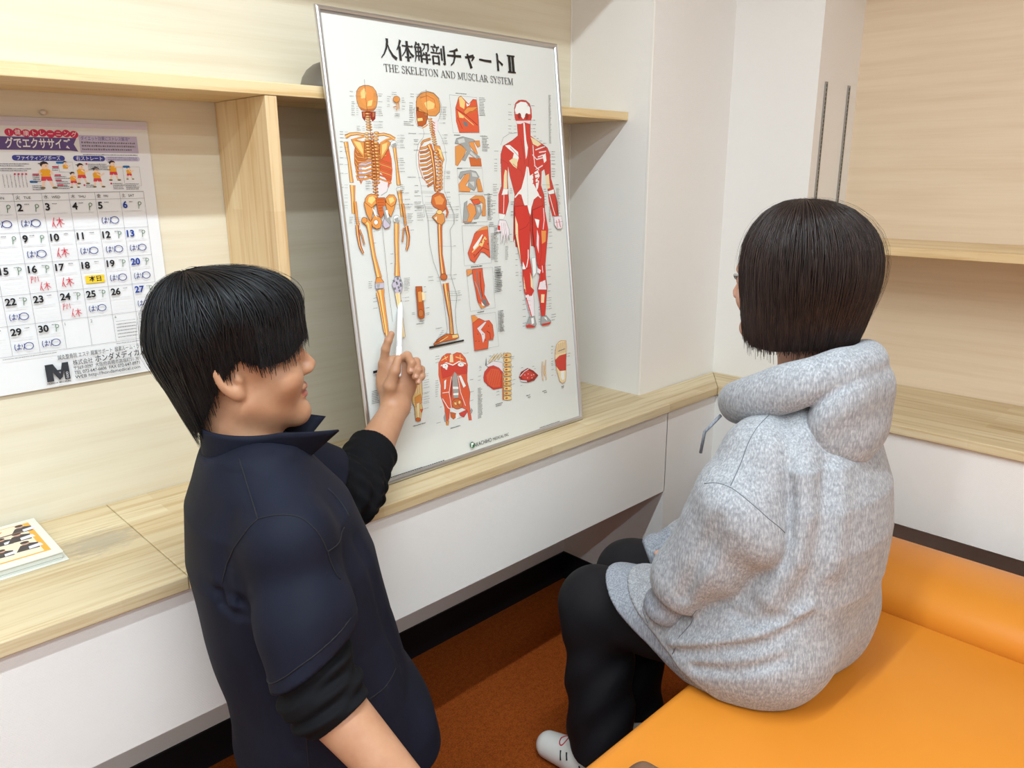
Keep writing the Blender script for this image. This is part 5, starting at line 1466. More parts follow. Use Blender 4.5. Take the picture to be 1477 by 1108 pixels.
('P','P',[5751,3979,5963,4019,5984,3763,5665,3801]),
('S','G',[5751,3979,5963,4019,5984,3763,5665,3801,5751,3979],[8]),
('P','F',[5765,3663,5894,3647,5844,3431,5734,3445]),
('S','R',[5655,3708,5811,3752,5950,3656],[46]),
('S','N',[5845,4219,5842,3969],[12]),
('S','P',[5886,4402,5890,4215],[23]),
('P','G',[5255,3132,5459,3134,5495,2906,5429,2846,5141,2897,5100,2934]),
('S','g',[5255,3132,5459,3134,5495,2906,5429,2846,5141,2897,5100,2934,5255,3132],[12]),
('P','R',[5100,2934,5236,2945,5454,2865,5361,2844,5138,2872]),
('P','G',[5698,3084,5894,3088,6066,2918,6038,2873,5730,2855,5660,2898]),
('S','g',[5698,3084,5894,3088,6066,2918,6038,2873,5730,2855,5660,2898,5698,3084],[12]),
('P','R',[5688,2893,5921,2891,6065,2902,6011,2845,5752,2835]),
('P','W',[5319,3091,5410,3094,5417,2950,5325,2932]),
('P','W',[5797,3054,5889,3041,5926,2938]),
('P','W',[5510,4622,5658,4624,5641,4240,5517,4129]),
('S','g',[5510,4622,5658,4624,5641,4240,5517,4129,5510,4622],[8]),
('P','P',[4481,5630,4704,5604,4785,5395,4774,5102,4748,5251,4684,5050,4669,5286,4576,5014,4585,5277,4455,5038,4503,5355,4264,5327,4423,5475]),
('S','g',[4481,5630,4704,5604,4785,5395,4774,5102,4748,5251,4684,5050,4669,5286,4576,5014,4585,5277,4455,5038,4503,5355,4264,5327,4423,5475,4481,5630],[11]),
('P','R',[4406,5505,4493,5486,4480,5371,4413,5390]),
('S','g',[4554,5554,4519,5063],[7]),
('S','g',[4616,5551,4622,5055],[7]),
('S','g',[4657,5548,4711,5107],[7]),
('P','P',[6472,5630,6780,5629,6809,5425,6750,5303,6582,5298,6474,5413]),
('S','g',[6472,5630,6780,5629,6809,5425,6750,5303,6582,5298,6474,5413,6472,5630],[12]),
('S','R',[6654,5558,6705,5337],[24]),
('S','R',[6557,5532,6585,5329],[20]),
('S','g',[6504,5473,6801,5488],[8]),
('L','K',[6309,5867,6274,5511,10,92,18]),
('L','K',[6244,5304,6244,5304,1,139,14]),
('S','g',[6225,5305,6138,5310],[5]),
('L','K',[6236,5227,6236,5227,1,139,14]),
('S','g',[6218,5228,6131,5234],[5]),
('L','K',[6226,5126,6226,5126,1,139,14]),
('S','g',[6208,5127,6120,5133],[5]),
('L','K',[6208,4941,6208,4941,1,139,14]),
('S','g',[6190,4942,6102,4949],[5]),
('L','K',[6197,4830,6197,4830,1,140,14]),
('S','g',[6179,4831,6091,4838],[5]),
('L','K',[4940,4763,4940,4763,1,123,13]),
('S','g',[5102,4749,5205,4740],[5]),
('L','K',[4924,4620,4924,4620,1,123,13]),
('S','g',[5086,4606,5190,4596],[5]),
('L','K',[4908,4478,4908,4478,1,123,13]),
('S','g',[5071,4462,5174,4452],[5]),
('L','K',[4889,4299,4889,4299,1,124,13]),
('S','g',[5051,4282,5155,4272],[5]),
('L','K',[4881,4227,4881,4227,1,124,13]),
('S','g',[5043,4210,5147,4199],[5]),
('L','K',[4991,4048,4991,4048,1,110,13]),
('S','g',[5138,4032,5194,4026],[5]),
('L','K',[4980,3943,4980,3943,1,110,13]),
('S','g',[5126,3926,5183,3919],[5]),
('L','K',[4968,3837,4968,3837,1,111,13]),
('S','g',[5115,3820,5172,3813],[5]),
('L','K',[5054,3580,5054,3580,1,134,13]),
('S','g',[5229,3558,5344,3543],[5]),
('L','K',[5043,3473,5043,3473,1,134,13]),
('S','g',[5218,3450,5332,3435],[5]),
('L','K',[5029,3345,5029,3345,1,134,13]),
('S','g',[5204,3321,5319,3305],[5]),
('L','K',[5010,3167,5010,3167,1,135,13]),
('S','g',[5185,3142,5300,3125],[5]),
('L','K',[4992,2998,4992,2998,1,135,14]),
('S','g',[5167,2972,5282,2954],[5]),
('L','K',[4984,2921,4984,2921,1,135,14]),
('S','g',[5159,2894,5274,2876],[5]),
('L','K',[6093,4383,6093,4383,1,132,14]),
('S','g',[6074,4384,5977,4394],[5]),
('L','K',[6080,4258,6080,4258,1,132,14]),
('S','g',[6062,4260,5965,4270],[5]),
('L','K',[6063,4087,6063,4087,1,133,14]),
('S','g',[6045,4089,5948,4099],[5]),
('L','K',[6043,3883,6043,3883,1,133,14]),
('S','g',[6025,3885,5928,3896],[5]),
('L','K',[6026,3711,6026,3711,1,133,14]),
('S','g',[6007,3713,5911,3724],[5]),
('L','K',[6032,3534,6032,3534,1,118,14]),
('S','g',[6014,3537,5916,3549],[5]),
('L','K',[6026,3471,6026,3471,1,118,14]),
('S','g',[6007,3474,5910,3486],[5]),
('L','K',[6017,3376,6017,3376,1,118,14]),
('S','g',[5998,3379,5901,3392],[5]),
('L','K',[6010,3313,6010,3313,1,118,14]),
('S','g',[5992,3316,5894,3329],[5]),
('L','K',[6004,3250,6004,3250,1,118,14]),
('S','g',[5985,3252,5888,3265],[5]),
('L','K',[5617,3334,5617,3334,1,77,14]),
('L','K',[5611,3271,5611,3271,1,77,14]),
('L','K',[5601,3178,5601,3178,1,77,14]),
('L','K',[5596,3130,5596,3130,1,77,14]),
('L','K',[5585,3021,5585,3021,1,77,14]),
('L','K',[5578,2958,5578,2958,1,78,14]),
('L','K',[6082,3078,6082,3078,1,183,14]),
('L','K',[6076,3014,6076,3014,1,183,14]),
('L','K',[6068,2934,6068,2934,1,183,14]),
('L','K',[4786,5254,4786,5254,1,92,13]),
('S','g',[4912,5246,5043,5237],[5]),
('L','K',[4766,5073,4766,5073,1,93,13]),
('S','g',[4892,5064,5023,5054],[5]),
('L','K',[4282,5484,4183,4627,24,138,17]),
('L','K',[4592,4969,4556,4654,10,106,17]),
('L','K',[4187,4492,4163,4282,4,279,17]),
('L','K',[4219,4415,4160,3904,15,196,17]),
('L','K',[4206,3404,4148,2903,15,164,20])],
[('P','E',[2174,2452,2307,2585,2447,2633,2563,2617,2591,2572,2750,2610,2883,2573,3005,2430,3054,2258,3011,2049,2988,1863,3048,1575,2991,1311,3011,887,2923,909,2901,1165,2753,1255,2383,1342,2316,1086,2213,947,2200,1114,2218,1380,2138,1667,2172,1926,2137,2171]),
('S','N',[2174,2452,2307,2585,2447,2633,2563,2617,2591,2572,2750,2610,2883,2573,3005,2430,3054,2258,3011,2049,2988,1863,3048,1575,2991,1311,3011,887,2923,909,2901,1165,2753,1255,2383,1342,2316,1086,2213,947,2200,1114,2218,1380,2138,1667,2172,1926,2137,2171,2174,2452],[10]),
('P','F',[2543,2594,2626,2579,2620,2394,2503,2416]),
('S','L',[2263,2501,2471,2555],[21]),
('S','L',[2703,2512,2933,2416],[21]),
('S','L',[2376,2598,2411,2486],[18]),
('S','L',[2844,2539,2843,2392],[18]),
('P','R',[2230,2376,2418,2406,2609,2311,2786,2350,3015,2225,3011,2049,2719,2094,2626,2179,2513,2095,2240,2071]),
('S','N',[2230,2376,2418,2406,2609,2311,2786,2350,3015,2225,3011,2049,2719,2094,2626,2179,2513,2095,2240,2071,2230,2376],[6]),
('S','W',[2230,2376,2403,2422,2595,2332,2790,2384,3006,2294],[27]),
('P','W',[2452,2333,2440,2308,2411,2291,2373,2287,2332,2295,2297,2314,2275,2340,2269,2369,2282,2394,2310,2410,2348,2415,2389,2407,2424,2388,2447,2362]),
('S','N',[2452,2333,2440,2308,2411,2291,2373,2287,2332,2295,2297,2314,2275,2340,2269,2369,2282,2394,2310,2410,2348,2415,2389,2407,2424,2388,2447,2362,2452,2333],[9]),
('P','W',[2341,2328,2421,2300,2405,2255,2360,2269]),
('P','W',[2944,2279,2931,2258,2900,2245,2858,2243,2813,2252,2773,2270,2747,2293,2740,2318,2753,2339,2784,2352,2826,2354,2871,2346,2911,2328,2937,2304]),
('S','N',[2944,2279,2931,2258,2900,2245,2858,2243,2813,2252,2773,2270,2747,2293,2740,2318,2753,2339,2784,2352,2826,2354,2871,2346,2911,2328,2937,2304,2944,2279],[9]),
('P','K',[2384,2354,2382,2350,2378,2347,2373,2346,2367,2347,2362,2350,2359,2355,2358,2359,2360,2364,2364,2366,2370,2367,2375,2366,2380,2363,2384,2359]),
('P','K',[2849,2303,2847,2298,2843,2295,2837,2294,2831,2295,2826,2299,2823,2303,2822,2308,2824,2312,2828,2315,2834,2316,2840,2315,2845,2312,2848,2307]),
('P','G',[2540,2036,2625,2166,2690,2086,2698,1651,2664,1522,2512,1551,2520,1825]),
('S','g',[2540,2036,2625,2166,2690,2086,2698,1651,2664,1522,2512,1551,2520,1825,2540,2036],[9]),
('P','W',[2530,1823,2698,1787,2691,1734,2522,1765]),
('P','W',[2520,1663,2679,1642,2673,1589,2514,1616]),
('P','N',[2450,1543,2536,1956,2510,2015,2423,1657]),
('P','W',[2283,2009,2353,2034,2308,1817,2256,1801]),
('S','N',[2283,2009,2353,2034,2308,1817,2256,1801,2283,2009],[6]),
('P','W',[2731,2051,2817,2047,2940,1763,2847,1728]),
('S','N',[2731,2051,2817,2047,2940,1763,2847,1728,2731,2051],[9]),
('S','W',[2517,2068,2397,1717,2423,1332],[15]),
('S','W',[2714,2054,2749,1640,2863,1285],[15]),
('S','W',[2197,1734,2397,1717],[15]),
('P','O',[2782,1345,2758,1293,2705,1260,2634,1251,2559,1268,2495,1309,2454,1364,2444,1423,2468,1474,2520,1507,2590,1517,2665,1500,2730,1460,2772,1405]),
('S','N',[2782,1345,2758,1293,2705,1260,2634,1251,2559,1268,2495,1309,2454,1364,2444,1423,2468,1474,2520,1507,2590,1517,2665,1500,2730,1460,2772,1405,2782,1345],[12]),
('P','L',[2604,1400,2585,1374,2550,1375,2525,1401,2529,1433,2559,1447,2592,1432]),
('P','L',[2719,1401,2702,1374,2673,1374,2652,1399,2656,1432,2682,1447,2710,1433]),
('S','D',[2536,1470,2688,1298],[12]),
('S','W',[2180,1604,2316,1357,2567,1162,2784,1220],[18]),
('P','O',[2369,1236,2533,1170,2556,1082,2447,1040,2370,1113]),
('S','N',[2369,1236,2533,1170,2556,1082,2447,1040,2370,1113,2369,1236],[9]),
('P','R',[2634,1146,2886,1183,2915,1134,2776,1015,2677,1066]),
('S','N',[2634,1146,2886,1183,2915,1134,2776,1015,2677,1066,2634,1146],[9]),
('P','W',[2530,1143,2634,1146,2582,1007,2516,1037]),
('P','G',[2154,1152,2221,1272,2223,1027,2174,1039]),
('S','g',[2154,1152,2221,1272,2223,1027,2174,1039,2154,1152],[6]),
('P','G',[3030,1191,3076,1124,3031,1051,2989,1089]),
('S','g',[3030,1191,3076,1124,3031,1051,2989,1089,3030,1191],[6]),
('P','B',[2226,1053,2309,1033,2279,931,2213,947]),
('S','N',[2226,1053,2309,1033,2279,931,2213,947,2226,1053],[6]),
('L','K',[2100,2610,2100,2610,1,128,10]),
('S','g',[2254,2581,2306,2572],[4]),
('L','K',[2092,2551,2092,2551,1,128,10]),
('S','g',[2246,2523,2298,2513],[4]),
('L','K',[2081,2470,2081,2470,1,128,10]),
('S','g',[2235,2441,2287,2431],[4]),
('L','K',[3054,2542,3054,2542,1,92,11]),
('S','g',[3040,2544,2951,2560],[4]),
('L','K',[2026,2049,2026,2049,1,105,11]),
('L','K',[2019,1998,2019,1998,1,105,11]),
('L','K',[2012,1944,2012,1944,1,105,11]),
('L','K',[2005,1892,2005,1892,1,106,11]),
('L','K',[1998,1841,1998,1841,1,106,11]),
('L','K',[1992,1792,1992,1792,1,106,11]),
('L','K',[1985,1741,1985,1741,1,106,11]),
('L','K',[1978,1689,1978,1689,1,106,11]),
('L','K',[2075,1414,2075,1414,1,101,11]),
('S','g',[2198,1385,2267,1369],[4]),
('L','K',[1925,1060,1925,1060,1,178,11]),
('L','K',[3078,1877,3078,1877,1,150,11]),
('L','K',[3042,1582,3042,1582,1,151,11]),
('L','K',[3017,1374,3017,1374,1,151,11]),
('L','K',[2550,1028,2550,1028,1,278,11]),
('L','K',[2325,837,2325,837,1,459,22]),
('L','K',[3299,1618,3211,890,22,159,18]),
('P','R',[3512,1866,3564,1994,3724,2097,3911,2094,4091,2003,4180,1844,4109,1487,3804,1501,3634,1645,3518,1767]),
('S','N',[3512,1866,3564,1994,3724,2097,3911,2094,4091,2003,4180,1844,4109,1487,3804,1501,3634,1645,3518,1767,3512,1866],[10]),
('P','P',[3637,2147,3887,2211,4181,2128,4183,1872,4053,2011,3874,2101,3687,2095]),
('S','g',[3637,2147,3887,2211,4181,2128,4183,1872,4053,2011,3874,2101,3687,2095,3637,2147],[10]),
('P','E',[3608,1902,3791,2033,4048,1969,4125,1798,4037,1531,3810,1551,3637,1672]),
('S','R',[3612,1621,3808,2016],[16]),
('S','R',[3694,1615,3880,1991],[16]),
('S','R',[3775,1609,3953,1965],[16]),
('S','R',[3858,1603,4026,1940],[16]),
('S','R',[3941,1597,4100,1914],[17]),
('S','R',[4024,1591,4174,1888],[17]),
('S','D',[3736,2197,3961,2365],[52]),
('S','F',[3736,2197,3961,2365],[36]),
('S','D',[3887,2214,4074,2361],[52]),
('S','F',[3887,2214,4074,2361],[36]),
('S','D',[4040,2230,4188,2358],[53]),
('S','F',[4040,2230,4188,2358],[36]),
('S','D',[4195,2247,4303,2354],[53]),
('S','F',[4195,2247,4303,2354],[36]),
('P','g',[3598,2126,3661,2350,3658,2170]),
('P','T',[4250,2327,4398,2334,4511,2297,4522,2221,4385,2217,4253,2253]),
('S','D',[4250,2327,4398,2334,4511,2297,4522,2221,4385,2217,4253,2253,4250,2327],[10]),
('P','o',[4297,2296,4375,2304,4389,2256,4312,2259]),
('P','L',[4237,2208,4385,2215,4498,2177,4509,2100,4372,2098,4240,2134]),
('S','D',[4237,2208,4385,2215,4498,2177,4509,2100,4372,2098,4240,2134,4237,2208],[10]),
('P','o',[4283,2177,4362,2185,4376,2137,4299,2140]),
('P','T',[4223,2089,4371,2095,4484,2056,4496,1980,4358,1978,4226,2014]),
('S','D',[4223,2089,4371,2095,4484,2056,4496,1980,4358,1978,4226,2014,4223,2089],[10]),
('P','o',[4270,2057,4348,2065,4363,2017,4285,2020]),
('P','L',[4210,1969,4358,1975,4471,1936,4482,1859,4345,1857,4213,1895]),
('S','D',[4210,1969,4358,1975,4471,1936,4482,1859,4345,1857,4213,1895,4210,1969],[10]),
('P','o',[4256,1937,4335,1945,4349,1896,4272,1900]),
('P','T',[4196,1849,4344,1854,4458,1815,4469,1738,4331,1737,4199,1775]),
('S','D',[4196,1849,4344,1854,4458,1815,4469,1738,4331,1737,4199,1775,4196,1849],[10]),
('P','o',[4243,1817,4322,1825,4336,1776,4258,1780]),
('P','L',[4183,1729,4331,1734,4444,1694,4455,1616,4318,1616,4186,1654]),
('S','D',[4183,1729,4331,1734,4444,1694,4455,1616,4318,1616,4186,1654,4183,1729],[10]),
('P','o',[4229,1697,4308,1704,4322,1655,4245,1660]),
('P','T',[4169,1609,4317,1613,4431,1572,4442,1495,4304,1495,4172,1534]),
('S','D',[4169,1609,4317,1613,4431,1572,4442,1495,4304,1495,4172,1534,4169,1609],[10]),
('P','o',[4216,1577,4295,1583,4309,1534,4231,1539]),
('P','L',[4155,1489,4304,1492,4417,1451,4429,1373,4291,1373,4159,1413]),
('S','D',[4155,1489,4304,1492,4417,1451,4429,1373,4291,1373,4159,1413,4155,1489],[10]),
('P','o',[4202,1456,4281,1462,4295,1413,4217,1418]),
('P','T',[4142,1368,4290,1371,4404,1329,4415,1251,4277,1252,4145,1293]),
('S','D',[4142,1368,4290,1371,4404,1329,4415,1251,4277,1252,4145,1293,4142,1368],[10]),
('P','o',[4189,1335,4267,1341,4281,1292,4204,1297]),
('P','L',[4128,1247,4277,1249,4390,1207,4401,1128,4263,1130,4131,1171]),
('S','D',[4128,1247,4277,1249,4390,1207,4401,1128,4263,1130,4131,1171,4128,1247],[10]),
('P','o',[4175,1214,4254,1219,4268,1170,4190,1176]),
('P','H',[4142,1852,4180,1844,4131,1166,4081,1177]),
('L','K',[3834,1103,3829,1059,2,332,21]),
('L','K',[3406,2149,3406,2149,1,76,11]),
('L','K',[3402,2114,3402,2114,1,76,11]),
('L','K',[3395,2055,3395,2055,1,76,11]),
('L','K',[3335,1915,3335,1915,1,127,11]),
('L','K',[3323,1821,3323,1821,1,127,11]),
('L','K',[4532,2205,4532,2205,1,101,12]),
('S','g',[4517,2207,4463,2217],[4]),
('L','K',[4527,2154,4527,2154,1,101,12]),
('S','g',[4511,2157,4458,2167],[4]),
('L','K',[4504,1947,4504,1947,1,101,12]),
('S','g',[4488,1950,4435,1960],[4]),
('L','K',[4483,1611,4483,1611,1,116,12]),
('S','g',[4467,1614,4398,1628],[4]),
('L','K',[4471,1503,4471,1503,1,116,12]),
('S','g',[4455,1506,4386,1521],[4]),
('L','K',[3894,1419,3894,1419,1,112,12]),
('L','K',[3884,1336,3884,1336,1,112,12]),
('L','K',[3753,2347,3753,2347,1,96,12]),
('P','N',[4726,1648,4811,1762,5062,1822,5258,1719,5431,1566,5273,1464,5043,1451,4826,1526]),
('S','N',[4726,1648,4811,1762,5062,1822,5258,1719,5431,1566,5273,1464,5043,1451,4826,1526,4726,1648],[11]),
('P','R',[4800,1663,5057,1773,5292,1638,5325,1557,5070,1505,4851,1565]),
('S','P',[4759,1656,4932,1753,5100,1794],[21]),
('P','P',[4924,1679,4971,1658,4921,1653]),
('P','P',[5047,1684,5095,1662,5045,1658]),
('P','P',[5166,1631,5213,1609,5163,1605]),
('P','P',[5017,1587,5064,1565,5014,1561]),
('P','P',[5179,1554,5226,1533,5176,1528]),
('P','P',[5249,1629,5297,1607,5246,1603]),
('P','P',[4750,1571,4988,1507,5003,1460,4784,1514]),
('S','g',[4750,1571,4988,1507,5003,1460,4784,1514,4750,1571],[7]),
('L','K',[4937,1104,4937,1104,1,197,25]),
('L','K',[4988,1048,4988,1048,1,127,23]),
('L','K',[4822,1862,4822,1862,1,83,12]),
('L','K',[5228,1828,5228,1828,1,92,13]),
('L','K',[5304,1754,5304,1754,1,71,13]),
('L','K',[4753,1415,4753,1415,1,90,12]),
('S','H',[5635,1899,5589,1654,5597,1397],[40]),
('S','F',[5635,1899,5589,1654,5597,1397],[25]),
('S','H',[5766,1920,5718,1659,5725,1386],[40]),
('S','F',[5766,1920,5718,1659,5725,1386],[25]),
('S','H',[5679,1786,5670,1608,5695,1513],[40]),
('S','F',[5679,1786,5670,1608,5695,1513],[25]),
('L','K',[5541,1098,5541,1098,1,211,23]),
('L','K',[5605,1048,5605,1048,1,132,23]),
('P','F',[6121,1854,6152,2090,6234,2257,6330,2325,6420,2340,6620,2313,6628,2159,6558,1743,6521,1348,6471,1203,6355,1171,6250,1248,6166,1541]),
('S','O',[6121,1854,6152,2090,6234,2257,6330,2325,6420,2340,6620,2313,6628,2159,6558,1743,6521,1348,6471,1203,6355,1171,6250,1248,6166,1541,6121,1854],[11]),
('P','R',[6129,1853,6315,1940,6586,1953,6522,1503,6277,1535,6137,1700]),
('S','N',[6129,1853,6315,1940,6586,1953,6522,1503,6277,1535,6137,1700,6129,1853],[8]),
('S','o',[6178,1995,6239,2256],[48]),
('S','F',[6178,1995,6239,2256],[30]),
('S','o',[6267,1994,6324,2266],[48]),
('S','F',[6267,1994,6324,2266],[30]),
('S','o',[6356,1994,6409,2276],[48]),
('S','F',[6356,1994,6409,2276],[30]),
('S','o',[6446,1993,6495,2285],[49]),
('S','F',[6446,1993,6495,2285],[30]),
('S','o',[6536,1992,6582,2295],[49]),
('S','F',[6536,1992,6582,2295],[30]),
('P','W',[6328,1510,6463,1499,6432,1273,6350,1259,6305,1361]),
('S','g',[6274,2069,6554,2096],[23]),
('L','K',[6306,1082,6302,1046,2,137,24]),
('L','K',[6009,2235,6009,2235,1,95,13]),
('S','g',[6138,2213,6185,2205],[5]),
('L','K',[6000,2147,6000,2147,1,95,13]),
('S','g',[6129,2124,6177,2116],[5]),
('L','K',[5992,2059,5992,2059,1,95,13]),
('S','g',[6121,2036,6168,2027],[5]),
('L','K',[5977,1911,5977,1911,1,95,13]),
('S','g',[6106,1887,6154,1878],[5]),
('L','K',[5970,1837,5970,1837,1,95,13]),
('S','g',[6099,1813,6147,1804],[5]),
('L','K',[5964,1778,5964,1778,1,96,13]),
('S','g',[6093,1753,6141,1744],[5]),
('L','K',[5960,1733,5960,1733,1,96,13]),
('S','g',[6089,1709,6137,1700],[5]),
('L','K',[5948,1614,5948,1614,1,96,13]),
('S','g',[6077,1589,6125,1580],[5]),
('L','K',[5934,1465,5934,1465,1,96,13]),
('S','g',[6063,1440,6111,1430],[5]),
('L','K',[6654,1941,6654,1941,1,114,14]),
('S','g',[6636,1944,6564,1957],[5]),
('L','K',[6647,1865,6647,1865,1,114,14]),
('S','g',[6629,1868,6557,1881],[5]),
('L','K',[6624,1622,6624,1622,1,114,14]),
('S','g',[6606,1626,6535,1639],[5]),
('L','K',[5329,149,5329,149,1,1064,23]),
('P','T',[1302,1922,1408,2101,1467,2133,1559,2248,1606,2351,1614,2102,1594,1858,1535,1622,1557,1480,1505,1401,1454,1230,1372,1239,1321,1308,1336,1577,1285,1702]),
('S','D',[1302,1922,1408,2101,1467,2133,1559,2248,1606,2351,1614,2102,1594,1858,1535,1622,1557,1480,1505,1401,1454,1230,1372,1239,1321,1308,1336,1577,1285,1702,1302,1922],[8]),
('S','o',[1335,1848,1381,2062,1431,2230],[37]),
('S','F',[1335,1848,1381,2062,1431,2230],[24]),
('S','o',[1405,1859,1447,2048,1501,2247],[37]),
('S','F',[1405,1859,1447,2048,1501,2247],[25]),
('S','o',[1475,1871,1513,2033,1572,2264],[37]),
('S','F',[1475,1871,1513,2033,1572,2264],[25]),
('S','o',[1526,1886,1561,2023,1625,2284],[37]),
('S','F',[1526,1886,1561,2023,1625,2284],[25]),
('P','B',[1366,1796,1538,1848,1551,1641,1362,1571]),
('S','D',[1366,1796,1538,1848,1551,1641,1362,1571,1366,1796],[7]),
('P','F',[1388,1655,1484,1656,1430,1304,1369,1319]),
('S','D',[1388,1655,1484,1656,1430,1304,1369,1319,1388,1655],[7]),
('P','O',[1466,1261,1456,1244,1433,1233,1402,1232,1369,1240,1340,1256,1321,1277,1317,1298,1327,1315,1349,1325,1380,1327,1414,1319,1443,1303,1461,1282]),
('S','D',[1466,1261,1456,1244,1433,1233,1402,1232,1369,1240,1340,1256,1321,1277,1317,1298,1327,1315,1349,1325,1380,1327,1414,1319,1443,1303,1461,1282,1466,1261],[7]),
('P','E',[1476,1499,1558,1491,1505,1401]),
('S','N',[1476,1499,1558,1491,1505,1401,1476,1499],[5]),
('P','K',[1497,2332,1493,2320,1486,2310,1476,2306,1467,2308,1459,2316,1455,2327,1454,2341,1458,2354,1466,2363,1475,2367,1484,2365,1492,2358,1496,2346]),
('P','N',[1616,2322,1611,2307,1600,2297,1586,2293,1572,2296,1560,2305,1553,2319,1552,2335,1557,2349,1567,2359,1581,2364,1596,2361,1607,2352,1615,2338]),
('L','K',[1692,2271,1692,2271,1,179,9]),
('S','g',[1681,2273,1638,2282],[3]),
('L','K',[1685,2223,1685,2223,1,179,9]),
('S','g',[1674,2225,1631,2234],[3]),
('L','K',[1673,2135,1673,2135,1,179,9]),
('S','g',[1663,2137,1620,2146],[3]),
('L','K',[1666,2080,1666,2080,1,179,9]),
('S','g',[1655,2082,1612,2091],[3]),
('L','K',[1659,2025,1659,2025,1,179,9]),
('S','g',[1648,2027,1605,2037],[3]),
('L','K',[1650,1959,1650,1959,1,179,9]),
('S','g',[1639,1962,1596,1971],[3]),
('L','K',[1635,1849,1635,1849,1,180,9]),
('S','g',[1624,1851,1581,1861],[3]),
('L','K',[1632,1827,1632,1827,1,180,9]),
('S','g',[1621,1829,1578,1839],[3]),
('L','K',[1621,1750,1621,1750,1,180,9]),
('S','g',[1611,1752,1567,1762],[3]),
('L','K',[1614,1695,1614,1695,1,180,9]),
('S','g',[1603,1697,1560,1707],[3]),
('L','K',[1606,1639,1606,1639,1,180,9]),
('S','g',[1596,1642,1552,1652],[3]),
('L','K',[1602,1606,1602,1606,1,180,9]),
('S','g',[1591,1609,1548,1619],[3]),
('L','K',[1585,1484,1585,1484,1,181,9]),
('S','g',[1575,1487,1532,1497],[3]),
('L','K',[1118,1796,1118,1796,1,170,9]),
('S','g',[1311,1752,1358,1741],[3]),
('L','K',[1110,1742,1110,1742,1,170,9]),
('S','g',[1303,1697,1351,1686],[3]),
('L','K',[1102,1688,1102,1688,1,170,9]),
('S','g',[1296,1643,1343,1632],[3]),
('L','K',[1096,1644,1096,1644,1,170,9]),
('S','g',[1290,1599,1337,1588],[3]),
('L','K',[1087,1579,1087,1579,1,170,9]),
('S','g',[1281,1533,1328,1522],[3]),
('L','K',[1073,1477,1073,1477,1,170,9]),
('S','g',[1267,1430,1314,1419],[3]),
('L','K',[1217,1152,1217,1152,1,371,22]),
('L','K',[236,2156,198,1895,8,227,16]),
('P','H',[549,2293,681,2276,643,2067,527,2092]),
('S','D',[549,2293,681,2276,643,2067,527,2092,549,2293],[5]),
('L','K',[399,155,399,155,1,1446,17]),
('S','K',[399,155,438,155],[18]),
('S','K',[458,155,497,155],[18]),
('S','K',[517,155,556,155],[18]),
('S','K',[576,155,616,155],[18]),
('S','K',[636,155,676,155],[18]),
('S','K',[696,154,736,154],[18]),
('S','K',[756,154,796,154],[19]),
('S','K',[816,154,857,154],[19]),
('S','K',[877,154,918,154],[19]),
('S','K',[938,154,979,153],[19]),
('S','K',[1000,153,1041,153],[19]),
('S','K',[1061,153,1102,153],[19]),
('S','K',[1123,153,1165,153],[19]),
('S','K',[1185,153,1227,153],[19]),
('S','K',[1248,152,1290,152],[19]),
('S','K',[1311,152,1353,152],[19]),
('S','K',[1374,152,1416,152],[19]),
('S','K',[1437,152,1480,152],[19]),
('S','K',[1501,152,1544,152],[19]),
('S','K',[1565,151,1608,151],[19]),
('S','K',[1630,151,1673,151],[20]),
('S','K',[1694,151,1738,151],[20]),
('S','K',[1759,151,1803,151],[20]),
('S','K',[1825,150,1869,150],[20]),
('S','K',[1890,150,1934,150],[20]),
('S','K',[1956,150,2001,150],[20]),
('P','e',[2994,275,2982,243,2957,221,2924,214,2889,224,2860,248,2842,281,2838,317,2850,349,2875,371,2908,378,2942,368,2972,345,2990,312]),
('P','W',[2880,350,2964,342,2949,295,2920,295,2904,240,2877,247])]]
ART_PAL = {'B': (222, 148, 78), 'D': (128, 70, 38), 'L': (243, 205, 130), 'O': (205, 104, 50), 'R': (208, 62, 52), 'K': (34, 32, 32), 'W': (243, 240, 234), 'G': (165, 163, 158), 'T': (228, 188, 120), 'N': (150, 44, 40), 'P': (236, 222, 222), 'H': (190, 112, 62), 'g': (120, 122, 122), 'F': (238, 216, 170), 'E': (222, 92, 58), 'e': (60, 110, 80), 'q': (208, 206, 200), 'o': (186, 92, 44), 'm': (232, 150, 80), 'V': (196, 186, 200)}
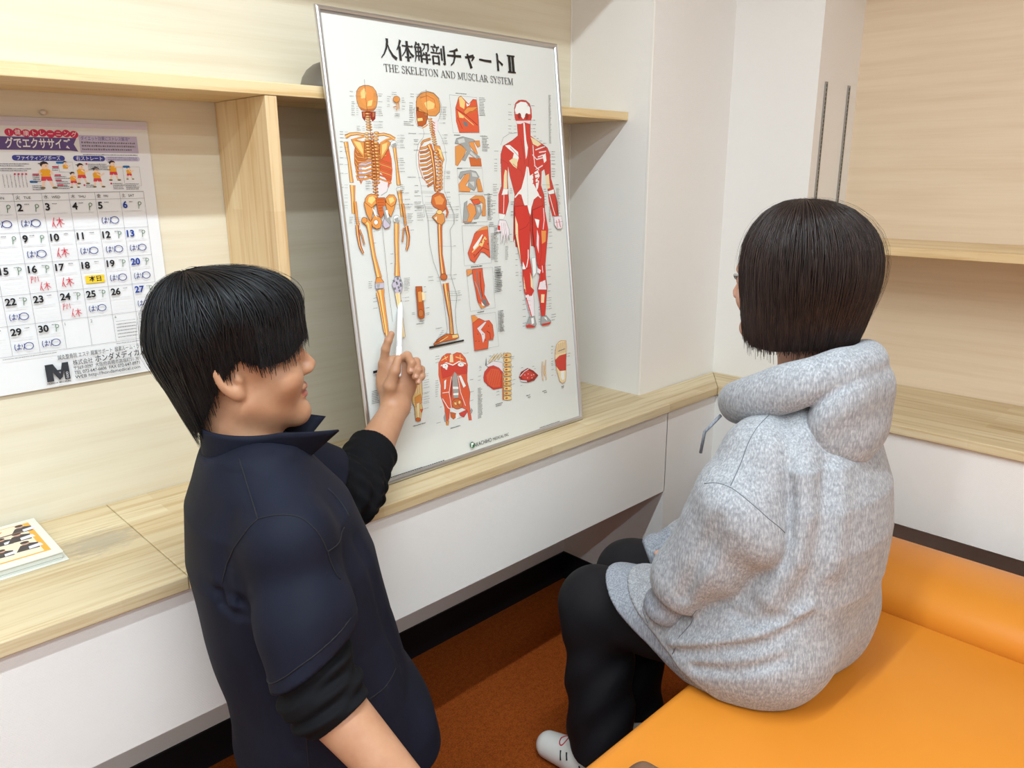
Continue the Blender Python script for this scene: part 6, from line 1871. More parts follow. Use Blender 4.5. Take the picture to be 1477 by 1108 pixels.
# ------------------------------------------------------------------ print helpers (flat artwork as geometry lying on a sheet)
class Print:
    """collects flat polygons in sheet coordinates (u right, v up) on one mesh"""
    def __init__(self, base=0.00008, step=0.000004): self.V = []; self.F = []; self.mi = []; self.mats = []; self.k = 0; self.base = base; self.step = step
    def _m(self, mat):
        if mat not in self.mats: self.mats.append(mat)
        return self.mats.index(mat)
    def z(self): self.k += 1; return self.base+self.k*self.step
    def poly(self, pts, mat):
        z = self.z(); o = len(self.V); self.V += [(p[0], p[1], z) for p in pts]; self.F.append(tuple(range(o, o+len(pts)))); self.mi.append(self._m(mat))
    def raw(self, V, F, mat):
        z = self.z(); o = len(self.V); self.V += [(p[0], p[1], z) for p in V]; i = self._m(mat)
        for f in F: self.F.append(tuple(o+q for q in f)); self.mi.append(i)
    def stroke(self, pts, w, mat):
        n = len(pts); w = list(w) if isinstance(w, (list, tuple)) else [w]
        if len(w) != n: w = [w[0]+(w[-1]-w[0])*i/max(1, n-1) for i in range(n)]
        L = []; R = []
        for i in range(n):
            a = pts[max(0, i-1)]; b = pts[min(n-1, i+1)]
            dx, dy = b[0]-a[0], b[1]-a[1]; d = math.hypot(dx, dy) or 1e-9
            nx, ny = -dy/d*w[i]/2, dx/d*w[i]/2
            L.append((pts[i][0]+nx, pts[i][1]+ny)); R.append((pts[i][0]-nx, pts[i][1]-ny))
        V = L+R; F = [(i, n+i, n+i+1, i+1) for i in range(n-1)]
        self.raw(V, F, mat)
    def ell(self, cx, cy, rx, ry, mat, n=18, rot=0):
        self.poly([(cx+rx*math.cos(2*PI*i/n)*math.cos(rot)-ry*math.sin(2*PI*i/n)*math.sin(rot), cy+rx*math.cos(2*PI*i/n)*math.sin(rot)+ry*math.sin(2*PI*i/n)*math.cos(rot)) for i in range(n)], mat)
    def ring(self, cx, cy, rx, ry, w, mat, n=22):
        self.stroke([(cx+rx*math.cos(2*PI*i/n+1.2), cy+ry*math.sin(2*PI*i/n+1.2)) for i in range(n+1)], w, mat)
    def rrect(self, x0, x1, y0, y1, r, mat):
        p = []
        for cx, cy, a0 in ((x1-r, y0+r, -90), (x1-r, y1-r, 0), (x0+r, y1-r, 90), (x0+r, y0+r, 180)):
            p += [(cx+r*math.cos(math.radians(a0+a)), cy+r*math.sin(math.radians(a0+a))) for a in (0, 30, 60, 90)]
        self.poly(p, mat)
    _cache = {}
    def text(self, s, x, y, h, mat, width=None, bold=0.0, al='l', rot=0.0, sy=1.0):
        key = (s, bold)
        if key not in Print._cache:
            c = bpy.data.curves.new('lettering', 'FONT'); c.body = s; c.offset = bold; c.resolution_u = 3
            o = bpy.data.objects.new('lettering', c); COL.objects.link(o)
            me = bpy.data.meshes.new_from_object(o.evaluated_get(bpy.context.evaluated_depsgraph_get()))
            Print._cache[key] = ([(v.co.x, v.co.y) for v in me.vertices], [tuple(p.vertices) for p in me.polygons])
            bpy.data.objects.remove(o); bpy.data.curves.remove(c); bpy.data.meshes.remove(me)
        V, F = Print._cache[key]
        if not V: return 0
        x0 = min(v[0] for v in V); x1 = max(v[0] for v in V)
        k = h/0.729; kx = k if width is None else width/(x1-x0)
        W = (x1-x0)*kx; ox = {'l': 0, 'c': -W/2, 'r': -W}[al]
        cr, sr = math.cos(rot), math.sin(rot); P = []
        for a, b in V:
            px = (a-x0)*kx+ox; py = b*k*sy; P.append((x+px*cr-py*sr, y+px*sr+py*cr))
        self.raw(P, F, mat); return W
    def specks(self, x, y, L, h, mat, rnd):
        """an illegible line of very small print"""
        e = x+L
        while x < e:
            d = h*rnd.uniform(.5, 1.1); self.poly([(x, y), (min(x+d, e), y), (min(x+d, e), y+h*rnd.uniform(.6, 1)), (x, y+h*rnd.uniform(.6, 1))], mat); x += d+h*rnd.uniform(.2, .45)
    def build(self, name, parent):
        o = pydata(name, self.V, self.F, self.mats, parent, mi=self.mi); return o

def ink(name, rgb, rough=0.45):
    m = plain(name, srgb(*rgb), rough); m.node_tree.nodes['Principled BSDF'].inputs['Specular IOR Level'].default_value = 0.2
    return m

# ------------------------------------------------------------------ framed anatomy chart
PWD, PHT = 0.709, 0.998
chart = empty('framed_chart', (0.8814, 1.340, CT+0.0004), 0.006, 'large silver framed anatomy chart standing on the long worktop, leaning against the shelf', 'framed chart')
chart.rotation_euler = (PI/2-0.1132, 0, 0.006)       # local u right, v up, normal towards the room
M['silver'] = plain('satin_aluminium', srgb(205, 207, 210), 0.28, Metallic=0.95)
M['sheet'] = plain('chart_paper', srgb(228, 227, 221), 0.5)
M['backing'] = plain('chart_backing_board', srgb(150, 130, 100), 0.8)
def frame_mesh(w, h, bw, th):
    prof = [(0, 0), (0, th*.55), (bw*.12, th*.85), (bw*.4, th), (bw*.7, th*.9), (bw*.92, th*.55), (bw, th*.5), (bw, 0)]
    V = []; F = []
    for (cx, cy, sx, sy) in ((0, 0, 1, 1), (w, 0, -1, 1), (w, h, -1, -1), (0, h, 1, -1)):
        V += [(cx+sx*a, cy+sy*a, z) for a, z in prof]
    n = len(prof)
    for k in range(4):
        for i in range(n):
            a = k*n+i; b = k*n+(i+1) % n; c = ((k+1) % 4)*n+(i+1) % n; d = ((k+1) % 4)*n+i
            F.append((a, d, c, b))
    return V, F
V, F = frame_mesh(PWD, PHT, 0.0125, 0.0085)
fr = pydata('frame', V, F, M['silver'], chart)
box('backing_board', 0.003, PWD-0.003, 0.003, PHT-0.003, -0.0015, 0.002, M['backing'], chart)
sheet = box('printed_sheet', 0.008, PWD-0.008, 0.008, PHT-0.008, 0.0021, 0.0025, M['sheet'], chart)
pr = Print(0.0025+0.00004)
AI = {k: ink('chart_ink_'+{'K': 'black', 'R': 'red', 'G': 'grey', 'W': 'white'}.get(k, 'tone_%d' % i), v) for i, (k, v) in enumerate(ART_PAL.items())}
rl = random.Random(11)
for fig in ART:
    pr.k = 0
    for it in fig:
        q = it[2]
        if it[0] == 'L':        # rows of illegibly small captions
            x0, y0, x1, y1, n, L, w = q
            if n > 2: w = min(w, .42*abs(y1-y0)/(n-1))
            for i in range(n):
                s = i/max(1, n-1)
                pr.specks((x0+(x1-x0)*s)*1e-4, (y0+(y1-y0)*s)*1e-4, L*1e-4*rl.uniform(.6, 1), w*1e-4, AI['K'], rl)
            continue
        pts = [(a*1e-4, b*1e-4) for a, b in zip(q[0::2], q[1::2])]
        if it[0] == 'P': pr.poly(pts, AI[it[1]])
        else: pr.stroke(pts, [w*1e-4 for w in it[3]], AI[it[1]])
pr.k = 300
# heading in heavy mincho style strokes: (points, start width, end width) in a unit cell
def hz(x0, x1, y, w=.045): return [([(x0, y), (x1, y)], w, w), ([(x1-.11, y+.0), (x1-.045, y+.055), (x1, y)], .02, .05)]
def vt(x, y0, y1, w=.105): return [([(x, y0), (x, y1)], w, w)]
def cv(p, a, b): return [(p, a, b)]
GL = {
 'hito': cv([(.47,.98),(.47,.8),(.38,.5),(.22,.22),(.03,.02)], .12, .03)+cv([(.48,.72),(.56,.45),(.74,.18),(.97,.03)], .04, .13),
 'karada': cv([(.27,.98),(.17,.72),(.02,.48)], .1, .03)+vt(.19,.68,0)+hz(.34,.98,.73)+vt(.65,.98,0)+cv([(.62,.72),(.5,.45),(.29,.22)], .06, .025)+cv([(.67,.72),(.8,.42),(.99,.25)], .03, .11)+hz(.47,.84,.2),
 'kai': cv([(.2,.99),(.14,.85),(.03,.7)], .08, .03)+hz(.14,.38,.88)+cv([(.36,.88),(.28,.75)], .06, .04)+cv([(.12,.74),(.11,.3),(.02,.02)], .075, .03)+hz(.12,.45,.74)+vt(.43,.75,.03,.085)+hz(.12,.42,.53)+hz(.12,.42,.33)+vt(.27,.74,.1,.06)+hz(.53,.96,.93)+cv([(.92,.93),(.9,.7),(.84,.58)], .085, .04)+cv([(.7,.93),(.66,.75),(.5,.58)], .07, .025)+cv([(.62,.52),(.5,.34)], .07, .03)+hz(.58,.97,.42)+hz(.48,1,.22)+vt(.76,.56,0,.095),
 'bou': cv([(.28,1),(.36,.88)], .05, .1)+hz(.04,.62,.86)+cv([(.17,.8),(.25,.64)], .04, .09)+cv([(.48,.82),(.4,.62)], .09, .03)+hz(.01,.66,.58)+vt(.14,.43,.0,.085)+hz(.14,.55,.42)+vt(.53,.43,0,.085)+hz(.14,.52,.08)+vt(.75,.84,.24,.085)+vt(.93,.98,.05,.1)+cv([(.94,.06),(.8,.1)], .08, .03),
 'chi': cv([(.78,.98),(.5,.86),(.18,.8)], .1, .03)+cv([(.02,.57),(.5,.58),(.99,.6)], .06, .09)+cv([(.54,.84),(.53,.5),(.42,.2),(.22,.02)], .11, .04),
 'ya': cv([(.03,.72),(.5,.8),(.93,.9)], .08, .12)+cv([(.95,.88),(.82,.68),(.66,.52)], .12, .04)+cv([(.28,.99),(.42,.5),(.6,.02)], .09, .14),
 'bar': cv([(.0,.55),(.1,.62),(.5,.5),(1,.5)], .25, .42),
 'to': cv([(.12,1),(.2,.9),(.2,0)], .2, .24)+cv([(.22,.64),(.6,.5),(.98,.36)], .1, .22),
 'two': hz(.02,.98,.95,.09)[:1]+hz(.02,.98,.05,.09)[:1]+vt(.3,.95,.05,.24)+vt(.7,.95,.05,.24)}
for g, x0, x1, y0, y1 in (('hito',.147,.190,.9115,.9535),('karada',.190,.2355,.911,.954),('kai',.237,.2825,.911,.9545),('bou',.2835,.326,.911,.9545),('chi',.331,.3745,.913,.951),('ya',.385,.4155,.912,.944),('bar',.4295,.4695,.9285,.9385),('to',.486,.507,.914,.954),('two',.5225,.5505,.9125,.9545)):
    for p, a, b in GL[g]:
        s = (x1-x0) if g in ('hito','karada','kai','bou','chi') else (.042 if g in ('ya',) else (y1-y0 if g == 'bar' else x1-x0))
        pr.stroke([(x0+u*(x1-x0), y0+v*(y1-y0)) for u, v in p], [a*s*1.3+.0004, b*s*1.3+.0004], AI['K'])
# subheading in a light serif face
TK, TN, SF = .12, .045, .05
def st(x, y0=0, y1=1, w=TK): return [([(x, y0), (x, y1)], w, w)]
def sf(x, y, l=.26): return [([(x-l/2, y), (x+l/2, y)], SF, SF)]
def ls(p, a, b=None): return [(p, a, b if b else a)]
def arc(cx, cy, rx, ry, a0, a1, w0, w1, n=12): return [([(cx+rx*math.cos(math.radians(a0+(a1-a0)*i/n)), cy+ry*math.sin(math.radians(a0+(a1-a0)*i/n))) for i in range(n+1)], [w0+(w1-w0)*math.sin(PI*i/n) for i in range(n+1)], None)]
SER = {
 'T': (.72, st(.36)+sf(.36,.02)+ls([(.03,.97),(.69,.97)],TN)+ls([(.05,.98),(.03,.72)],.06,.02)+ls([(.67,.98),(.69,.72)],.06,.02)),
 'H': (.82, st(.17)+st(.65)+ls([(.17,.5),(.65,.5)],TN)+sf(.17,.02)+sf(.17,.98)+sf(.65,.02)+sf(.65,.98)),
 'E': (.7, st(.17)+ls([(.05,.98),(.62,.98)],TN)+ls([(.05,.02),(.64,.02)],TN)+ls([(.17,.52),(.46,.52)],TN)+ls([(.62,.98),(.62,.76)],.05,.02)+ls([(.64,.02),(.66,.28)],.05,.02)+ls([(.46,.64),(.46,.4)],.03)),
 'S': (.6, ls([(.5,.8),(.42,.95),(.28,.99),(.13,.9),(.11,.74),(.2,.62),(.36,.5),(.5,.38),(.52,.2),(.42,.05),(.26,.01),(.13,.08),(.07,.24)],.07,.07)+ls([(.5,.98),(.5,.74)],.035)+ls([(.07,.02),(.07,.28)],.035)),
 'K': (.8, st(.17)+sf(.17,.02)+sf(.17,.98)+ls([(.66,.96),(.2,.42)],TN)+ls([(.36,.6),(.7,.03)],TK)+sf(.66,.98)+sf(.7,.02)),
 'L': (.66, st(.17)+sf(.17,.98)+ls([(.05,.02),(.6,.02)],TN)+ls([(.6,.02),(.63,.32)],.05,.02)),
 'O': (.84, arc(.41,.5,.32,.49,90,270,TN,.12)+arc(.41,.5,.32,.49,-90,90,TN,.12)),
 'N': (.84, st(.17,w=TN)+st(.67,w=TN)+ls([(.14,.98),(.68,.02)],TK)+sf(.15,.02)+sf(.12,.98)+sf(.67,.98)),
 'A': (.8, ls([(.4,.99),(.1,.02)],TN)+ls([(.4,.99),(.68,.02)],TK)+ls([(.2,.35),(.58,.35)],TN)+sf(.1,.02)+sf(.68,.02)),
 'D': (.82, st(.17)+ls([(.05,.98),(.4,.98)],TN)+ls([(.05,.02),(.4,.02)],TN)+arc(.36,.5,.37,.48,-90,90,TN,.13)),
 'M': (1.0, st(.15,w=TN)+st(.82)+ls([(.15,.98),(.47,.04)],TK)+ls([(.82,.98),(.47,.04)],TN)+sf(.15,.02)+sf(.1,.98,.2)+sf(.82,.02)+sf(.86,.98,.2)),
 'U': (.82, st(.17,.3)+st(.66,.3,1,TN)+sf(.17,.98)+sf(.66,.98)+ls([(.17,.32),(.2,.12),(.32,.01),(.46,.01),(.6,.1),(.66,.32)],.09,.045)),
 'C': (.78, arc(.42,.5,.33,.49,50,310,TN,.13)+ls([(.66,.98),(.66,.68)],.045)+ls([(.66,.14),(.66,.3)],.03)),
 'R': (.8, st(.17)+sf(.17,.02)+ls([(.05,.98),(.36,.98)],TN)+ls([(.17,.5),(.36,.5)],TN)+arc(.34,.74,.24,.24,-90,90,TN,.11)+ls([(.36,.5),(.66,.02)],TK)+sf(.68,.02,.18)),
 'Y': (.76, st(.38,0,.45)+sf(.38,.02)+ls([(.38,.45),(.1,.98)],TK)+ls([(.38,.45),(.66,.98)],TN)+sf(.1,.98)+sf(.66,.98)), ' ': (.36, [])}
def serif(pr, s, x, y, h, width, mat):
    tot = sum(SER[c][0] for c in s); kx = width/tot
    for c in s:
        adv, strokes = SER[c]
        for p, a, b in strokes:
            w = [q*h*.85 for q in a] if isinstance(a, list) else [a*h*.95+.0002, b*h*.95+.0002]
            pr.stroke([(x+u*kx, y+v*h) for u, v in p], w, mat)
        x += adv*kx
serif(pr, 'THE SKELETON AND MUSCLAR SYSTEM', .1515, .8852, .0152, .386, AI['K'])
pr.text('TAKACHIHO', .2925, .0215, .0105, AI['K'], width=.066); pr.text('MEDICAL INC', .363, .0225, .0075, AI['K'], width=.056)
pr.build('anatomy_print', sheet)
# clear cover sheet held in the frame
cm = bpy.data.materials.new('clear_cover_sheet'); cm.use_nodes = True
nt = cm.node_tree; nt.nodes.remove(nt.nodes['Principled BSDF'])
mx = nt.nodes.new('ShaderNodeMixShader'); lw = nt.nodes.new('ShaderNodeLayerWeight'); tr = nt.nodes.new('ShaderNodeBsdfTransparent'); gl = nt.nodes.new('ShaderNodeBsdfGlossy')
pw = nt.nodes.new('ShaderNodeMath'); pw.operation = 'POWER'; pw.inputs[1].default_value = 5.0
ma = nt.nodes.new('ShaderNodeMath'); ma.operation = 'MULTIPLY_ADD'; ma.inputs[1].default_value = 0.9; ma.inputs[2].default_value = 0.045
lw.inputs[0].default_value = 0.5; gl.inputs['Roughness'].default_value = 0.07; tr.inputs['Color'].default_value = (0.985, 0.99, 0.985, 1)
nt.links.new(lw.outputs['Facing'], pw.inputs[0]); nt.links.new(pw.outputs[0], ma.inputs[0]); nt.links.new(ma.outputs[0], mx.inputs[0])
nt.links.new(tr.outputs[0], mx.inputs[1]); nt.links.new(gl.outputs[0], mx.inputs[2]); nt.links.new(mx.outputs[0], nt.nodes['Material Output'].inputs['Surface'])
pydata('cover_sheet', [(.011, .011, .0064), (PWD-.011, .011, .0064), (PWD-.011, PHT-.011, .0064), (.011, PHT-.011, .0064)], [(0, 1, 2, 3)], cm, chart)
# ------------------------------------------------------------------ wall calendar (origin: lower left corner, u right, v up)
CW, CH = 0.3694, 0.5036
cal = empty('wall_calendar', (0.2478, YW-0.0012, 1.0204), 0, 'white monthly wall calendar with handwritten notes pinned left of the divider', 'calendar')
cal.rotation_euler = (PI/2, 0, 0)
M['cal_paper'] = plain('calendar_paper', srgb(232, 231, 231), 0.5)
bm = bmesh.new()
nx, ny = 14, 20
def cz(u, v):     # paper hangs nearly flat, foot stands off the wall, top right corner curls
    z = 0.0015+0.004*(1-v/CH)**2 + 0.0012*math.sin(u*9)*(1-v/CH)
    return z
def P3(u, v, dz=0): return (u, v, cz(u, v)+dz)
rows = [[bm.verts.new(P3(CW*i/nx, CH*j/ny)) for i in range(nx+1)] for j in range(ny+1)]
for j in range(ny):
    for i in range(nx): bm.faces.new((rows[j][i], rows[j][i+1], rows[j+1][i+1], rows[j+1][i]))
bmesh.ops.recalc_face_normals(bm, faces=bm.faces)
page = bm_obj('page', bm, M['cal_paper'], cal)
CI = {k: ink('calendar_ink_'+k, v) for k, v in dict(black=(36, 36, 40), grey=(120, 118, 122), line=(140, 138, 144), faint=(212, 212, 216), blue=(32, 62, 150), navy=(66, 68, 140), purple=(104, 84, 140), lilac=(196, 186, 214), lilac_pale=(218, 208, 222), pink=(206, 58, 92), white=(246, 244, 244), green=(38, 104, 62), red=(206, 40, 60), pen=(36, 52, 128), orange=(238, 168, 44), shorts=(214, 66, 84), skin=(244, 208, 180), hair=(58, 46, 46), shoe=(120, 106, 70), teal=(40, 110, 168), slate=(58, 60, 64)).items()}
class CalPrint(Print):
    def build(self, name, parent):
        V = [P3(u, v, z) for u, v, z in self.V]
        # cut long pieces are short enough to follow the gentle curl
        return pydata(name, V, self.F, self.mats, parent, mi=self.mi)
cp = CalPrint(0.0002, 0.0000025)
X = lambda x: x-0.2478
Z = lambda z: z-1.0204
rnd = random.Random(5)
K = CI
# heading: purple banner, red bubbles, exercise tips
cp.poly([(0, Z(1.508)), (CW, Z(1.5085)), (CW, Z(1.5235)), (0, Z(1.5235))], K['lilac_pale'])
def band(x0, x1, z0, z1, mat, n=10):
    for i in range(n):
        a, b = x0+(x1-x0)*i/n, x0+(x1-x0)*(i+1)/n; cp.poly([(X(a), Z(z0)), (X(b), Z(z0)), (X(b), Z(z1)), (X(a), Z(z1))], mat)
band(0.262, 0.478, 1.4665, 1.4895, K['purple']); cp.poly([(X(.47), Z(1.4665)), (X(.484), Z(1.465)), (X(.478), Z(1.478)), (X(.484), Z(1.4895)), (X(.47), Z(1.4895))], K['purple'])
for i, ch in enumerate('！健康トレーニング'):
    u, v = X(0.3745+i*0.0133), Z(1.4965)+0.0008*math.sin(i*2.1)
    cp.ell(u, v, .0074, .0068, K['pink']); cp.text(ch, u, v-.0036, .0072, K['white'], al='c')
cp.text('グでエクササイズ', X(.3655), Z(1.4712), .0145, K['white'], width=.107, bold=.018)
band(0.488, 0.5945, 1.463, 1.495, K['lilac'], 6)
cp.text('ダイエット効果にストレス解消も', X(.4915), Z(1.4865), .0062, K['navy'], width=.091)
for j in range(3): cp.specks(X(.4915), Z(1.4805-j*.0062), .098-.008*(j == 2), .0035, K['grey'], rnd)
cp.specks(X(.4915), Z(1.4585), .1, .0022, K['grey'], rnd)
for x0, x1, s, m in ((.372, .459, 'ファイティングポーズ', 'navy'), (.473, .530, '右ストレート', 'navy')):
    cp.rrect(X(x0), X(x1), Z(1.4475), Z(1.4575), .005, K[m]); cp.text(s, X((x0+x1)/2), Z(1.4495), .0064, K['white'], al='c', width=(x1-x0)*.82)
cp.rrect(X(.530), X(.595), Z(1.4478), Z(1.4565), .004, K['lilac']); 
for j in range(2): cp.specks(X(.535), Z(1.4532-j*.0035), .055, .0022, K['grey'], rnd)
def kid(x, z, s, pose=0, bust=False):
    """small printed figure of a child exercising"""
    u, v = X(x), Z(z); f = lambda a, b: (u+a*s, v+b*s)
    if not bust:
        for d in (-.11, .13): 
            cp.stroke([f(d*.8, .36), f(d*1.5, .06)], .085*s, K['skin']); cp.ell(*f(d*1.8+.02, .03), .1*s, .045*s, K['shoe'], 8)
        cp.poly([f(-.17, .48), f(.17, .48), f(.21, .3), f(.03, .3), f(0, .38), f(-.03, .3), f(-.2, .3)], K['shorts'])
    cp.poly([f(-.17, .46), f(.17, .46), f(.18, .72), f(.08, .76), f(-.1, .76), f(-.19, .7)], K['orange'])
    if pose == 0: cp.stroke([f(-.2, .7), f(-.24, .55), f(-.14, .6)], .07*s, K['skin']); cp.stroke([f(.2, .7), f(.25, .55), f(.15, .6)], .07*s, K['skin'])
    elif pose == 1: cp.stroke([f(.02, .7), f(.18, .6), f(.32, .68)], .07*s, K['skin']); cp.ell(*f(.34, .69), .05*s, .05*s, K['skin'], 8)
    else: cp.stroke([f(.08, .7), f(.45, .7)], .07*s, K['skin']); cp.ell(*f(.47, .7), .05*s, .05*s, K['skin'], 8)
    cp.ell(*f(.0, .88), .135*s, .14*s, K['skin'], 12); cp.poly([f(-.16, .9), f(-.13, 1.0), f(-.02, 1.06), f(.1, 1.02), f(.16, .93), f(.05, .95), f(-.06, .93), f(-.12, .84)], K['hair'])
    cp.poly([f(-.15, .93), f(-.24, .96), f(-.15, .99)], K['hair']); cp.ell(*f(.05, .87), .012*s, .022*s, K['black'], 6)
kid(.4225, 1.3975, .047, 0); kid(.468, 1.3985, .028, 1); kid(.4835, 1.405, .037, 1); kid(.5105, 1.3985, .037, 1); kid(.5415, 1.411, .0365, 2); kid(.571, 1.413, .0245, 1); kid(.4575, 1.4225, .024, 1, True)
for x0, x1, z0, z1 in ((.446, .4705, 1.4275, 1.4455), (.560, .592, 1.4005, 1.437)): cp.stroke([(X(x0), Z(z0)), (X(x1), Z(z0)), (X(x1), Z(z1)), (X(x0), Z(z1)), (X(x0), Z(z0))], .0004, K['grey'])
for x, z in ((.4425, 1.4445), (.5605, 1.4375), (.394, 1.410)): cp.rrect(X(x), X(x+.013), Z(z-.002), Z(z+.002), .0019, K['teal'])
for x, z, n, L in ((.345, 1.441, 2, .055), (.345, 1.4325, 2, .055), (.4345, 1.4335, 2, .011), (.4365, 1.4185, 2, .026), (.4385, 1.409, 3, .024), (.4385, 1.4, 2, .022), (.497, 1.441, 4, .042), (.4885, 1.402, 2, .018), (.5375, 1.4045, 4, .0215), (.5615, 1.4035, 4, .026), (.4, 1.42, 4, .013), (.397, 1.402, 3, .02)):
    for j in range(n): cp.specks(X(x), Z(z-.0033*j), L*rnd.uniform(.75, 1), .0019, K['grey'], rnd)
for i in range(7): 
    for j in range(9): cp.specks(X(.352+i*.006), Z(1.4215-j*.0026), .0016, .0016, K['grey'], rnd)
for x, z in ((.372, 1.424), (.378, 1.424), (.384, 1.424), (.390, 1.424), (.4945, 1.4425), (.5345, 1.4055), (.4855, 1.403)): cp.ell(X(x), Z(z), .0018, .0018, K['pink'], 8)
for x, z in ((.4345, 1.437), (.4365, 1.422), (.4365, 1.4125), (.4385, 1.4035), (.4, 1.4235)): cp.rrect(X(x), X(x+.011), Z(z-.0012), Z(z+.0012), .0011, K['pink'])
# month grid
GX0, PT, GZ0, RH = .2716, .0460, 1.0928, .05665
GT = 1.3895; HZ = GZ0+5*RH
for i in range(8): cp.stroke([(X(GX0+i*PT), Z(GZ0)), (X(GX0+i*PT), Z((GZ0+GT)/2)), (X(GX0+i*PT), Z(GT))], .0005, K['line'])
for z in [GT]+[GZ0+j*RH for j in range(6)]:
    for i in range(7): cp.stroke([(X(GX0+i*PT), Z(z)), (X(GX0+(i+1)*PT), Z(z))], .0005 if z < GT else .0008, K['line'])
for i, (a, b) in enumerate(zip('日月火水木金土', 'SUN MON TUE WED THU FRI SAT'.split())):
    cp.text(a, X(GX0+i*PT+.003), Z(HZ+.0035), .0058, K['black']); cp.text(b, X(GX0+i*PT+.0158), Z(HZ+.0037), .0048, K['black'])
def pen(pts, x, z, s, w, mat): cp.stroke([(X(x)+a*s, Z(z)+b*s) for a, b in pts], w, mat)
def hari(x, z, s=1.0):
    j = lambda: rnd.uniform(-.03, .03)
    w = .0012
    pen([(.12, .98), (.02, .7), (.02, .3), (.12, 0), (.2, .12)], x, z, .0125*s, w, K['pen'])
    pen([(.36, .72), (.6, .74+j()), (.82, .7)], x, z, .0125*s, w, K['pen']); pen([(.6, 1.0), (.57, .5), (.5, .12), (.36, .1), (.34, .28), (.55, .32), (.85, .18)], x, z, .0125*s, w, K['pen'])
    pen([(1.0, .85), (1.02, .5)], x, z, .0125*s, w, K['pen']); pen([(1.32, .95), (1.3, .5), (1.12, .05)], x, z, .0125*s, w, K['pen'])
    cp.ring(X(x)+.0235*s, Z(z)+.0063*s, .0075*s, .0064*s+j()*.01, w*1.1, K['pen'])
def yasumi(x, z, s=.0185, w=.0013):
    for p in ([(.25, 1), (.12, .6), (0, .1)], [(.14, .5), (.2, .2), (.32, -.02)], [(.42, .72), (.7, .75), (1.05, .72)], [(.72, .98), (.74, .4), (.78, .0)], [(.72, .7), (.58, .4), (.4, .2)], [(.76, .68), (.92, .4), (1.12, .3)]): pen(p, x, z, s, w, K['red'])
def pp(x, z): pen([(.0, .95), (.05, .45), (-.02, -.1)], x, z, .0115, .00105, K['green']); pen([(-.03, .9), (.12, 1.06), (.32, 1.08), (.47, .95), (.48, .76), (.36, .58), (.08, .5)], x, z, .0115, .00105, K['green'])
def pm_(x, z): 
    for p in ([(0, 0), (.1, 1)], [(0, .95), (.3, 1), (.3, .6), (.06, .5)], [(.5, .1), (.6, .95), (.75, .4), (.95, 1.0), (1.0, .2)]): pen(p, x, z, .0125, .001, K['red'])
marks = {1: 'Ph', 2: 'Ph', 3: 'y', 4: 'P', 5: 'h', 6: 'P', 8: 'P', 9: 'Ph', 10: 'y', 11: 'h', 12: 'Ph', 13: 'Ph', 15: 'P', 16: 'Pm', 17: 'y', 18: '', 19: 'Ph', 20: 'Ph', 22: 'Ph', 23: '', 24: 'Pm', 25: 'Ph', 26: '', 27: 'Ph', 29: 'Ph', 30: 'Ph'}
marks[22] = 'Ph'; marks[29] = 'h'
for d in range(1, 31):
    c, r_ = d % 7, (d-1+1)//7      # the first falls on a Monday
    x0 = GX0+c*PT; z1 = HZ-r_*RH
    m = K['blue'] if c == 6 else (K['red'] if c == 0 else K['black'])
    cp.text(str(d), X(x0+.0028), Z(z1-.0178), .0132, m, bold=.03)
    cp.specks(X(x0+.0035+.0115*len(str(d))), Z(z1-.0068), .008, .0018, K['grey'], rnd)
    cp.specks(X(x0+.003), Z(z1-.0243), .036, .0014, K['faint'], rnd)
    for q in range(3): cp.stroke([(X(x0+.003), Z(z1-.034-q*.0075)), (X(x0+PT-.003), Z(z1-.034-q*.0075))], .0003, K['faint'])
    k = marks.get(d, '')
    if 'P' in k: pp(x0+.0325, z1-.019)
    if 'h' in k: hari(x0+.0055+rnd.uniform(-.001, .001), z1-.047)
    if 'y' in k: yasumi(x0+.010, z1-.050)
    if 'm' in k: pm_(x0+.005, z1-.0375); yasumi(x0+.018, z1-.053, .0165, .0011)
for c, s in ((3, '1'), (4, '2')):
    cp.text(s, X(GX0+c*PT+.003), Z(GZ0+RH-.0105), .0062, K['grey'])
for c, s in ((5, '6'), (6, '7')):
    cp.text(s, X(GX0+c*PT+.003), Z(GZ0+RH-.008), .005, K['black'])
    for q in range(6):
        cp.specks(X(GX0+c*PT+.004), Z(GZ0+RH-.0155-q*.0066), .038 if q else .038, .0018 if q else .0010, K['grey'], rnd)
cp.specks(X(.3), Z(1.0885), .09, .0016, K['grey'], rnd); cp.specks(X(.5), Z(1.0885), .09, .0016, K['grey'], rnd)
# sponsor's imprint
cp.text('鍼灸整骨院 エステ 開業サポート  酸素ルーム・ラジオ波', X(.3905), Z(1.0745), .0075, K['black'], width=.174)
cp.text('株式会社', X(.4155), Z(1.0595), .0085, K['black'], width=.036); cp.text('ホンダメディカル', X(.4565), Z(1.0592), .0115, K['black'], width=.098, bold=.008)
cp.text('〒569-0097  大阪府高槻市高垣町51-30', X(.4155), Z(1.0495), .0068, K['black'], width=.124)
cp.text('TEL 072-647-6606  FAX 072-647-8971', X(.4155), Z(1.0405), .0066, K['black'], width=.124, bold=.006)
cp.text('WEB http://hondamedical.com', X(.4155), Z(1.0315), .0066, K['black'], width=.124, bold=.004)
lx, lz = .366, 1.0335
for p in ([(0, 0), (.012, 0), (.012, .034), (.005, .0335), (0, .034)], [(.002, .034), (.014, .034), (.028, .006), (.022, .001)], [(.022, .001), (.028, .006), (.036, .034), (.03, .034)], [(.0315, .034), (.041, .034), (.041, 0), (.0315, 0)], [(.016, .021), (.032, .021), (.03, .017), (.018, .017)]):
    cp.poly([(X(lx)+a, Z(lz)+b) for a, b in p], K['slate'])
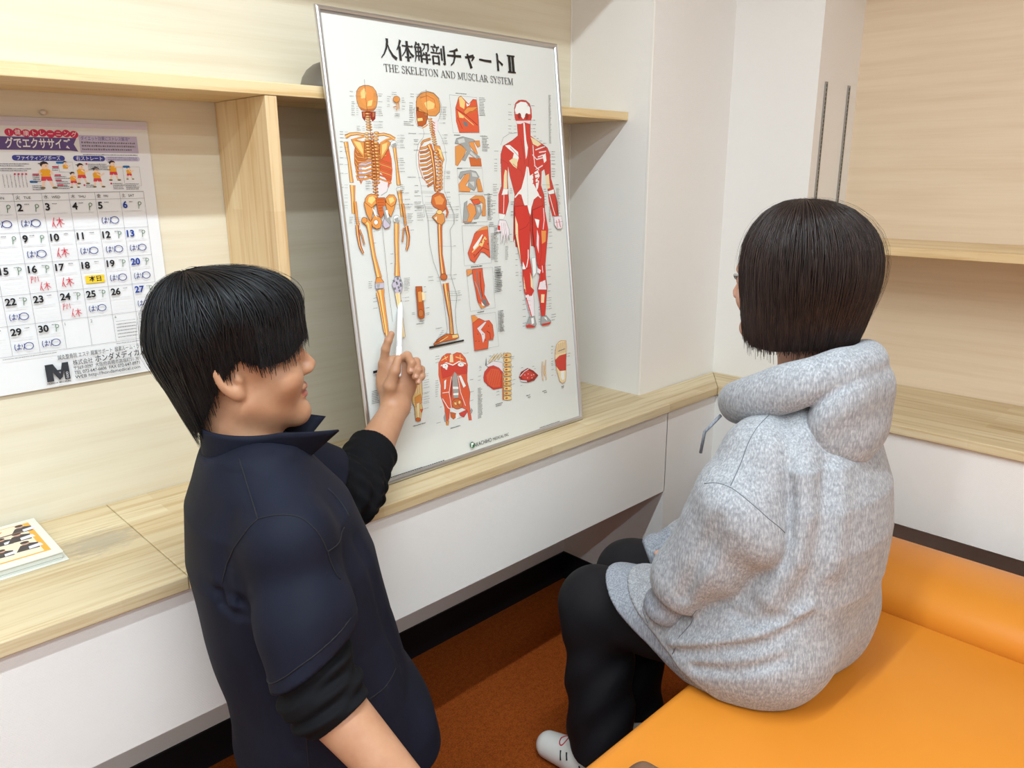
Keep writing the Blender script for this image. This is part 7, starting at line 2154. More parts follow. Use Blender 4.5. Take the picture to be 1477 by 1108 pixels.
for b in (.004, .0085, .013): cp.ring(X(lx)+.0365, Z(lz)+b, .0018, .0018, .0005, K['white'], 10)
cp.text('HONDA MEDICAL', X(.3655), Z(1.0285), .0032, K['black'], width=.042, bold=.01)
cp.build('calendar_print', page)
# top binding strip and the curling corner
bm = bmesh.new(); add_box(bm, 0, CW, CH-.008, CH, .0014, .0042, .0006); bm_obj('binding_strip', bm, plain('lilac_grey_strip', srgb(205, 198, 206), .45), cal)
# yellow tag that marks today
tg = empty('date_tag', (GX0+4*PT+.0068, YW-.0012-cz(X(.462), Z(1.215))-.0013, HZ-2*RH-.0475), 0, 'small yellow tag marking one date on the wall calendar', 'tag')
tg.rotation_euler = (PI/2, 0, 0)
box('card', 0, .0345, 0, .0155, 0, .0012, plain('tag_yellow', srgb(250, 206, 30), .45), tg, .0003)
tp = Print(.00124); tp.text('本日', .01725, .0042, .0088, K['black'], al='c', bold=.025); tp.build('tag_lettering', tg)
# push pin
pn = empty('push_pin', (0.4335, YW, 1.5335), 0, 'clear push pin in the veneer above the wall calendar', 'pin')
def lathe(prof, seg=16):
    V = []; F = []
    for r_, z in prof:
        for k in range(seg): V.append((r_*math.cos(2*PI*k/seg), r_*math.sin(2*PI*k/seg), z))
    for i in range(len(prof)-1):
        for k in range(seg): F.append((i*seg+k, i*seg+(k+1) % seg, (i+1)*seg+(k+1) % seg, (i+1)*seg+k))
    F.append(tuple(range(seg))[::-1]); F.append(tuple((len(prof)-1)*seg+k for k in range(seg)))
    return V, F
V, F = lathe([(.0045, 0), (.005, .0015), (.003, .0025), (.0026, .007), (.0042, .008), (.0045, .009), (.0042, .0098)])
o = pydata('pin_head', V, F, plain('clear_plastic', srgb(214, 204, 192), .15), pn, smooth=True); o.rotation_euler = (PI/2, 0, 0)

# ------------------------------------------------------------------ booklet on the left worktop, grey object on the shelf
bk = empty('booklet', (0.075, 1.395, CT+.0003), math.radians(0), 'thick white booklet with an orange bordered photo cover, lying on the left worktop', 'book')
# booklet: back cover, page block, front cover with printed photo panel (right edge and corner in view)
bk.location = (0, 0, CT+.0003)
bx1, by0, by1 = 0.303, 1.4665, 1.662; bx0 = 0.155
M['white_gloss'] = plain('white_coated_card', srgb(226, 224, 214), 0.35)
M['page_edge'] = plain('page_edges', srgb(206, 206, 194), 0.7)
for nm, dx, z0, z1, m in (('back_cover', .006, 0, .0018, 'white_gloss'), ('page_block', -.0015, .0050, .0145, 'page_edge'), ('inner_booklet', -.003, .0019, .0044, 'page_edge'), ('front_cover', 0, .0146, .0175, 'white_gloss')):
    box(nm, bx0, bx1+dx, by0-(.006 if nm == 'back_cover' else (-.002 if nm != 'front_cover' else 0)), by1, z0, z1, M[m], bk, .0007)
bp = Print(.0175+.00005); B = lambda k, rgb: ink('booklet_ink_'+k, rgb, .3)
BI = dict(orange=B('orange', (244, 170, 62)), cream=B('cream', (240, 222, 196)), dark=B('dark', (62, 56, 60)), skin=B('skin', (196, 150, 128)), paper=B('paper', (222, 222, 236)), coral=B('coral', (238, 128, 72)), brown=B('brown', (120, 96, 88)), hair=B('hair', (52, 44, 44)))
bp.poly([(bx0, by0+.021), (bx1-.014, by0+.021), (bx1-.014, by1-.016), (bx0, by1-.016)], BI['orange'])
bp.poly([(bx0, by0+.026), (bx1-.024, by0+.026), (bx1-.024, by1-.018), (bx0, by1-.018)], BI['cream'])
bp.poly([(bx0, by1-.055), (bx1-.078, by1-.055), (bx1-.06, by1-.03), (bx0, by1-.03)], BI['coral'])
for x, y, s in ((.274, 1.622, .022), (.235, 1.582, .02), (.262, 1.585, .024), (.225, 1.53, .02), (.264, 1.535, .023), (.19, 1.58, .022), (.185, 1.53, .02), (.2, 1.625, .02)):
    bp.poly([(x-s, y-s*.8), (x+s*.6, y-s*.9), (x+s*.7, y+s*.2), (x+s*.2, y+s*.45), (x-s*.5, y+s*.3)], BI['dark'])
    bp.poly([(x-s*.1, y-s*.75), (x+s*.9, y-s*.65), (x+s*.8, y-s*.05), (x-s*.05, y-s*.2)], BI['paper'])
    bp.ell(x-s*.1, y+s*.6, s*.3, s*.34, BI['skin'], 12); bp.ell(x-s*.1, y+s*.8, s*.32, s*.24, BI['hair'], 12)
bp.poly([(bx0, 1.598), (bx1-.03, 1.606), (bx1-.03, 1.611), (bx0, 1.603)], BI['brown'])
bp.build('cover_print', bk)
# grey rounded object half hidden behind the chart on the shelf
gd = empty('grey_dome', (0.972, 1.556, ZS1+.0002), 0, 'grey rounded object on the long shelf, half hidden behind the top left of the chart', 'container')
V, F = lathe([(.062, 0), (.064, .004), (.0635, .012), (.058, .03), (.048, .045), (.034, .056), (.018, .0625), (.004, .064)], 40)
pydata('shell', V, F, plain('grey_plastic', srgb(122, 116, 106), .45), gd, smooth=True)
V, F = lathe([(.066, 0), (.067, .003), (.066, .006), (.06, .0062)], 40)
pydata('rim', V, F, plain('dark_grey_plastic', srgb(96, 92, 86), .5), gd, smooth=True)
# crumpled brown cloth on the near corner of the bench
M['brown'] = plain('brown_knit', srgb(116, 84, 62), 0.95)
# ------------------------------------------------------------------ smooth solids: blended distance fields turned into one continuous mesh
A3 = lambda *p: np.array(p, float)
def unit(v): v = np.array(v, float); return v/np.linalg.norm(v)
def smin(a, b, k):
    h = np.maximum(k-np.abs(a-b), 0)/k; return np.minimum(a, b)-h*h*k*.25
def smax(a, b, k): return -smin(-a, -b, k)
def rc(P, a, b, r1, r2):
    """tapered limb segment"""
    a = np.asarray(a, float); ab = np.asarray(b, float)-a; pa = P-a
    t = np.clip(pa@ab/max(1e-12, ab@ab), 0, 1); q = pa-t[:, None]*ab
    return np.sqrt((q*q).sum(1))-(r1+(r2-r1)*t)
def chain(P, pts, rad, k=.01):
    d = None
    for i in range(len(pts)-1):
        e = rc(P, pts[i], pts[i+1], rad[i], rad[i+1]); d = e if d is None else smin(d, e, k)
    return d
def ellip(P, c, r, B=None):
    q = P-np.asarray(c, float)
    if B is not None: q = q@np.array(B, float).T
    r = np.asarray(r, float); k0 = np.sqrt(((q/r)**2).sum(1)); k1 = np.sqrt(((q/(r*r))**2).sum(1))
    return k0*(k0-1)/np.maximum(k1, 1e-9)
def stack(Q, zs, cf, cl, a, b, n=2.0, r=.02):
    """trunk: elliptical sections over height; Q in local (forward, left, up)"""
    z = Q[:, 2]; I = lambda v: np.interp(z, zs, v)
    x = np.abs(Q[:, 0]-I(cf))/I(a); y = np.abs(Q[:, 1]-I(cl))/I(b)
    d = ((x**n+y**n)**(1/n)-1)*np.minimum(I(a), I(b))
    return smax(d, np.maximum(zs[0]-z, z-zs[-1]), r)
def bounded(f, c, R):
    c = np.asarray(c, float)
    def g(P):
        d = np.sqrt(((P-c)**2).sum(1))-R; m = d < .05
        if m.any(): d[m] = f(P[m])
        return d
    return g
def field_mesh(f, lo, hi, h, B=8, lip=1.7):
    lo = np.array(lo, float); nb = np.maximum(1, np.ceil((np.array(hi)-lo)/(h*B)).astype(int)); N = nb*B+1
    g = np.stack(np.meshgrid(*[np.arange(n) for n in nb], indexing='ij'), -1).reshape(-1, 3)
    ctr = lo+(g+.5)*h*B
    keep = g[np.abs(f(ctr)) < h*B*.87*lip+.01]
    o = np.stack(np.meshgrid(*[np.arange(B)]*3, indexing='ij'), -1).reshape(-1, 3)
    cells = (keep[:, None, :]*B+o[None]).reshape(-1, 3)
    S = np.array([N[1]*N[2], N[2], 1])
    cell_ids = cells@S
    corner_offs = np.array([[i >> 2 & 1, i >> 1 & 1, i & 1] for i in range(8)]); corner_step = corner_offs@S
    node_ids = np.unique((cell_ids[:, None]+corner_step[None]).ravel())
    node_pos = lo+h*np.stack([node_ids//S[0], node_ids//S[1] % N[1], node_ids % N[2]], -1)
    node_vals = np.empty(len(node_ids))
    for s in range(0, len(node_ids), 400000): node_vals[s:s+400000] = f(node_pos[s:s+400000])
    corner_vals = node_vals[np.searchsorted(node_ids, cell_ids[:, None]+corner_step[None])]
    inside = corner_vals < 0; active = (inside.sum(1) > 0) & (inside.sum(1) < 8)
    cell_ids = cell_ids[active]; corner_vals = corner_vals[active]; cells = cells[active]; order = np.argsort(cell_ids); cell_ids = cell_ids[order]; corner_vals = corner_vals[order]; cells = cells[order]
    edge_sum = np.zeros((len(cell_ids), 3)); edge_num = np.zeros(len(cell_ids))
    for i in range(8):
        for b in range(3):
            j = i | (1 << b)
            if j == i: continue
            a, c = corner_vals[:, i], corner_vals[:, j]; m = (a < 0) != (c < 0)
            t = np.where(m, a/np.where(m, a-c, 1), 0)
            p = corner_offs[i][None]+(corner_offs[j]-corner_offs[i])[None]*t[:, None]
            edge_sum[m] += p[m]; edge_num[m] += 1
    X = lo+h*(cells+edge_sum/edge_num[:, None])
    quads = []
    for ax in range(3):
        u, v = [(1, 2), (2, 0), (0, 1)][ax]
        j = corner_offs.tolist().index([1 if k == ax else 0 for k in range(3)])
        a, c = corner_vals[:, 0] < 0, corner_vals[:, j] < 0; m = np.where(a != c)[0]
        base = cell_ids[m]; quad_ids = []
        ok = np.ones(len(m), bool)
        for du, dv in ((0, 0), (1, 0), (1, 1), (0, 1)):
            q = base-du*S[u]-dv*S[v]; k = np.searchsorted(cell_ids, q); k = np.clip(k, 0, len(cell_ids)-1); ok &= cell_ids[k] == q; quad_ids.append(k)
        Q = np.stack(quad_ids, -1)[ok]; fl = a[m][ok]
        Q[~fl] = Q[~fl][:, ::-1]; quads.append(Q)
    Q = np.concatenate(quads)
    e = h*.25
    for _ in range(2):      # settle the vertices on the surface
        d = f(X); G = np.stack([f(X+np.eye(3)[i]*e)-f(X-np.eye(3)[i]*e) for i in range(3)], -1)/(2*e)
        s = d/np.maximum((G*G).sum(1), .05); s = np.clip(s, -h*.6, h*.6); X = X-G*s[:, None]
    return X, Q
def solid(name, f, lo, hi, h, mats, parent, fuzz=None):
    X, Q = field_mesh(f, lo, hi, h)
    me = bpy.data.meshes.new(name)
    off = np.array(parent.location) if parent else np.zeros(3)
    me.vertices.add(len(X)); me.vertices.foreach_set('co', (X-off).ravel())
    me.loops.add(Q.size); me.loops.foreach_set('vertex_index', Q.ravel().astype(np.int32))
    me.polygons.add(len(Q)); me.polygons.foreach_set('loop_start', np.arange(0, Q.size, 4, dtype=np.int32))
    me.update(calc_edges=True); me.validate()
    return link_mesh(name, me, mats, parent, smooth=True)
def seam_lines(name, target, lines, rad, mat, parent, lift=.0006):
    """stitched seams laid on the surface of a garment, one part per seam; lines in world coordinates"""
    from mathutils.bvhtree import BVHTree
    me = target.data; bv = BVHTree.FromPolygons([v.co.copy() for v in me.vertices], [tuple(p.vertices) for p in me.polygons])
    off = Vector(man.location if target.parent == man else target.parent.location)
    for L in lines:
        pts = [Vector(p)-off for p in L]; P = []
        for a, b in zip(pts[:-1], pts[1:]):
            n = max(2, int((b-a).length/.006))
            for i in range(n): P.append(a+(b-a)*(i/n))
        P.append(pts[-1]); out = []
        for p in P:
            c, nn, _, _ = bv.find_nearest(p)
            if c is not None: out.append(c+nn*lift)
        for _ in range(2):
            out = [out[0]]+[(out[i-1]+out[i]*2+out[i+1])/4 for i in range(1, len(out)-1)]+[out[-1]]
        V, F = tube(out, rad, 6); pydata(name, V, F, mat, parent, smooth=True)

def hand_field(Wr, U, N, R, curl, spread=1.0, s=1.0, thumb=None, fingers=None):
    """palm, thumb and five separate bent fingers; U towards the fingers, N out of the palm, R towards the thumb side"""
    Wr = np.array(Wr, float); U, N, R = unit(U), unit(N), unit(R)
    at = lambda u, r, n: Wr+s*(U*u+R*r+N*n)
    fl = []
    spec = [(.088, .030, .074, .0088), (.092, .010, .082, .009), (.088, -.010, .076, .0086), (.080, -.029, .060, .0076)]
    for i, (u, r, ln, rad) in enumerate(spec):
        if fingers and fingers[i] is not None:
            pts = [at(*p) for p in fingers[i]]
        else:
            c = curl[i] if isinstance(curl, (list, tuple)) else curl
            p = at(u, r, -.002); pts = [p]; ang = 0
            for seg, bend in ((.46, 50), (.30, 62), (.24, 42)):
                ang += math.radians(bend)*c
                d = U*math.cos(ang)+N*math.sin(ang)+R*(r*1.2*spread*math.cos(ang)); p = p+unit(d)*ln*seg*s; pts.append(p)
        fl.append((pts, [rad*1.08*s, rad*1.0*s, rad*.93*s, rad*.78*s]))
    if thumb: tp = [at(*p) for p in thumb]
    else: tp = [at(.018, .022, .006), at(.048, .042, .014), at(.074, .052, .020), at(.094, .055, .024)]
    def f(P):
        pal = chain(P, [at(0, 0, 0), at(.03, .004, 0)], [.026*s, .026*s])
        q = P-at(.052, 0, 0); q = np.stack([q@U, q@R, q@N], -1)/s
        pal = smin(pal, s*ellip(q, (0, 0, 0), (.052, .043, .0165)), .016*s)
        for (pts, r) in fl: pal = smin(pal, rc(P, at(.03, 0, 0), pts[0], .012*s, r[0]), .012*s)
        d = None
        for pts, r in fl:
            e = chain(P, pts, r, .003); d = e if d is None else smin(d, e, .0022)
        th = chain(P, tp, [.0155*s, .0125*s, .0105*s, .0082*s], .006); pal = smin(pal, th, .011*s)
        return smin(pal, d, .007*s)
    return bounded(f, at(.085, 0, .02), .15*s), fl, tp

def head_field(H, hf, hl, hz, s=1.0, fem=0.0):
    """skull, jaw, nose, lips, brow, eye sockets and ears; H between the ears"""
    Bm = np.array([hf, hl, hz])
    def f(P):
        q = ((P-H)@Bm.T)/s; y = np.abs(q[:, 1]); m = np.stack([q[:, 0], y, q[:, 2]], -1)
        d = ellip(q, (-.006, 0, .042), (.099, .078, .090))
        d = smin(d, ellip(q, (.034, 0, -.022), (.062, .061-.004*fem, .085)), .03)
        d = smin(d, rc(m, (.006, .050-.004*fem, -.052), (.072, .012, -.094), .019, .015), .03)
        d = smin(d, ellip(q, (.080, 0, -.094), (.018, .021, .017)), .022)
        d = smin(d, ellip(m, (.066, .040, -.028), (.026, .026, .026)), .025)
        d = smin(d, ellip(q, (.083, 0, .028), (.020, .054, .016)), .02)
        d = smax(d, -ellip(m, (.106, .032, .006), (.020, .019, .012)), .014)
        d = smin(d, ellip(m, (.085, .032, .006), (.013, .016, .0115)), .006)
        nose = smin(rc(q, (.094, 0, .012), (.1115, 0, -.022), .0068, .0098-.001*fem), ellip(m, (.104, .0105, -.028), (.010, .0068, .0072)), .008)
        d = smin(d, nose, .011)
        d = smax(d, -ellip(m, (.1085, .0058, -.0355), (.005, .0026, .003)), .003)
        d = smin(d, ellip(q, (.0905, 0, -.054), (.0115, .023, .0062)), .006)
        d = smin(d, ellip(q, (.0885, 0, -.0665), (.0115, .020, .0068)), .006)
        d = smax(d, -ellip(q, (.1015, 0, -.0602), (.010, .021, .0012)), .0035)
        ex = m[:, 1]-.074+.25*(q[:, 0]+.012)      # ears flare backwards
        eq = np.stack([q[:, 0]+.012+.2*q[:, 2], ex, q[:, 2]-.0], -1)
        ear = ellip(eq, (0, 0, 0), (.019, .0085, .033))
        ear = smax(ear, -ellip(eq, (.003, .010, .003), (.0125, .0095, .021)), .004)
        ear = smin(ear, ellip(eq, (.012, .002, -.004), (.006, .006, .008)), .005)
        ear = smin(ear, ellip(eq, (.003, -.001, -.027), (.010, .0065, .010)), .006)
        return smin(d, ear, .006)*s
    return bounded(f, np.array(H, float)+np.array(hz)*.015, .17)

def hair_mesh(name, S, around, nt, lock_count, rad, mat, parent, seed, jitter=.004, inner=.985, wiggle=.002, steps=14, pick_phi=None, flyaway=0.06, start_low=0.02):
    """S(phi, t) gives the hair surface from crown (t=0) to tip (t=1); a base coat plus many fine locks following the flow"""
    rand_gen = np.random.RandomState(seed); off = np.array(parent.location)
    V = []; F = []
    ctr = np.mean([S(p, .5) for p in np.linspace(0, 2*PI, 12, endpoint=False)], 0)
    for i in range(around):
        p = 2*PI*i/around
        for j in range(nt+1):
            x = S(p, j/nt); V.append(ctr+(x-ctr)*inner-off)
    for i in range(around):
        k = (i+1) % around
        for j in range(nt): F.append((i*(nt+1)+j, k*(nt+1)+j, k*(nt+1)+j+1, i*(nt+1)+j+1))
    nb = len(V)
    SV = []; SF = []
    for s in range(lock_count):
        p0 = rand_gen.uniform(0, 2*PI) if pick_phi is None else pick_phi(rand_gen)
        t0 = rand_gen.uniform(start_low, .45)**1.2; t1 = rand_gen.uniform(.86, 1.01)
        stray = rand_gen.rand() < flyaway*.35
        if rand_gen.rand() < flyaway: t1 = rand_gen.uniform(1.0, 1.06)
        drift = rand_gen.normal(0, .05); a = rand_gen.normal(0, 1)*jitter; lift_off = abs(rand_gen.normal(0, 1))*jitter*.7; phase = rand_gen.uniform(0, 6)
        r = rad*rand_gen.uniform(.6, 1.25); pts = []
        if stray: lift_off = rand_gen.uniform(.004, .013); r *= .45
        for k in range(steps):
            u = k/(steps-1); t = t0+(t1-t0)*u; p = p0+drift*u+wiggle*math.sin(phase+5*u)*3
            x = S(p, t); n = x-ctr; n = n/np.linalg.norm(n); pts.append(x+n*(lift_off*math.sin(PI*min(1, u*1.1+.1))+a*.25*u)-off)
        P = np.array(pts); T = np.gradient(P, axis=0); T /= np.linalg.norm(T, axis=1)[:, None]+1e-9
        nn = P+off-ctr; nn /= np.linalg.norm(nn, axis=1)[:, None]; w = np.cross(T, nn); w /= np.linalg.norm(w, axis=1)[:, None]+1e-9; nn = np.cross(w, T)
        o = nb+len(SV)
        for k in range(steps):
            u = k/(steps-1); rr = r*(.55+.45*min(1, u*5))*(1-.75*max(0, (u-.7)/.3))
            SV += [P[k]+w[k]*rr*1.6, P[k]+nn[k]*rr*.55, P[k]-w[k]*rr*1.6]
        for k in range(steps-1):
            b = o+3*k
            SF += [(b, b+3, b+4, b+1), (b+1, b+4, b+5, b+2), (b+2, b+5, b+3, b)]
    V += SV; F += SF
    return pydata(name, V, F, mat, parent, smooth=True)

def hair_mat(name, c, c2, rough=.32):
    t = NT(name); n = t.noise(t.coords((30, 30, 6)), 4, 3, .6)
    t.base(t.ramp(n, [(.35, c), (.7, c2)])); t.set(Roughness=rough); t.b.inputs['Specular IOR Level'].default_value = .38; return t.m
def skin_mat(name, c, c2, lip=None):
    t = NT(name); n = t.noise(t.coords(), 22, 4, .6); n2 = t.noise(t.coords(), 420, 2, .5)
    t.base(t.ramp(n, [(.3, c2), (.65, c)])); t.set(Roughness=.46)
    t.b.inputs['Subsurface Weight'].default_value = .12; t.b.inputs['Subsurface Radius'].default_value = (.010, .004, .002); t.b.inputs['Subsurface Scale'].default_value = .5
    t.b.inputs['Specular IOR Level'].default_value = .4
    t.bump(n2, .12, .0006); return t.m
def shoe_field(a, d, up, L=.25):
    """trainer with the heel at a pointing along d"""
    a = np.array(a, float); d = unit(d)
    def f(P):
        s = chain(P, [a+up*.045, a+d*L*.35+up*.045, a+d*L*.78+up*.03], [.040, .043, .034], .03)
        s = smin(s, rc(P, a+up*.05, a+up*.10+d*.012, .036, .034), .03)
        return smax(s, -((P-a)@up), .006)
    return f
# ------------------------------------------------------------------ the man in the navy tunic, kneeling upright, pointing at the chart
UP = A3(0, 0, 1)
ps = math.radians(-17); MF = A3(math.cos(ps), math.sin(ps), 0); ML = A3(-MF[1], MF[0], 0); MO = A3(.51, 1.07, 0)
mw_ = lambda f, l, z: MO+MF*f+ML*l+UP*z
man = empty('person', tuple(mw_(0, 0, 0)), 0, 'person with short black hair in a navy tunic pointing a white marker at the chart', 'person')
M['skin_m'] = skin_mat('skin_warm', srgb(188, 142, 110), srgb(176, 126, 95))
M['navy'] = NT('navy_twill'); t = M['navy']
n = t.noise(t.coords((1, 1, 1)), 9, 4, .55); fine = t.noise(t.coords((1, 1, .4)), 900, 2, .5)
t.base(t.ramp(n, [(.3, srgb(19, 21, 33)), (.7, srgb(24, 27, 41))])); t.set(Roughness=.72); t.b.inputs['Specular IOR Level'].default_value = .16
t.bump(fine, .15, .0006); M['navy'] = t.m
M['navy_seam'] = plain('navy_stitch', srgb(9, 10, 17), .8)
t = NT('black_jersey'); t.base(srgb(15, 15, 18)); t.set(Roughness=.85); t.b.inputs['Specular IOR Level'].default_value = .15
t.bump(t.noise(t.coords(), 800, 2), .15, .0006); M['black_jersey'] = t.m
M['hair_m'] = hair_mat('black_hair', srgb(12, 12, 14), srgb(20, 20, 23), .46)
# head
hy = math.radians(-21); hp = math.radians(7)
head_fwd = A3(math.cos(hy)*math.cos(hp), math.sin(hy)*math.cos(hp), math.sin(hp)); head_left = A3(-math.sin(hy), math.cos(hy), 0); head_up = np.cross(head_fwd, head_left)
head_mid = A3(.493, 1.110, 1.141); hw = lambda f, l, z: head_mid+head_fwd*f+head_left*l+head_up*z
headf = head_field(head_mid, head_fwd, head_left, head_up, 1.0)
Rs, Ls = mw_(0, -.165, .925), mw_(.03, .17, .935)
Re, Rw = A3(.450, .843, .729), A3(.521, .697, .572)
Le, Lw = A3(.747, 1.215, .822), A3(.944, 1.322, .936)
# left hand: palm towards the room, index and thumb hold the marker, three fingers curled
Rn = unit((-.55, -.8, .25)); hu = unit(UP*1.0+A3(.06, .03, 0)); Rn = unit(Rn-hu*(Rn@hu)); rr_ = np.cross(Rn, hu)   # towards the little finger
if rr_@A3(.8, -.6, 0) < 0: rr_ = -rr_
thumb = [(.016, .016, .012), (.046, .014, .026), (.078, .004, .030), (.102, -.003, .025)]
fing = [[(.088, .026, 0), (.120, .022, .010), (.138, .016, .012), (.151, .010, .011)],
        [(.090, .008, -.004), (.106, -.022, .010), (.094, -.030, .030), (.078, -.026, .034)],
        [(.084, -.010, -.004), (.094, -.040, .012), (.080, -.043, .031), (.066, -.036, .034)],
        [(.074, -.026, -.002), (.078, -.050, .014), (.066, -.050, .030), (.055, -.042, .033)]]
lhf, lfing, lth = hand_field(Lw, hu, Rn, -rr_, 0, s=1.04, thumb=thumb, fingers=fing)
rhf, _, _ = hand_field(Rw, unit(Rw-Re)+A3(.2, -.1, -.15), -UP+MF*-.2, ML, .35)
hipR, hipL = mw_(.065, -.09, .49), mw_(.065, .09, .49); kR, kL = mw_(.10, -.11, .07), mw_(.10, .11, .07); aR, aL = mw_(-.32, -.11, .065), mw_(-.32, .11, .065)
def man_body(P):
    Q = (P-MO)@np.array([MF, ML, UP]).T
    d = stack(Q, [.44, .55, .66, .80, .90, .97], [.06, .05, .03, .01, 0, 0], [0]*6, [.105, .10, .095, .105, .095, .06], [.15, .145, .13, .15, .16, .07], r=.05)
    d = smin(d, chain(P, [mw_(-.015, .01, .95), hw(-.012, 0, -.10), hw(-.004, 0, -.03)], [.058, .051, .054], .03), .05)
    d = smin(d, chain(P, [Rs, Re, Rw], [.052, .043, .028], .02), .04)
    d = smin(d, chain(P, [Ls, Le], [.052, .041], .02), .04)
    q = np.minimum(rc(P, Le, Le+(Lw-Le)*.35, .041, .043), 9)
    q = smin(q, rc(P, Le+(Lw-Le)*.3, Lw-(Lw-Le)*.05, .043, .0285), .03); d = smin(d, q, .02)
    for a, b, c in ((hipR, kR, aR), (hipL, kL, aL)): d = smin(d, chain(P, [a, b, c], [.075, .052, .036], .03), .04)
    d = smin(d, headf(P), .022)
    return smin(smin(d, lhf(P), .018), rhf(P), .018)
mbody = solid('body', man_body, (.05, .55, .0), (1.08, 1.48, 1.32), .0034, M['skin_m'], man)
# lips, brows, eyes
M['lip'] = skin_mat('lip_skin', srgb(168, 100, 86), srgb(158, 92, 78))
def paint_lips(o, mid, fwd, left, up, s=1.0):
    me = o.data; me.materials.append(M['lip']); n = len(me.polygons); C = np.empty(n*3); me.polygons.foreach_get('center', C)
    Q = ((C.reshape(-1, 3)+np.array(o.parent.location)-mid)@np.array([fwd, left, up]).T)/s
    m = (Q[:, 0] > .088) & (((Q[:, 1]/.0235)**2+((Q[:, 2]+.0605)/.0118)**2) < 1)
    me.polygons.foreach_set('material_index', m.astype(np.int32)); me.update()
paint_lips(mbody, head_mid, head_fwd, head_left, head_up)
for side in (1, -1):
    V, F = lathe([(.0005, .0105), (.004, .0098), (.0075, .0075), (.0098, .003), (.0104, 0), (.008, -.006), (.003, -.009)], 20)
    o = pydata('eye', V, F, plain('eye_white', srgb(232, 226, 220), .2), man, smooth=True)
    rot_eye = Matrix((Vector(head_left), Vector(head_up), Vector(head_fwd))).transposed().to_4x4(); rot_eye.translation = Vector(hw(.0835, side*.032, .006))-man.location; o.matrix_local = rot_eye
    V, F = lathe([(.0002, .0108), (.003, .0104), (.0048, .0096), (.0049, .0090)], 18); i = pydata('iris', V, F, plain('dark_iris', srgb(38, 26, 20), .15), o, smooth=True)
FOLDS_M = [([(.386,.98,.856),(.386,.976,.839),(.39,.952,.827),(.398,.937,.827),(.399,.933,.838)], .008, .009), ([(.386,.985,.87),(.39,.957,.842),(.396,.949,.859)], .008, -.006), ([(.396,.949,.859),(.396,.95,.845),(.398,.933,.835)], .006, .006),
 ([(.405,.962,.974),(.388,.967,.916),(.38,.974,.841)], .014, .003), ([(.569,.915,.891),(.60,.915,.784),(.632,.924,.64)], .014, .005), ([(.40,.93,.80),(.42,.92,.70),(.44,.91,.60)], .016, .005)]
# tunic
sl = Re-Rs; sl = sl/np.linalg.norm(sl)
hemc = Rs+sl*.160; hemn = unit(sl+MF*.50)
lsl = unit(Le-Ls); lhem = Ls+lsl*.13
def tunic(P):
    Q = (P-MO)@np.array([MF, ML, UP]).T; f, l, z = Q.T
    zs = [.47, .52, .60, .72, .84, .93, .985, 1.018]
    d = stack(Q, zs, [.080, .076, .054, .028, .012, .0, -.012, -.02], [0]*8, [.172, .166, .152, .145, .142, .122, .09, .070], [.205, .20, .19, .185, .185, .172, .125, .085], n=2.25, r=.012)
    sh = smin(chain(P, [mw_(-.018, -.062, .992), Rs+UP*.012-ML*.006], [.050, .056], .02), chain(P, [mw_(-.018, .062, .992), Ls+UP*.008+ML*.006], [.050, .056], .02), .03)
    d = smin(d, sh, .045)
    s1 = chain(P, [Rs+ML*.004, Rs+sl*.10, Rs+sl*.21], [.056, .063, .066], .03)
    t1 = (P-Rs)@sl
    s1 = s1+.0009*np.sin(t1*42+f*20)*np.clip(t1/.1, 0, 1)-.0012*np.sin(f*70+t1*14)
    s1 = smax(s1, (P-hemc)@hemn, .004)
    s1 = np.where(((P-hemc)@hemn > -.022) & ((P-hemc)@hemn < -.020), s1+.0012, s1)
    s2 = chain(P, [Ls, Ls+lsl*.19], [.066, .074], .03); s2 = smax(s2, (P-lhem)@lsl, .004)
    d = smin(d, s2, .02)
    for pts, wid, dep in FOLDS_M: d = d+dep*np.exp(-(chain(P, pts, [0]*len(pts), .004)/wid)**2)
    # drape folds of the trunk
    d = d+.0032*np.sin(l*34+z*16+1.2)*np.clip((.92-z)/.2, 0, 1)*np.clip(-l*8, 0, 1)+.002*np.sin(f*46-z*22)*np.clip((.85-z)/.2, 0, 1)
    g = np.exp(-((np.abs(z-.845+.25*(f+.05))/.012)**2))*np.clip((-f-.01)*20, 0, 1)*np.clip((-l-.08)*15, 0, 1); d = d+.006*g
    d = smin(d, s1, .022)
    d = smax(d, -rc(P, mw_(-.016, 0, 1.02), mw_(.02, 0, 1.13), .058, .066), .006)
    return d
tun = solid('tunic', tunic, (.26, .68, .46), (.86, 1.46, 1.06), .0042, M['navy'], man)
# stand collar: flaring band, open at the throat
def collar():
    V = []; F = []; n = 46; m = 6
    for i in range(n+1):
        th = math.radians(-158+316*i/n); c, s = math.cos(th), math.sin(th); op = max(0, (abs(th)-2.0)/.75)
        for j in range(m+1):
            v = j/m
            a = .066+.010*v+.030*op*v+.014*op; b = .068+.008*v-.006*op
            x = -.022-c*a+.010*v+.012*op; y = .012+s*b+math.copysign(.012*op*(.3+v), s)
            z = 1.008+.006*math.cos(th)-.012*op+v*(.046-.004*op)
            V.append(mw_(x, y, z))
    for i in range(n):
        for j in range(m):
            a = i*(m+1)+j; F.append((a, a+m+1, a+m+2, a+1))
    bm = bmesh.new(); vs = [bm.verts.new(tuple(np.array(p)-np.array(man.location))) for p in V]
    for q in F: bm.faces.new([vs[k] for k in q])
    bmesh.ops.recalc_face_normals(bm, faces=bm.faces); bmesh.ops.solidify(bm, geom=list(bm.faces), thickness=.0035)
    return bm_obj('collar', bm, M['navy'], tun, smooth=True)
col_ = collar(); col_.location = (0, 0, 0)
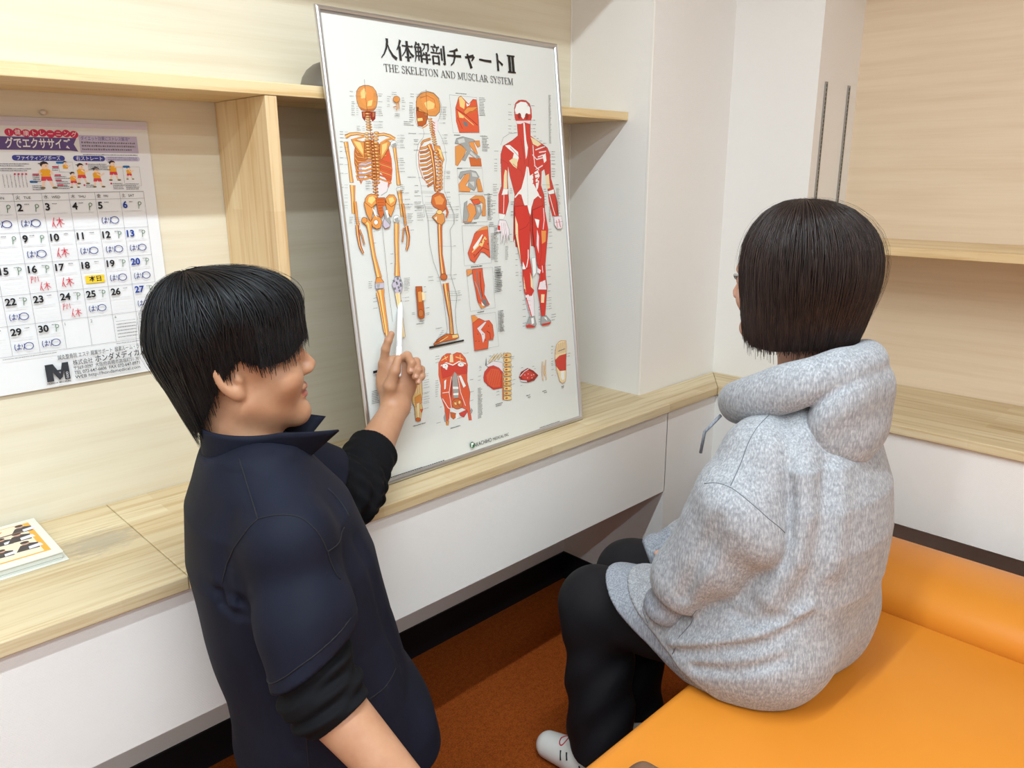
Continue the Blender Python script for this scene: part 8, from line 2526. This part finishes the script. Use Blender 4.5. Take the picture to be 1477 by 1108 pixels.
lines = [[(.439,.999,1.034),(.43,.962,1.008),(.416,.911,.979)], [(.416,.911,.979),(.436,.889,.986),(.457,.871,.982),(.472,.854,.962),(.484,.849,.923),(.49,.85,.88)],
         [(.416,.911,.979),(.398,.928,.952),(.392,.964,.904),(.387,.977,.863)], [(.482,.848,.929),(.517,.874,.923),(.545,.909,.923)],
         [(.54,.869,.652),(.574,.872,.654),(.613,.895,.66)], [(.44,.906,.689),(.449,.893,.649),(.45,.895,.573)], [(.552,.958,.967),(.563,.949,.949),(.566,.927,.927)]]
hl_ = []
for k in range(25):
    a = 2*PI*k/24; b1 = unit(np.cross(sl, ML)); b2 = np.cross(sl, b1); q = hemc-hemn*.022+(b1*math.cos(a)+b2*math.sin(a))*.066; hl_.append(q-sl*(((q-hemc+hemn*.022)@hemn)/(sl@hemn)))
seam_lines('seam', tun, lines+[hl_], .0011, M['navy_seam'], tun, .0005)
# black undershirt sleeves pushed up to the elbows
ra = unit(Rw-Re)
def rsleeve(P):
    t_ = (P-Re)@sl; d = chain(P, [Rs+sl*.12, Re, Re+ra*.055], [.054, .049, .046], .03)
    w = .0030*np.sin((P@unit(sl*1.0+ra*.5))*190+np.sin((P@ML)*60)*.9)+.0018*np.sin((P@unit(sl+MF*.5))*310)
    d = d+w; d = smax(d, (P-(Re+ra*.045+sl*.0))@unit(ra+sl*.15), .004)
    return smax(d, -((P-(Rs+sl*.13))@sl), .004)
solid('undershirt_sleeve', rsleeve, (.30, .68, .58), (.62, 1.0, .88), .0034, M['black_jersey'], man)
la = unit(Lw-Le)
def lsleeve(P):
    d = chain(P, [Ls+lsl*.09, Le, Le+la*.14], [.060, .058, .052], .03)
    w = .0034*np.sin((P@unit(lsl+la*.4))*150+np.sin((P@UP)*50)*1.1)+.002*np.sin((P@la)*260)
    d = d+w*np.clip(1.2-((P-Le)@la)/.12, .1, 1); d = smax(d, (P-(Le+la*.120))@unit(la+A3(0, 0, -.1)), .003)
    return smax(d, -((P-(Ls+lsl*.10))@lsl), .004)
solid('undershirt_sleeve', lsleeve, (.55, 1.05, .68), (.95, 1.42, 1.02), .0034, M['black_jersey'], man)
# trousers and shoes (below the frame)
def trousers(P):
    d = None
    for a, b, c in ((hipR, kR, aR), (hipL, kL, aL)):
        e = chain(P, [a, b, c+UP*.0], [.098, .078, .062], .05); d = e if d is None else smin(d, e, .04)
    d = smin(d, ellip((P-MO)@np.array([MF, ML, UP]).T, (.062, 0, .50), (.12, .175, .075)), .04)
    d = d+.003*np.sin((P@UP)*60+(P@MF)*50)
    return smax(d, .004-P[:, 2], .004)
solid('trousers', trousers, (.05, .80, -.03), (.80, 1.40, .62), .006, plain('navy_trousers', srgb(30, 32, 46), .8), man)
M['shoe_w'] = plain('white_shoe', srgb(226, 222, 214), .5)
for a in (aR, aL):     # toes tucked under behind the knees
    b = A3(a[0], a[1], .125)-MF*.045; solid('shoe', shoe_field(b, unit(UP*-.45-MF*.55), unit(MF*-.45+UP*.55)*-1), b-.30, b+.20, .006, M['shoe_w'], man)
# nails on the curled fingers
nails = []
for pts, r in lfing[1:]:
    a, b = pts[2], pts[3]; ax = unit(b-a); nrm = unit(Rn-ax*(Rn@ax)*1.0+rr_*.35); nrm = unit(nrm-ax*(nrm@ax)); sd = np.cross(ax, nrm); c = a+(b-a)*.75
    V = []; 
    for u in np.linspace(-1, 1, 5):
        for v in np.linspace(-1, 1, 5): 
            k = 1 if abs(u)+abs(v) < 1.9 else .85
            V.append(c+ax*u*.0052*k+sd*v*.0045*k+nrm*(r[3]*1.06-.0012*v*v)-np.array(man.location))
    F = [(i*5+j, i*5+j+1, i*5+j+6, i*5+j+5) for i in range(4) for j in range(4)]; nails.append((V, F))
V, F = merge(nails); pydata('fingernails', V, F, plain('fingernail', srgb(206, 156, 132), .3), man, smooth=True)
# hair: long fringe to the eyes, sides to the ear, full back tapering into the nape
FR = lambda p: (1+math.cos(p))/2
def man_hair(p, t):
    """p = 0 front, pi/2 the right side"""
    c, s = math.cos(p), math.sin(p)
    zb = np.interp(math.degrees(abs((p+PI) % (2*PI)-PI)), [0, 25, 50, 72, 88, 105, 125, 150, 180], [.022, .018, .004, .004, .022, -.012, -.058, -.088, -.096])
    crown = (-.035, .0, .150)
    th = t*1.0
    rf = (.117 if c > 0 else .116); rl = .096
    # side profile: from the crown out over the head and down to the cut line
    ztop = .150; k = math.sin(min(1, th*1.35)*PI/2)**.85
    zz = ztop-(ztop-zb)*(th**1.75)
    if c < 0: taper = 1-.30*max(0, (th-.60)/.40)**1.25*(-c)
    else: taper = 1.0-.02*th
    x = crown[0]*(1-k)+(c*rf*taper+.002)*k; y = s*rl*taper*k*(1+.0*c)
    if abs(s) > .5 and c < .3 and c > -.75: y *= 1-.10*max(0, th-.7)/.3
    return hw(x, -y, zz)
hair_mesh('hair', man_hair, 96, 26, 6500, .0009, M['hair_m'], man, 3, jitter=.004, inner=.965, wiggle=.012)
# marker pen
pen_t, pen_b = A3(1.0125, 1.3865, 1.152), Lw+1.04*(hu*.090+rr_*.004+Rn*.014)
pd_ = unit(pen_t-pen_b)
mk = empty('marker_pen', tuple(pen_b), 0, 'white marker pen held upright in the hand, its tip on the chart', 'pen')
def along(a, b, prof, name, mat, seg=18):
    V, F = lathe([(r, z) for r, z in prof], seg); o = pydata(name, V, F, mat, mk, smooth=True)
    axis_z = Vector(pd_); axis_x = axis_z.orthogonal().normalized(); axis_y = axis_z.cross(axis_x); R = Matrix((axis_x, axis_y, axis_z)).transposed().to_4x4(); R.translation = Vector(pd_*a); o.matrix_local = R; return o
Lp = float(np.linalg.norm(pen_t-pen_b))
M['pen_white'] = plain('pen_white', srgb(244, 244, 244), .25); M['pen_grey'] = plain('pen_cap_white', srgb(228, 230, 232), .3)
along(0, 0, [(.0050, -.03), (.0062, -.028), (.0066, 0), (.0066, .040), (.0064, .0405)], 'barrel', M['pen_white'])
along(.041, 0, [(.0060, 0), (.0063, .001), (.0062, Lp-.041-.022), (.0052, Lp-.041-.016), (.0034, Lp-.041-.006)], 'cap', M['pen_grey'])
along(Lp-.006, 0, [(.0028, 0), (.0018, .004), (.0008, .0058)], 'nib', plain('pen_nib', srgb(60, 60, 64), .4))
# ------------------------------------------------------------------ the woman in the grey hoodie on the bench
WF = unit((.03, 1, 0)); WL = A3(-WF[1], WF[0], 0); WO = A3(1.36, .60, 0)
ww = lambda f, l, z: WO+WF*f+WL*l+UP*z
woman = empty('person', tuple(ww(0, 0, 0)), 0, 'person with a dark brown bob in a grey hoodie, sitting on the orange bench', 'person')
M['skin_f'] = skin_mat('skin_fair', srgb(208, 160, 136), srgb(196, 144, 120))
M['bob'] = hair_mat('dark_brown_hair', srgb(34, 24, 21), srgb(50, 35, 29), .36)
t = NT('heather_grey_fleece')
h1 = t.noise(t.coords((1, 1, .24), (.45, .35, 0)), 330, 3, .6); h2 = t.noise(t.coords((.35, .35, 1), (.2, .6, .4)), 150, 2, .5); h3 = t.noise(t.coords(), 900, 2, .6)
c = t.ramp(h1, [(.30, srgb(122, 123, 127)), (.5, srgb(156, 157, 160)), (.7, srgb(198, 198, 200))])
c = t.mix(.3, c, t.ramp(h2, [(.35, srgb(138, 139, 142)), (.65, srgb(178, 179, 182))]))
t.base(c); t.set(Roughness=.92); t.b.inputs['Specular IOR Level'].default_value = .12; t.b.inputs['Sheen Weight'].default_value = .15
t.bump(t.math('ADD', h3, t.math('MULTIPLY', h1, .6)), .16, .0009); M['fleece'] = t.m
t = NT('grey_rib_knit')
n1 = t.noise(t.coords((1, 1, .28)), 320, 2, .6)
t.base(t.ramp(n1, [(.32, srgb(124, 127, 134)), (.66, srgb(166, 169, 176))])); t.set(Roughness=.92); t.b.inputs['Specular IOR Level'].default_value = .12
wv = t.new('ShaderNodeTexWave'); wv.inputs['Scale'].default_value = 95; wv.bands_direction = 'X'; t.l(t.coords(), wv.inputs['Vector']); t.bump(wv.outputs['Fac'], .25, .0012); M['rib'] = t.m
M['seam_grey'] = plain('grey_stitch', srgb(108, 110, 116), .9)
ty = math.radians(-5)
TF = A3(math.sin(ty), math.cos(ty), -.03); TF = unit(TF); TL = unit(A3(-math.cos(ty), math.sin(ty), 0)); TU = np.cross(TF, TL)
TM = A3(1.362, .652, 1.222); tw = lambda f, l, z: TM+TF*f+TL*l+TU*z
whead = head_field(TM, TF, TL, TU, .95, 1.0)
sL, sR = ww(.01, .140, .935), ww(.02, -.150, .940)
eL, eR = ww(.02, .185, .845), ww(.06, -.225, .735)
cL, cR = ww(.130, .213, .630), ww(.275, .02, .612)
bL, bR = unit(cL-eL), unit(cR-eR); wL, wR = cL-bL*.115, cR-bR*.13
qL, qR = ww(.01, .085, .532), ww(.01, -.085, .532)
nL, nR = ww(.375, .130, .462), ww(.415, -.045, .455)
fL, fR = ww(.350, .145, .09), ww(.40, -.03, .09)
hLf, _, _ = hand_field(wL, bL, -UP, -WL, 1.15, s=.72)
hRf, _, _ = hand_field(wR, bR, -UP, WF, 1.15, s=.72)
def woman_body(P):
    Q = (P-WO)@np.array([WF, WL, UP]).T
    d = stack(Q, [.47, .56, .68, .80, .90, .97], [.0]*6, [0]*6, [.10, .10, .085, .095, .085, .05], [.155, .15, .12, .135, .145, .06], r=.04)
    d = smin(d, chain(P, [ww(.0, 0, .95), tw(-.03, 0, -.09), tw(-.015, 0, -.03)], [.055, .045, .05], .03), .04)
    for a, b, c in ((sL, ww(.012, .188, .815), wL), (sR, eR, wR)): d = smin(d, chain(P, [a, b, c], [.044, .030, .022], .02), .03)
    for a, b, c in ((qL, nL, fL), (qR, nR, fR)): d = smin(d, chain(P, [a, b, c], [.063, .050, .034], .03), .04)
    d = smin(d, whead(P), .022)
    return smin(smin(d, hLf(P), .015), hRf(P), .015)
wbody = solid('body', woman_body, (1.08, .42, .03), (1.68, 1.20, 1.42), .0042, M['skin_f'], woman)
paint_lips(wbody, TM, TF, TL, TU, .95)
for side in (1, -1):
    V, F = lathe([(.0005, .0105), (.004, .0098), (.0075, .0075), (.0098, .003), (.0104, 0), (.008, -.006), (.003, -.009)], 20)
    o = pydata('eye', V, F, M['eye_w'] if 'eye_w' in M else plain('eye_white', srgb(232, 226, 220), .2), woman, smooth=True)
    rot_eye = Matrix((Vector(TL), Vector(TU), Vector(TF))).transposed().to_4x4(); rot_eye.translation = Vector(tw(.0795, side*.0305, .0055))-woman.location; o.matrix_local = rot_eye
    V, F = lathe([(.0002, .0108), (.003, .0104), (.0048, .0096), (.0049, .0090)], 18); pydata('iris', V, F, plain('brown_iris', srgb(44, 28, 20), .15), o, smooth=True)
    la_ = []
    for k in range(9):
        u = -1+k/4; b = tw(.0915-.004*u*u, side*(.0305+.013*u), .0105-.003*u*u); la_.append(tube([b, b+TF*.004+TU*.002, b+TF*.007+TU*.007], [.0006, .0005, .0002], 4))
    V, F = merge(la_); pydata('eyelashes', [p-woman.location for p in V], F, M['bob'], woman)
FOLDS_W = [     # drape lines of the fleece: path, half width, depth (negative = ridge)
 ([(1.257,.595,1.013),(1.193,.554,.961),(1.189,.543,.888),(1.175,.532,.817),(1.163,.534,.78)], .014, .010),
 ([(1.261,.553,.998),(1.205,.519,.929),(1.188,.508,.852),(1.177,.513,.775),(1.163,.546,.701)], .024, -.012),
 ([(1.273,.492,.94),(1.237,.463,.851),(1.224,.459,.761)], .026, -.008), ([(1.248,.506,.936),(1.215,.483,.851),(1.199,.481,.763),(1.18,.50,.70)], .013, .008),
 ([(1.149,.601,.65),(1.146,.565,.65),(1.17,.515,.67)], .010, .008), ([(1.125,.714,.527),(1.122,.622,.573),(1.15,.532,.621),(1.197,.482,.665)], .010, .009),
 ([(1.125,.714,.545),(1.122,.622,.593),(1.15,.532,.643),(1.197,.482,.69)], .014, -.006), ([(1.13,.66,.52),(1.127,.58,.552),(1.164,.505,.593)], .011, .007), ([(1.13,.72,.60),(1.15,.697,.621),(1.162,.688,.643)], .009, .005)]
FOLDS_S = [([(1.09,.614,.849),(1.094,.645,.764),(1.10,.678,.672)], .013, .006), ([(1.114,.60,.80),(1.104,.63,.74),(1.11,.67,.66)], .016, -.004)]
# hoodie
hem0 = ww(.315, .17, .585); hemN = unit(WF*.50-UP*.86)
ringC = ww(.015, .0, 1.042); e1 = WF*.108-UP*.056; e2 = WL*.108; eN = unit(np.cross(e1, e2)); 
if eN[2] < 0: eN = -eN
def torso_w(P):
    Q = (P-WO)@np.array([WF, WL, UP]).T; f, l, z = Q.T
    zs = [.440, .50, .58, .68, .78, .86, .93, .98, 1.01]
    d = stack(Q, zs, [.050, .042, .020, .000, -.005, -.004, -.002, .005, .01], [.0]*9, [.118, .136, .150, .158, .158, .148, .122, .085, .06], [.195, .212, .210, .198, .19, .185, .168, .11, .07], n=2.3, r=.03)
    lap = smin(chain(P, [ww(-.02, .10, .545), ww(.33, .155, .51)], [.115, .092], .03), chain(P, [ww(-.02, -.08, .545), ww(.34, -.045, .51)], [.115, .092], .03), .08)
    d = smin(d, lap, .07)
    d = smin(d, smin(chain(P, [ww(0, .06, .96), sL], [.06, .066], .02), chain(P, [ww(0, -.06, .96), sR], [.06, .066], .02), .03), .05)
    for pts, wid, dep in FOLDS_W: d = d+dep*np.exp(-(chain(P, pts, [0]*len(pts), .004)/wid)**2)
    d = d+.0016*np.sin(z*46+f*20+np.sin(l*16)*1.3)*np.clip((.80-z)/.25, 0, 1)
    return d
aL_, bL_ = unit(eL-sL), unit(cL-eL)
def sleeve_w(P, s, e, c, sg, dl=0.0):
    a_, b_ = unit(e-s), unit(c-e)
    if sg > 0: d = chain(P, [s, e, e+(c-e)*.6, c+b_*dl], [.062, .074, .058, .047], .05); d = smin(d, rc(P, e-UP*.055-WF*.04, c-b_*.06-UP*.012, .046, .040), .05)
    else: d = chain(P, [s, e, e+(c-e)*.55, c+b_*dl], [.064, .066, .060, .046], .06)
    t_ = (P-e)@b_; r_ = (P-s)@a_
    d = d+.0028*np.sin(t_*85+((P-e)@UP)*40)*np.clip((t_+.02)/.08, 0, 1)*np.clip(((c-e)@b_+.03-t_)/.05, 0, 1)
    d = d+.0015*np.sin(r_*46+((P-s)@WF)*30)*np.clip(r_/.06, 0, 1)
    return smax(d, (P-(c+b_*(dl-.012)))@b_, .006)
def hood_w(P):
    q = P-ringC; a = q@e1/(e1@e1); b = q@e2/(e2@e2); n_ = q@eN
    rr = np.sqrt(a*a+b*b); mean = .108
    thick = .033+.002*a-.002*np.cos(b*3)
    d = np.sqrt(((rr-1)*mean)**2*1.0+(n_*.82)**2)-thick
    Qh = (P-ww(-.078, -.004, 1.010))@np.array([WF, WL, UP]).T
    c_, s_ = math.cos(.35), math.sin(.35); Qr = np.stack([Qh[:, 0]*c_+Qh[:, 2]*s_, Qh[:, 1], -Qh[:, 0]*s_+Qh[:, 2]*c_], -1)
    sack = ellip(Qr, (0, 0, 0), (.053, .117, .097))
    sack = smin(sack, ellip(Qh, (-.010, 0, -.05), (.045, .092, .052)), .04)
    sack = sack+.0018*np.sin(Qh[:, 1]*30+Qh[:, 2]*22)
    d = smin(d, sack, .006)
    hole = rc(P, ww(.015, 0, 1.0), tw(-.02, 0, -.03), .062, .080)
    d = d+.0012*np.sin(a*5+b*6)
    return smax(d, -hole, .012)
def hoodie(P):
    d = torso_w(P)
    s1 = sleeve_w(P, sL, eL, cL, 1); s2 = sleeve_w(P, sR, eR, cR, -1)
    for pts, wid, dep in FOLDS_S: s1 = s1+dep*np.exp(-(chain(P, pts, [0]*len(pts), .004)/wid)**2)
    d = smin(d, s1, .012); d = smin(d, s2, .016)
    d = smax(d, (P-hem0)@hemN+.040, .006)
    d = smax(d, .4565-P[:, 2], .008)
    return smax(d, -rc(P, ww(.005, 0, .98), tw(-.02, 0, -.05), .058, .07), .006)
hood_obj = solid('hoodie', hoodie, (1.02, .36, .44), (1.72, 1.04, 1.06), .0042, M['fleece'], woman)
hood_part = solid('hood', hood_w, (1.14, .36, .84), (1.58, .86, 1.20), .0038, M['fleece'], woman)
def band_w(P):
    d = torso_w(P)+.006
    s = (P-hem0)@hemN
    d = smax(d, np.maximum(s, -.058-s), .006)
    d = smax(d, .4565-P[:, 2], .004)
    return d
solid('hem_band', band_w, (1.02, .36, .44), (1.72, 1.06, .80), .004, M['rib'], woman)
for e, c in ((eL, cL), (eR, cR)):
    b_ = unit(c-e)
    def cuff(P, c=c, b_=b_):
        t_ = (P-c)@b_; d = rc(P, c-b_*.03, c+b_*.05, .044, .038)+.0015*np.sin(t_*150)
        return smax(d, np.abs(t_-.015)-.038, .010)
    solid('cuff', cuff, c-.10, c+.12, .0034, M['rib'], woman)
sm = [[(1.114,.659,.897),(1.113,.633,.907),(1.115,.608,.905),(1.122,.572,.884),(1.14,.549,.858),(1.173,.533,.827)],
      [(1.268,.614,1.019),(1.2,.608,1.0),(1.158,.61,.963),(1.116,.61,.907)], [(1.129,.667,.638),(1.134,.698,.568),(1.13,.715,.52)],
      [(1.153,.777,.60),(1.148,.803,.58),(1.137,.779,.557)]]
seam_lines('seam', hood_obj, sm, .0008, M['seam_grey'], hood_obj, .0002)
# drawstring
V, F = tube([ww(.135, .075, .965), ww(.165, .080, .925), ww(.17, .082, .88)], [.0035, .0033, .0033], 8); pydata('drawstring', [p-woman.location for p in V], F, M['rib'], woman, smooth=True)
# trousers, socks and shoes
t = NT('black_trousers'); t.base(t.ramp(t.noise(t.coords(), 12, 3), [(.3, srgb(16, 15, 18)), (.7, srgb(24, 22, 26))])); t.set(Roughness=.7); t.b.inputs['Specular IOR Level'].default_value = .25; M['black_tr'] = t.m
def trousers_w(P):
    d = None
    for a, b, c in ((qL, nL, fL), (qR, nR, fR)):
        e = chain(P, [a, b+WF*.01, c+UP*.02], [.092, .080, .078], .05); d = e if d is None else smin(d, e, .03)
    d = smin(d, ellip((P-WO)@np.array([WF, WL, UP]).T, (0, 0, .53), (.125, .18, .068)), .04)
    Q = (P-WO)@np.array([WF, WL, UP]).T
    d = d+.004*np.sin(Q[:, 2]*48+Q[:, 0]*60+Q[:, 1]*20)*np.clip((.45-Q[:, 2])/.1, .25, 1)
    d = smax(d, .105-P[:, 2], .004)
    return np.where(P[:, 1] < .74, smax(d, .4585-P[:, 2], .006), d)
solid('trousers', trousers_w, (1.05, .42, .08), (1.62, 1.18, .64), .005, M['black_tr'], woman)
M['print_dark'] = ink('shoe_print', (40, 48, 44)); M['print_red'] = ink('shoe_print_red', (196, 70, 80))
for a in (fL, fR):
    b = A3(a[0], a[1], 0.001)-WF*.045
    sh = solid('shoe', shoe_field(b, unit(WF+WL*.12), UP), b-A3(.12, .1, .01), b+A3(.12, .34, .2), .004, M['shoe_w'], woman)
    pts = [(.03, -.043, .06), (.06, -.044, .05), (.10, -.04, .055), (.02, -.036, .09), (.12, -.036, .045)]
    mk_ = []
    for i, (u, v, z) in enumerate(pts):
        c0 = b+WF*u+WL*(-v)+UP*z
        mk_.append([c0, c0+WF*.010+UP*.012])
    seam_lines('printed_mark', sh, mk_, .0022, M['print_dark'], sh, .0008)
    c0 = b+WF*.14+WL*.02+UP*.06
    seam_lines('printed_motif', sh, [[c0+WF*.012*math.cos(k*.7)+WL*.012*math.sin(k*.7) for k in range(10)]], .0016, M['print_red'], sh, .0008)
# hair: blunt bob, parted on top, ends at the jaw
def bob(p, t):
    c, s = math.cos(p), math.sin(p); deg = math.degrees(abs((p+PI) % (2*PI)-PI))
    zb = np.interp(deg, [0, 18, 30, 42, 60, 90, 130, 180], [.030, .022, -.03, -.098, -.112, -.116, -.112, -.108])
    rf = np.interp(deg, [0, 30, 60, 90, 130, 180], [.096, .096, .099, .112, .138, .148]); rl = .102
    zc = .038 if zb < .03 else zb-.004
    if t < .5: k = math.sin(t*PI)**.92; zz = zc+(.152-zc)*math.cos(t*PI)
    else: k = 1.0; zz = zc+(zb-zc)*(t-.5)*2
    cx = -.012
    low = max(0, (.02-zz)/.13)
    tp = 1-.22*low**1.4*max(0, -c)-.10*low**1.5*abs(s)
    return tw(cx*(1-k)+(c*rf*tp-.006)*k, s*rl*tp*k, zz)
hair_mesh('hair', bob, 110, 30, 7500, .0009, M['bob'], woman, 9, jitter=.0022, inner=.972, wiggle=.004, flyaway=.03)
# brown cloth bundle at the near edge of the bench
cl = empty('cloth_bundle', (.857, .552, BZ), 0, 'crumpled brown cloth lying on the orange bench near the trouser leg', 'cloth')
def bundle(P):
    q = P-np.array(cl.location)
    d = smin(ellip(q, (0, 0, .012), (.055, .075, .036)), ellip(q, (.015, -.045, .02), (.048, .055, .032)), .02)
    d = d+.004*np.sin(q[:, 0]*90+q[:, 1]*40)+.003*np.sin(q[:, 1]*110-q[:, 0]*30)
    return smax(d, -q[:, 2]+.0005, .004)
solid('fabric', bundle, (.75, .42, .44), (.98, .70, .53), .004, M['brown'], cl)
# ------------------------------------------------------------------ light and camera
def tube_light(name, x, y, z, length, power, col):
    ld = bpy.data.lights.new(name, 'AREA'); ld.shape = 'RECTANGLE'; ld.size = length; ld.size_y = 0.05; ld.energy = power; ld.color = col
    o = bpy.data.objects.new(name, ld); COL.objects.link(o); o.location = (x, y, z); return o
TUBE = (0.76, 0.905, 1.0)
tube_light('ceiling_tube_light', 0.1, 0.44, 2.62, 2.1, 46, TUBE)
tube_light('ceiling_tube_light', -0.45, -0.75, 2.62, 2.3, 41, TUBE)
tube_light('ceiling_tube_light', -0.5, -2.0, 2.62, 2.4, 34, TUBE)
w = bpy.data.worlds.new('world'); SC.world = w; w.use_nodes = True
w.node_tree.nodes['Background'].inputs[0].default_value = (0.85, 0.93, 1.0, 1); w.node_tree.nodes['Background'].inputs[1].default_value = 0.05
cam = bpy.data.cameras.new('camera'); co = bpy.data.objects.new('camera', cam); COL.objects.link(co)
cam.sensor_fit = 'HORIZONTAL'; cam.sensor_width = 36.0; cam.lens = 1110.73/1477*36; cam.clip_start = 0.02
pitch, roll, yaw = 0.266274952, -0.00463462574, 0.774786839
fw = Vector((math.sin(yaw)*math.cos(pitch), math.cos(yaw)*math.cos(pitch), -math.sin(pitch)))
rt = Vector((math.cos(yaw), -math.sin(yaw), 0)); up = rt.cross(fw)
r2 = rt*math.cos(roll)+up*math.sin(roll); u2 = -rt*math.sin(roll)+up*math.cos(roll)
mw = Matrix((r2, u2, -fw)).transposed().to_4x4(); mw.translation = (0, 0, 1.42)
co.matrix_world = mw
SC.camera = co
SC.view_settings.view_transform = 'Standard'; SC.view_settings.look = 'None'
SC.view_settings.exposure = 0.18; SC.view_settings.gamma = 1.0; SC.view_settings.use_curve_mapping = False
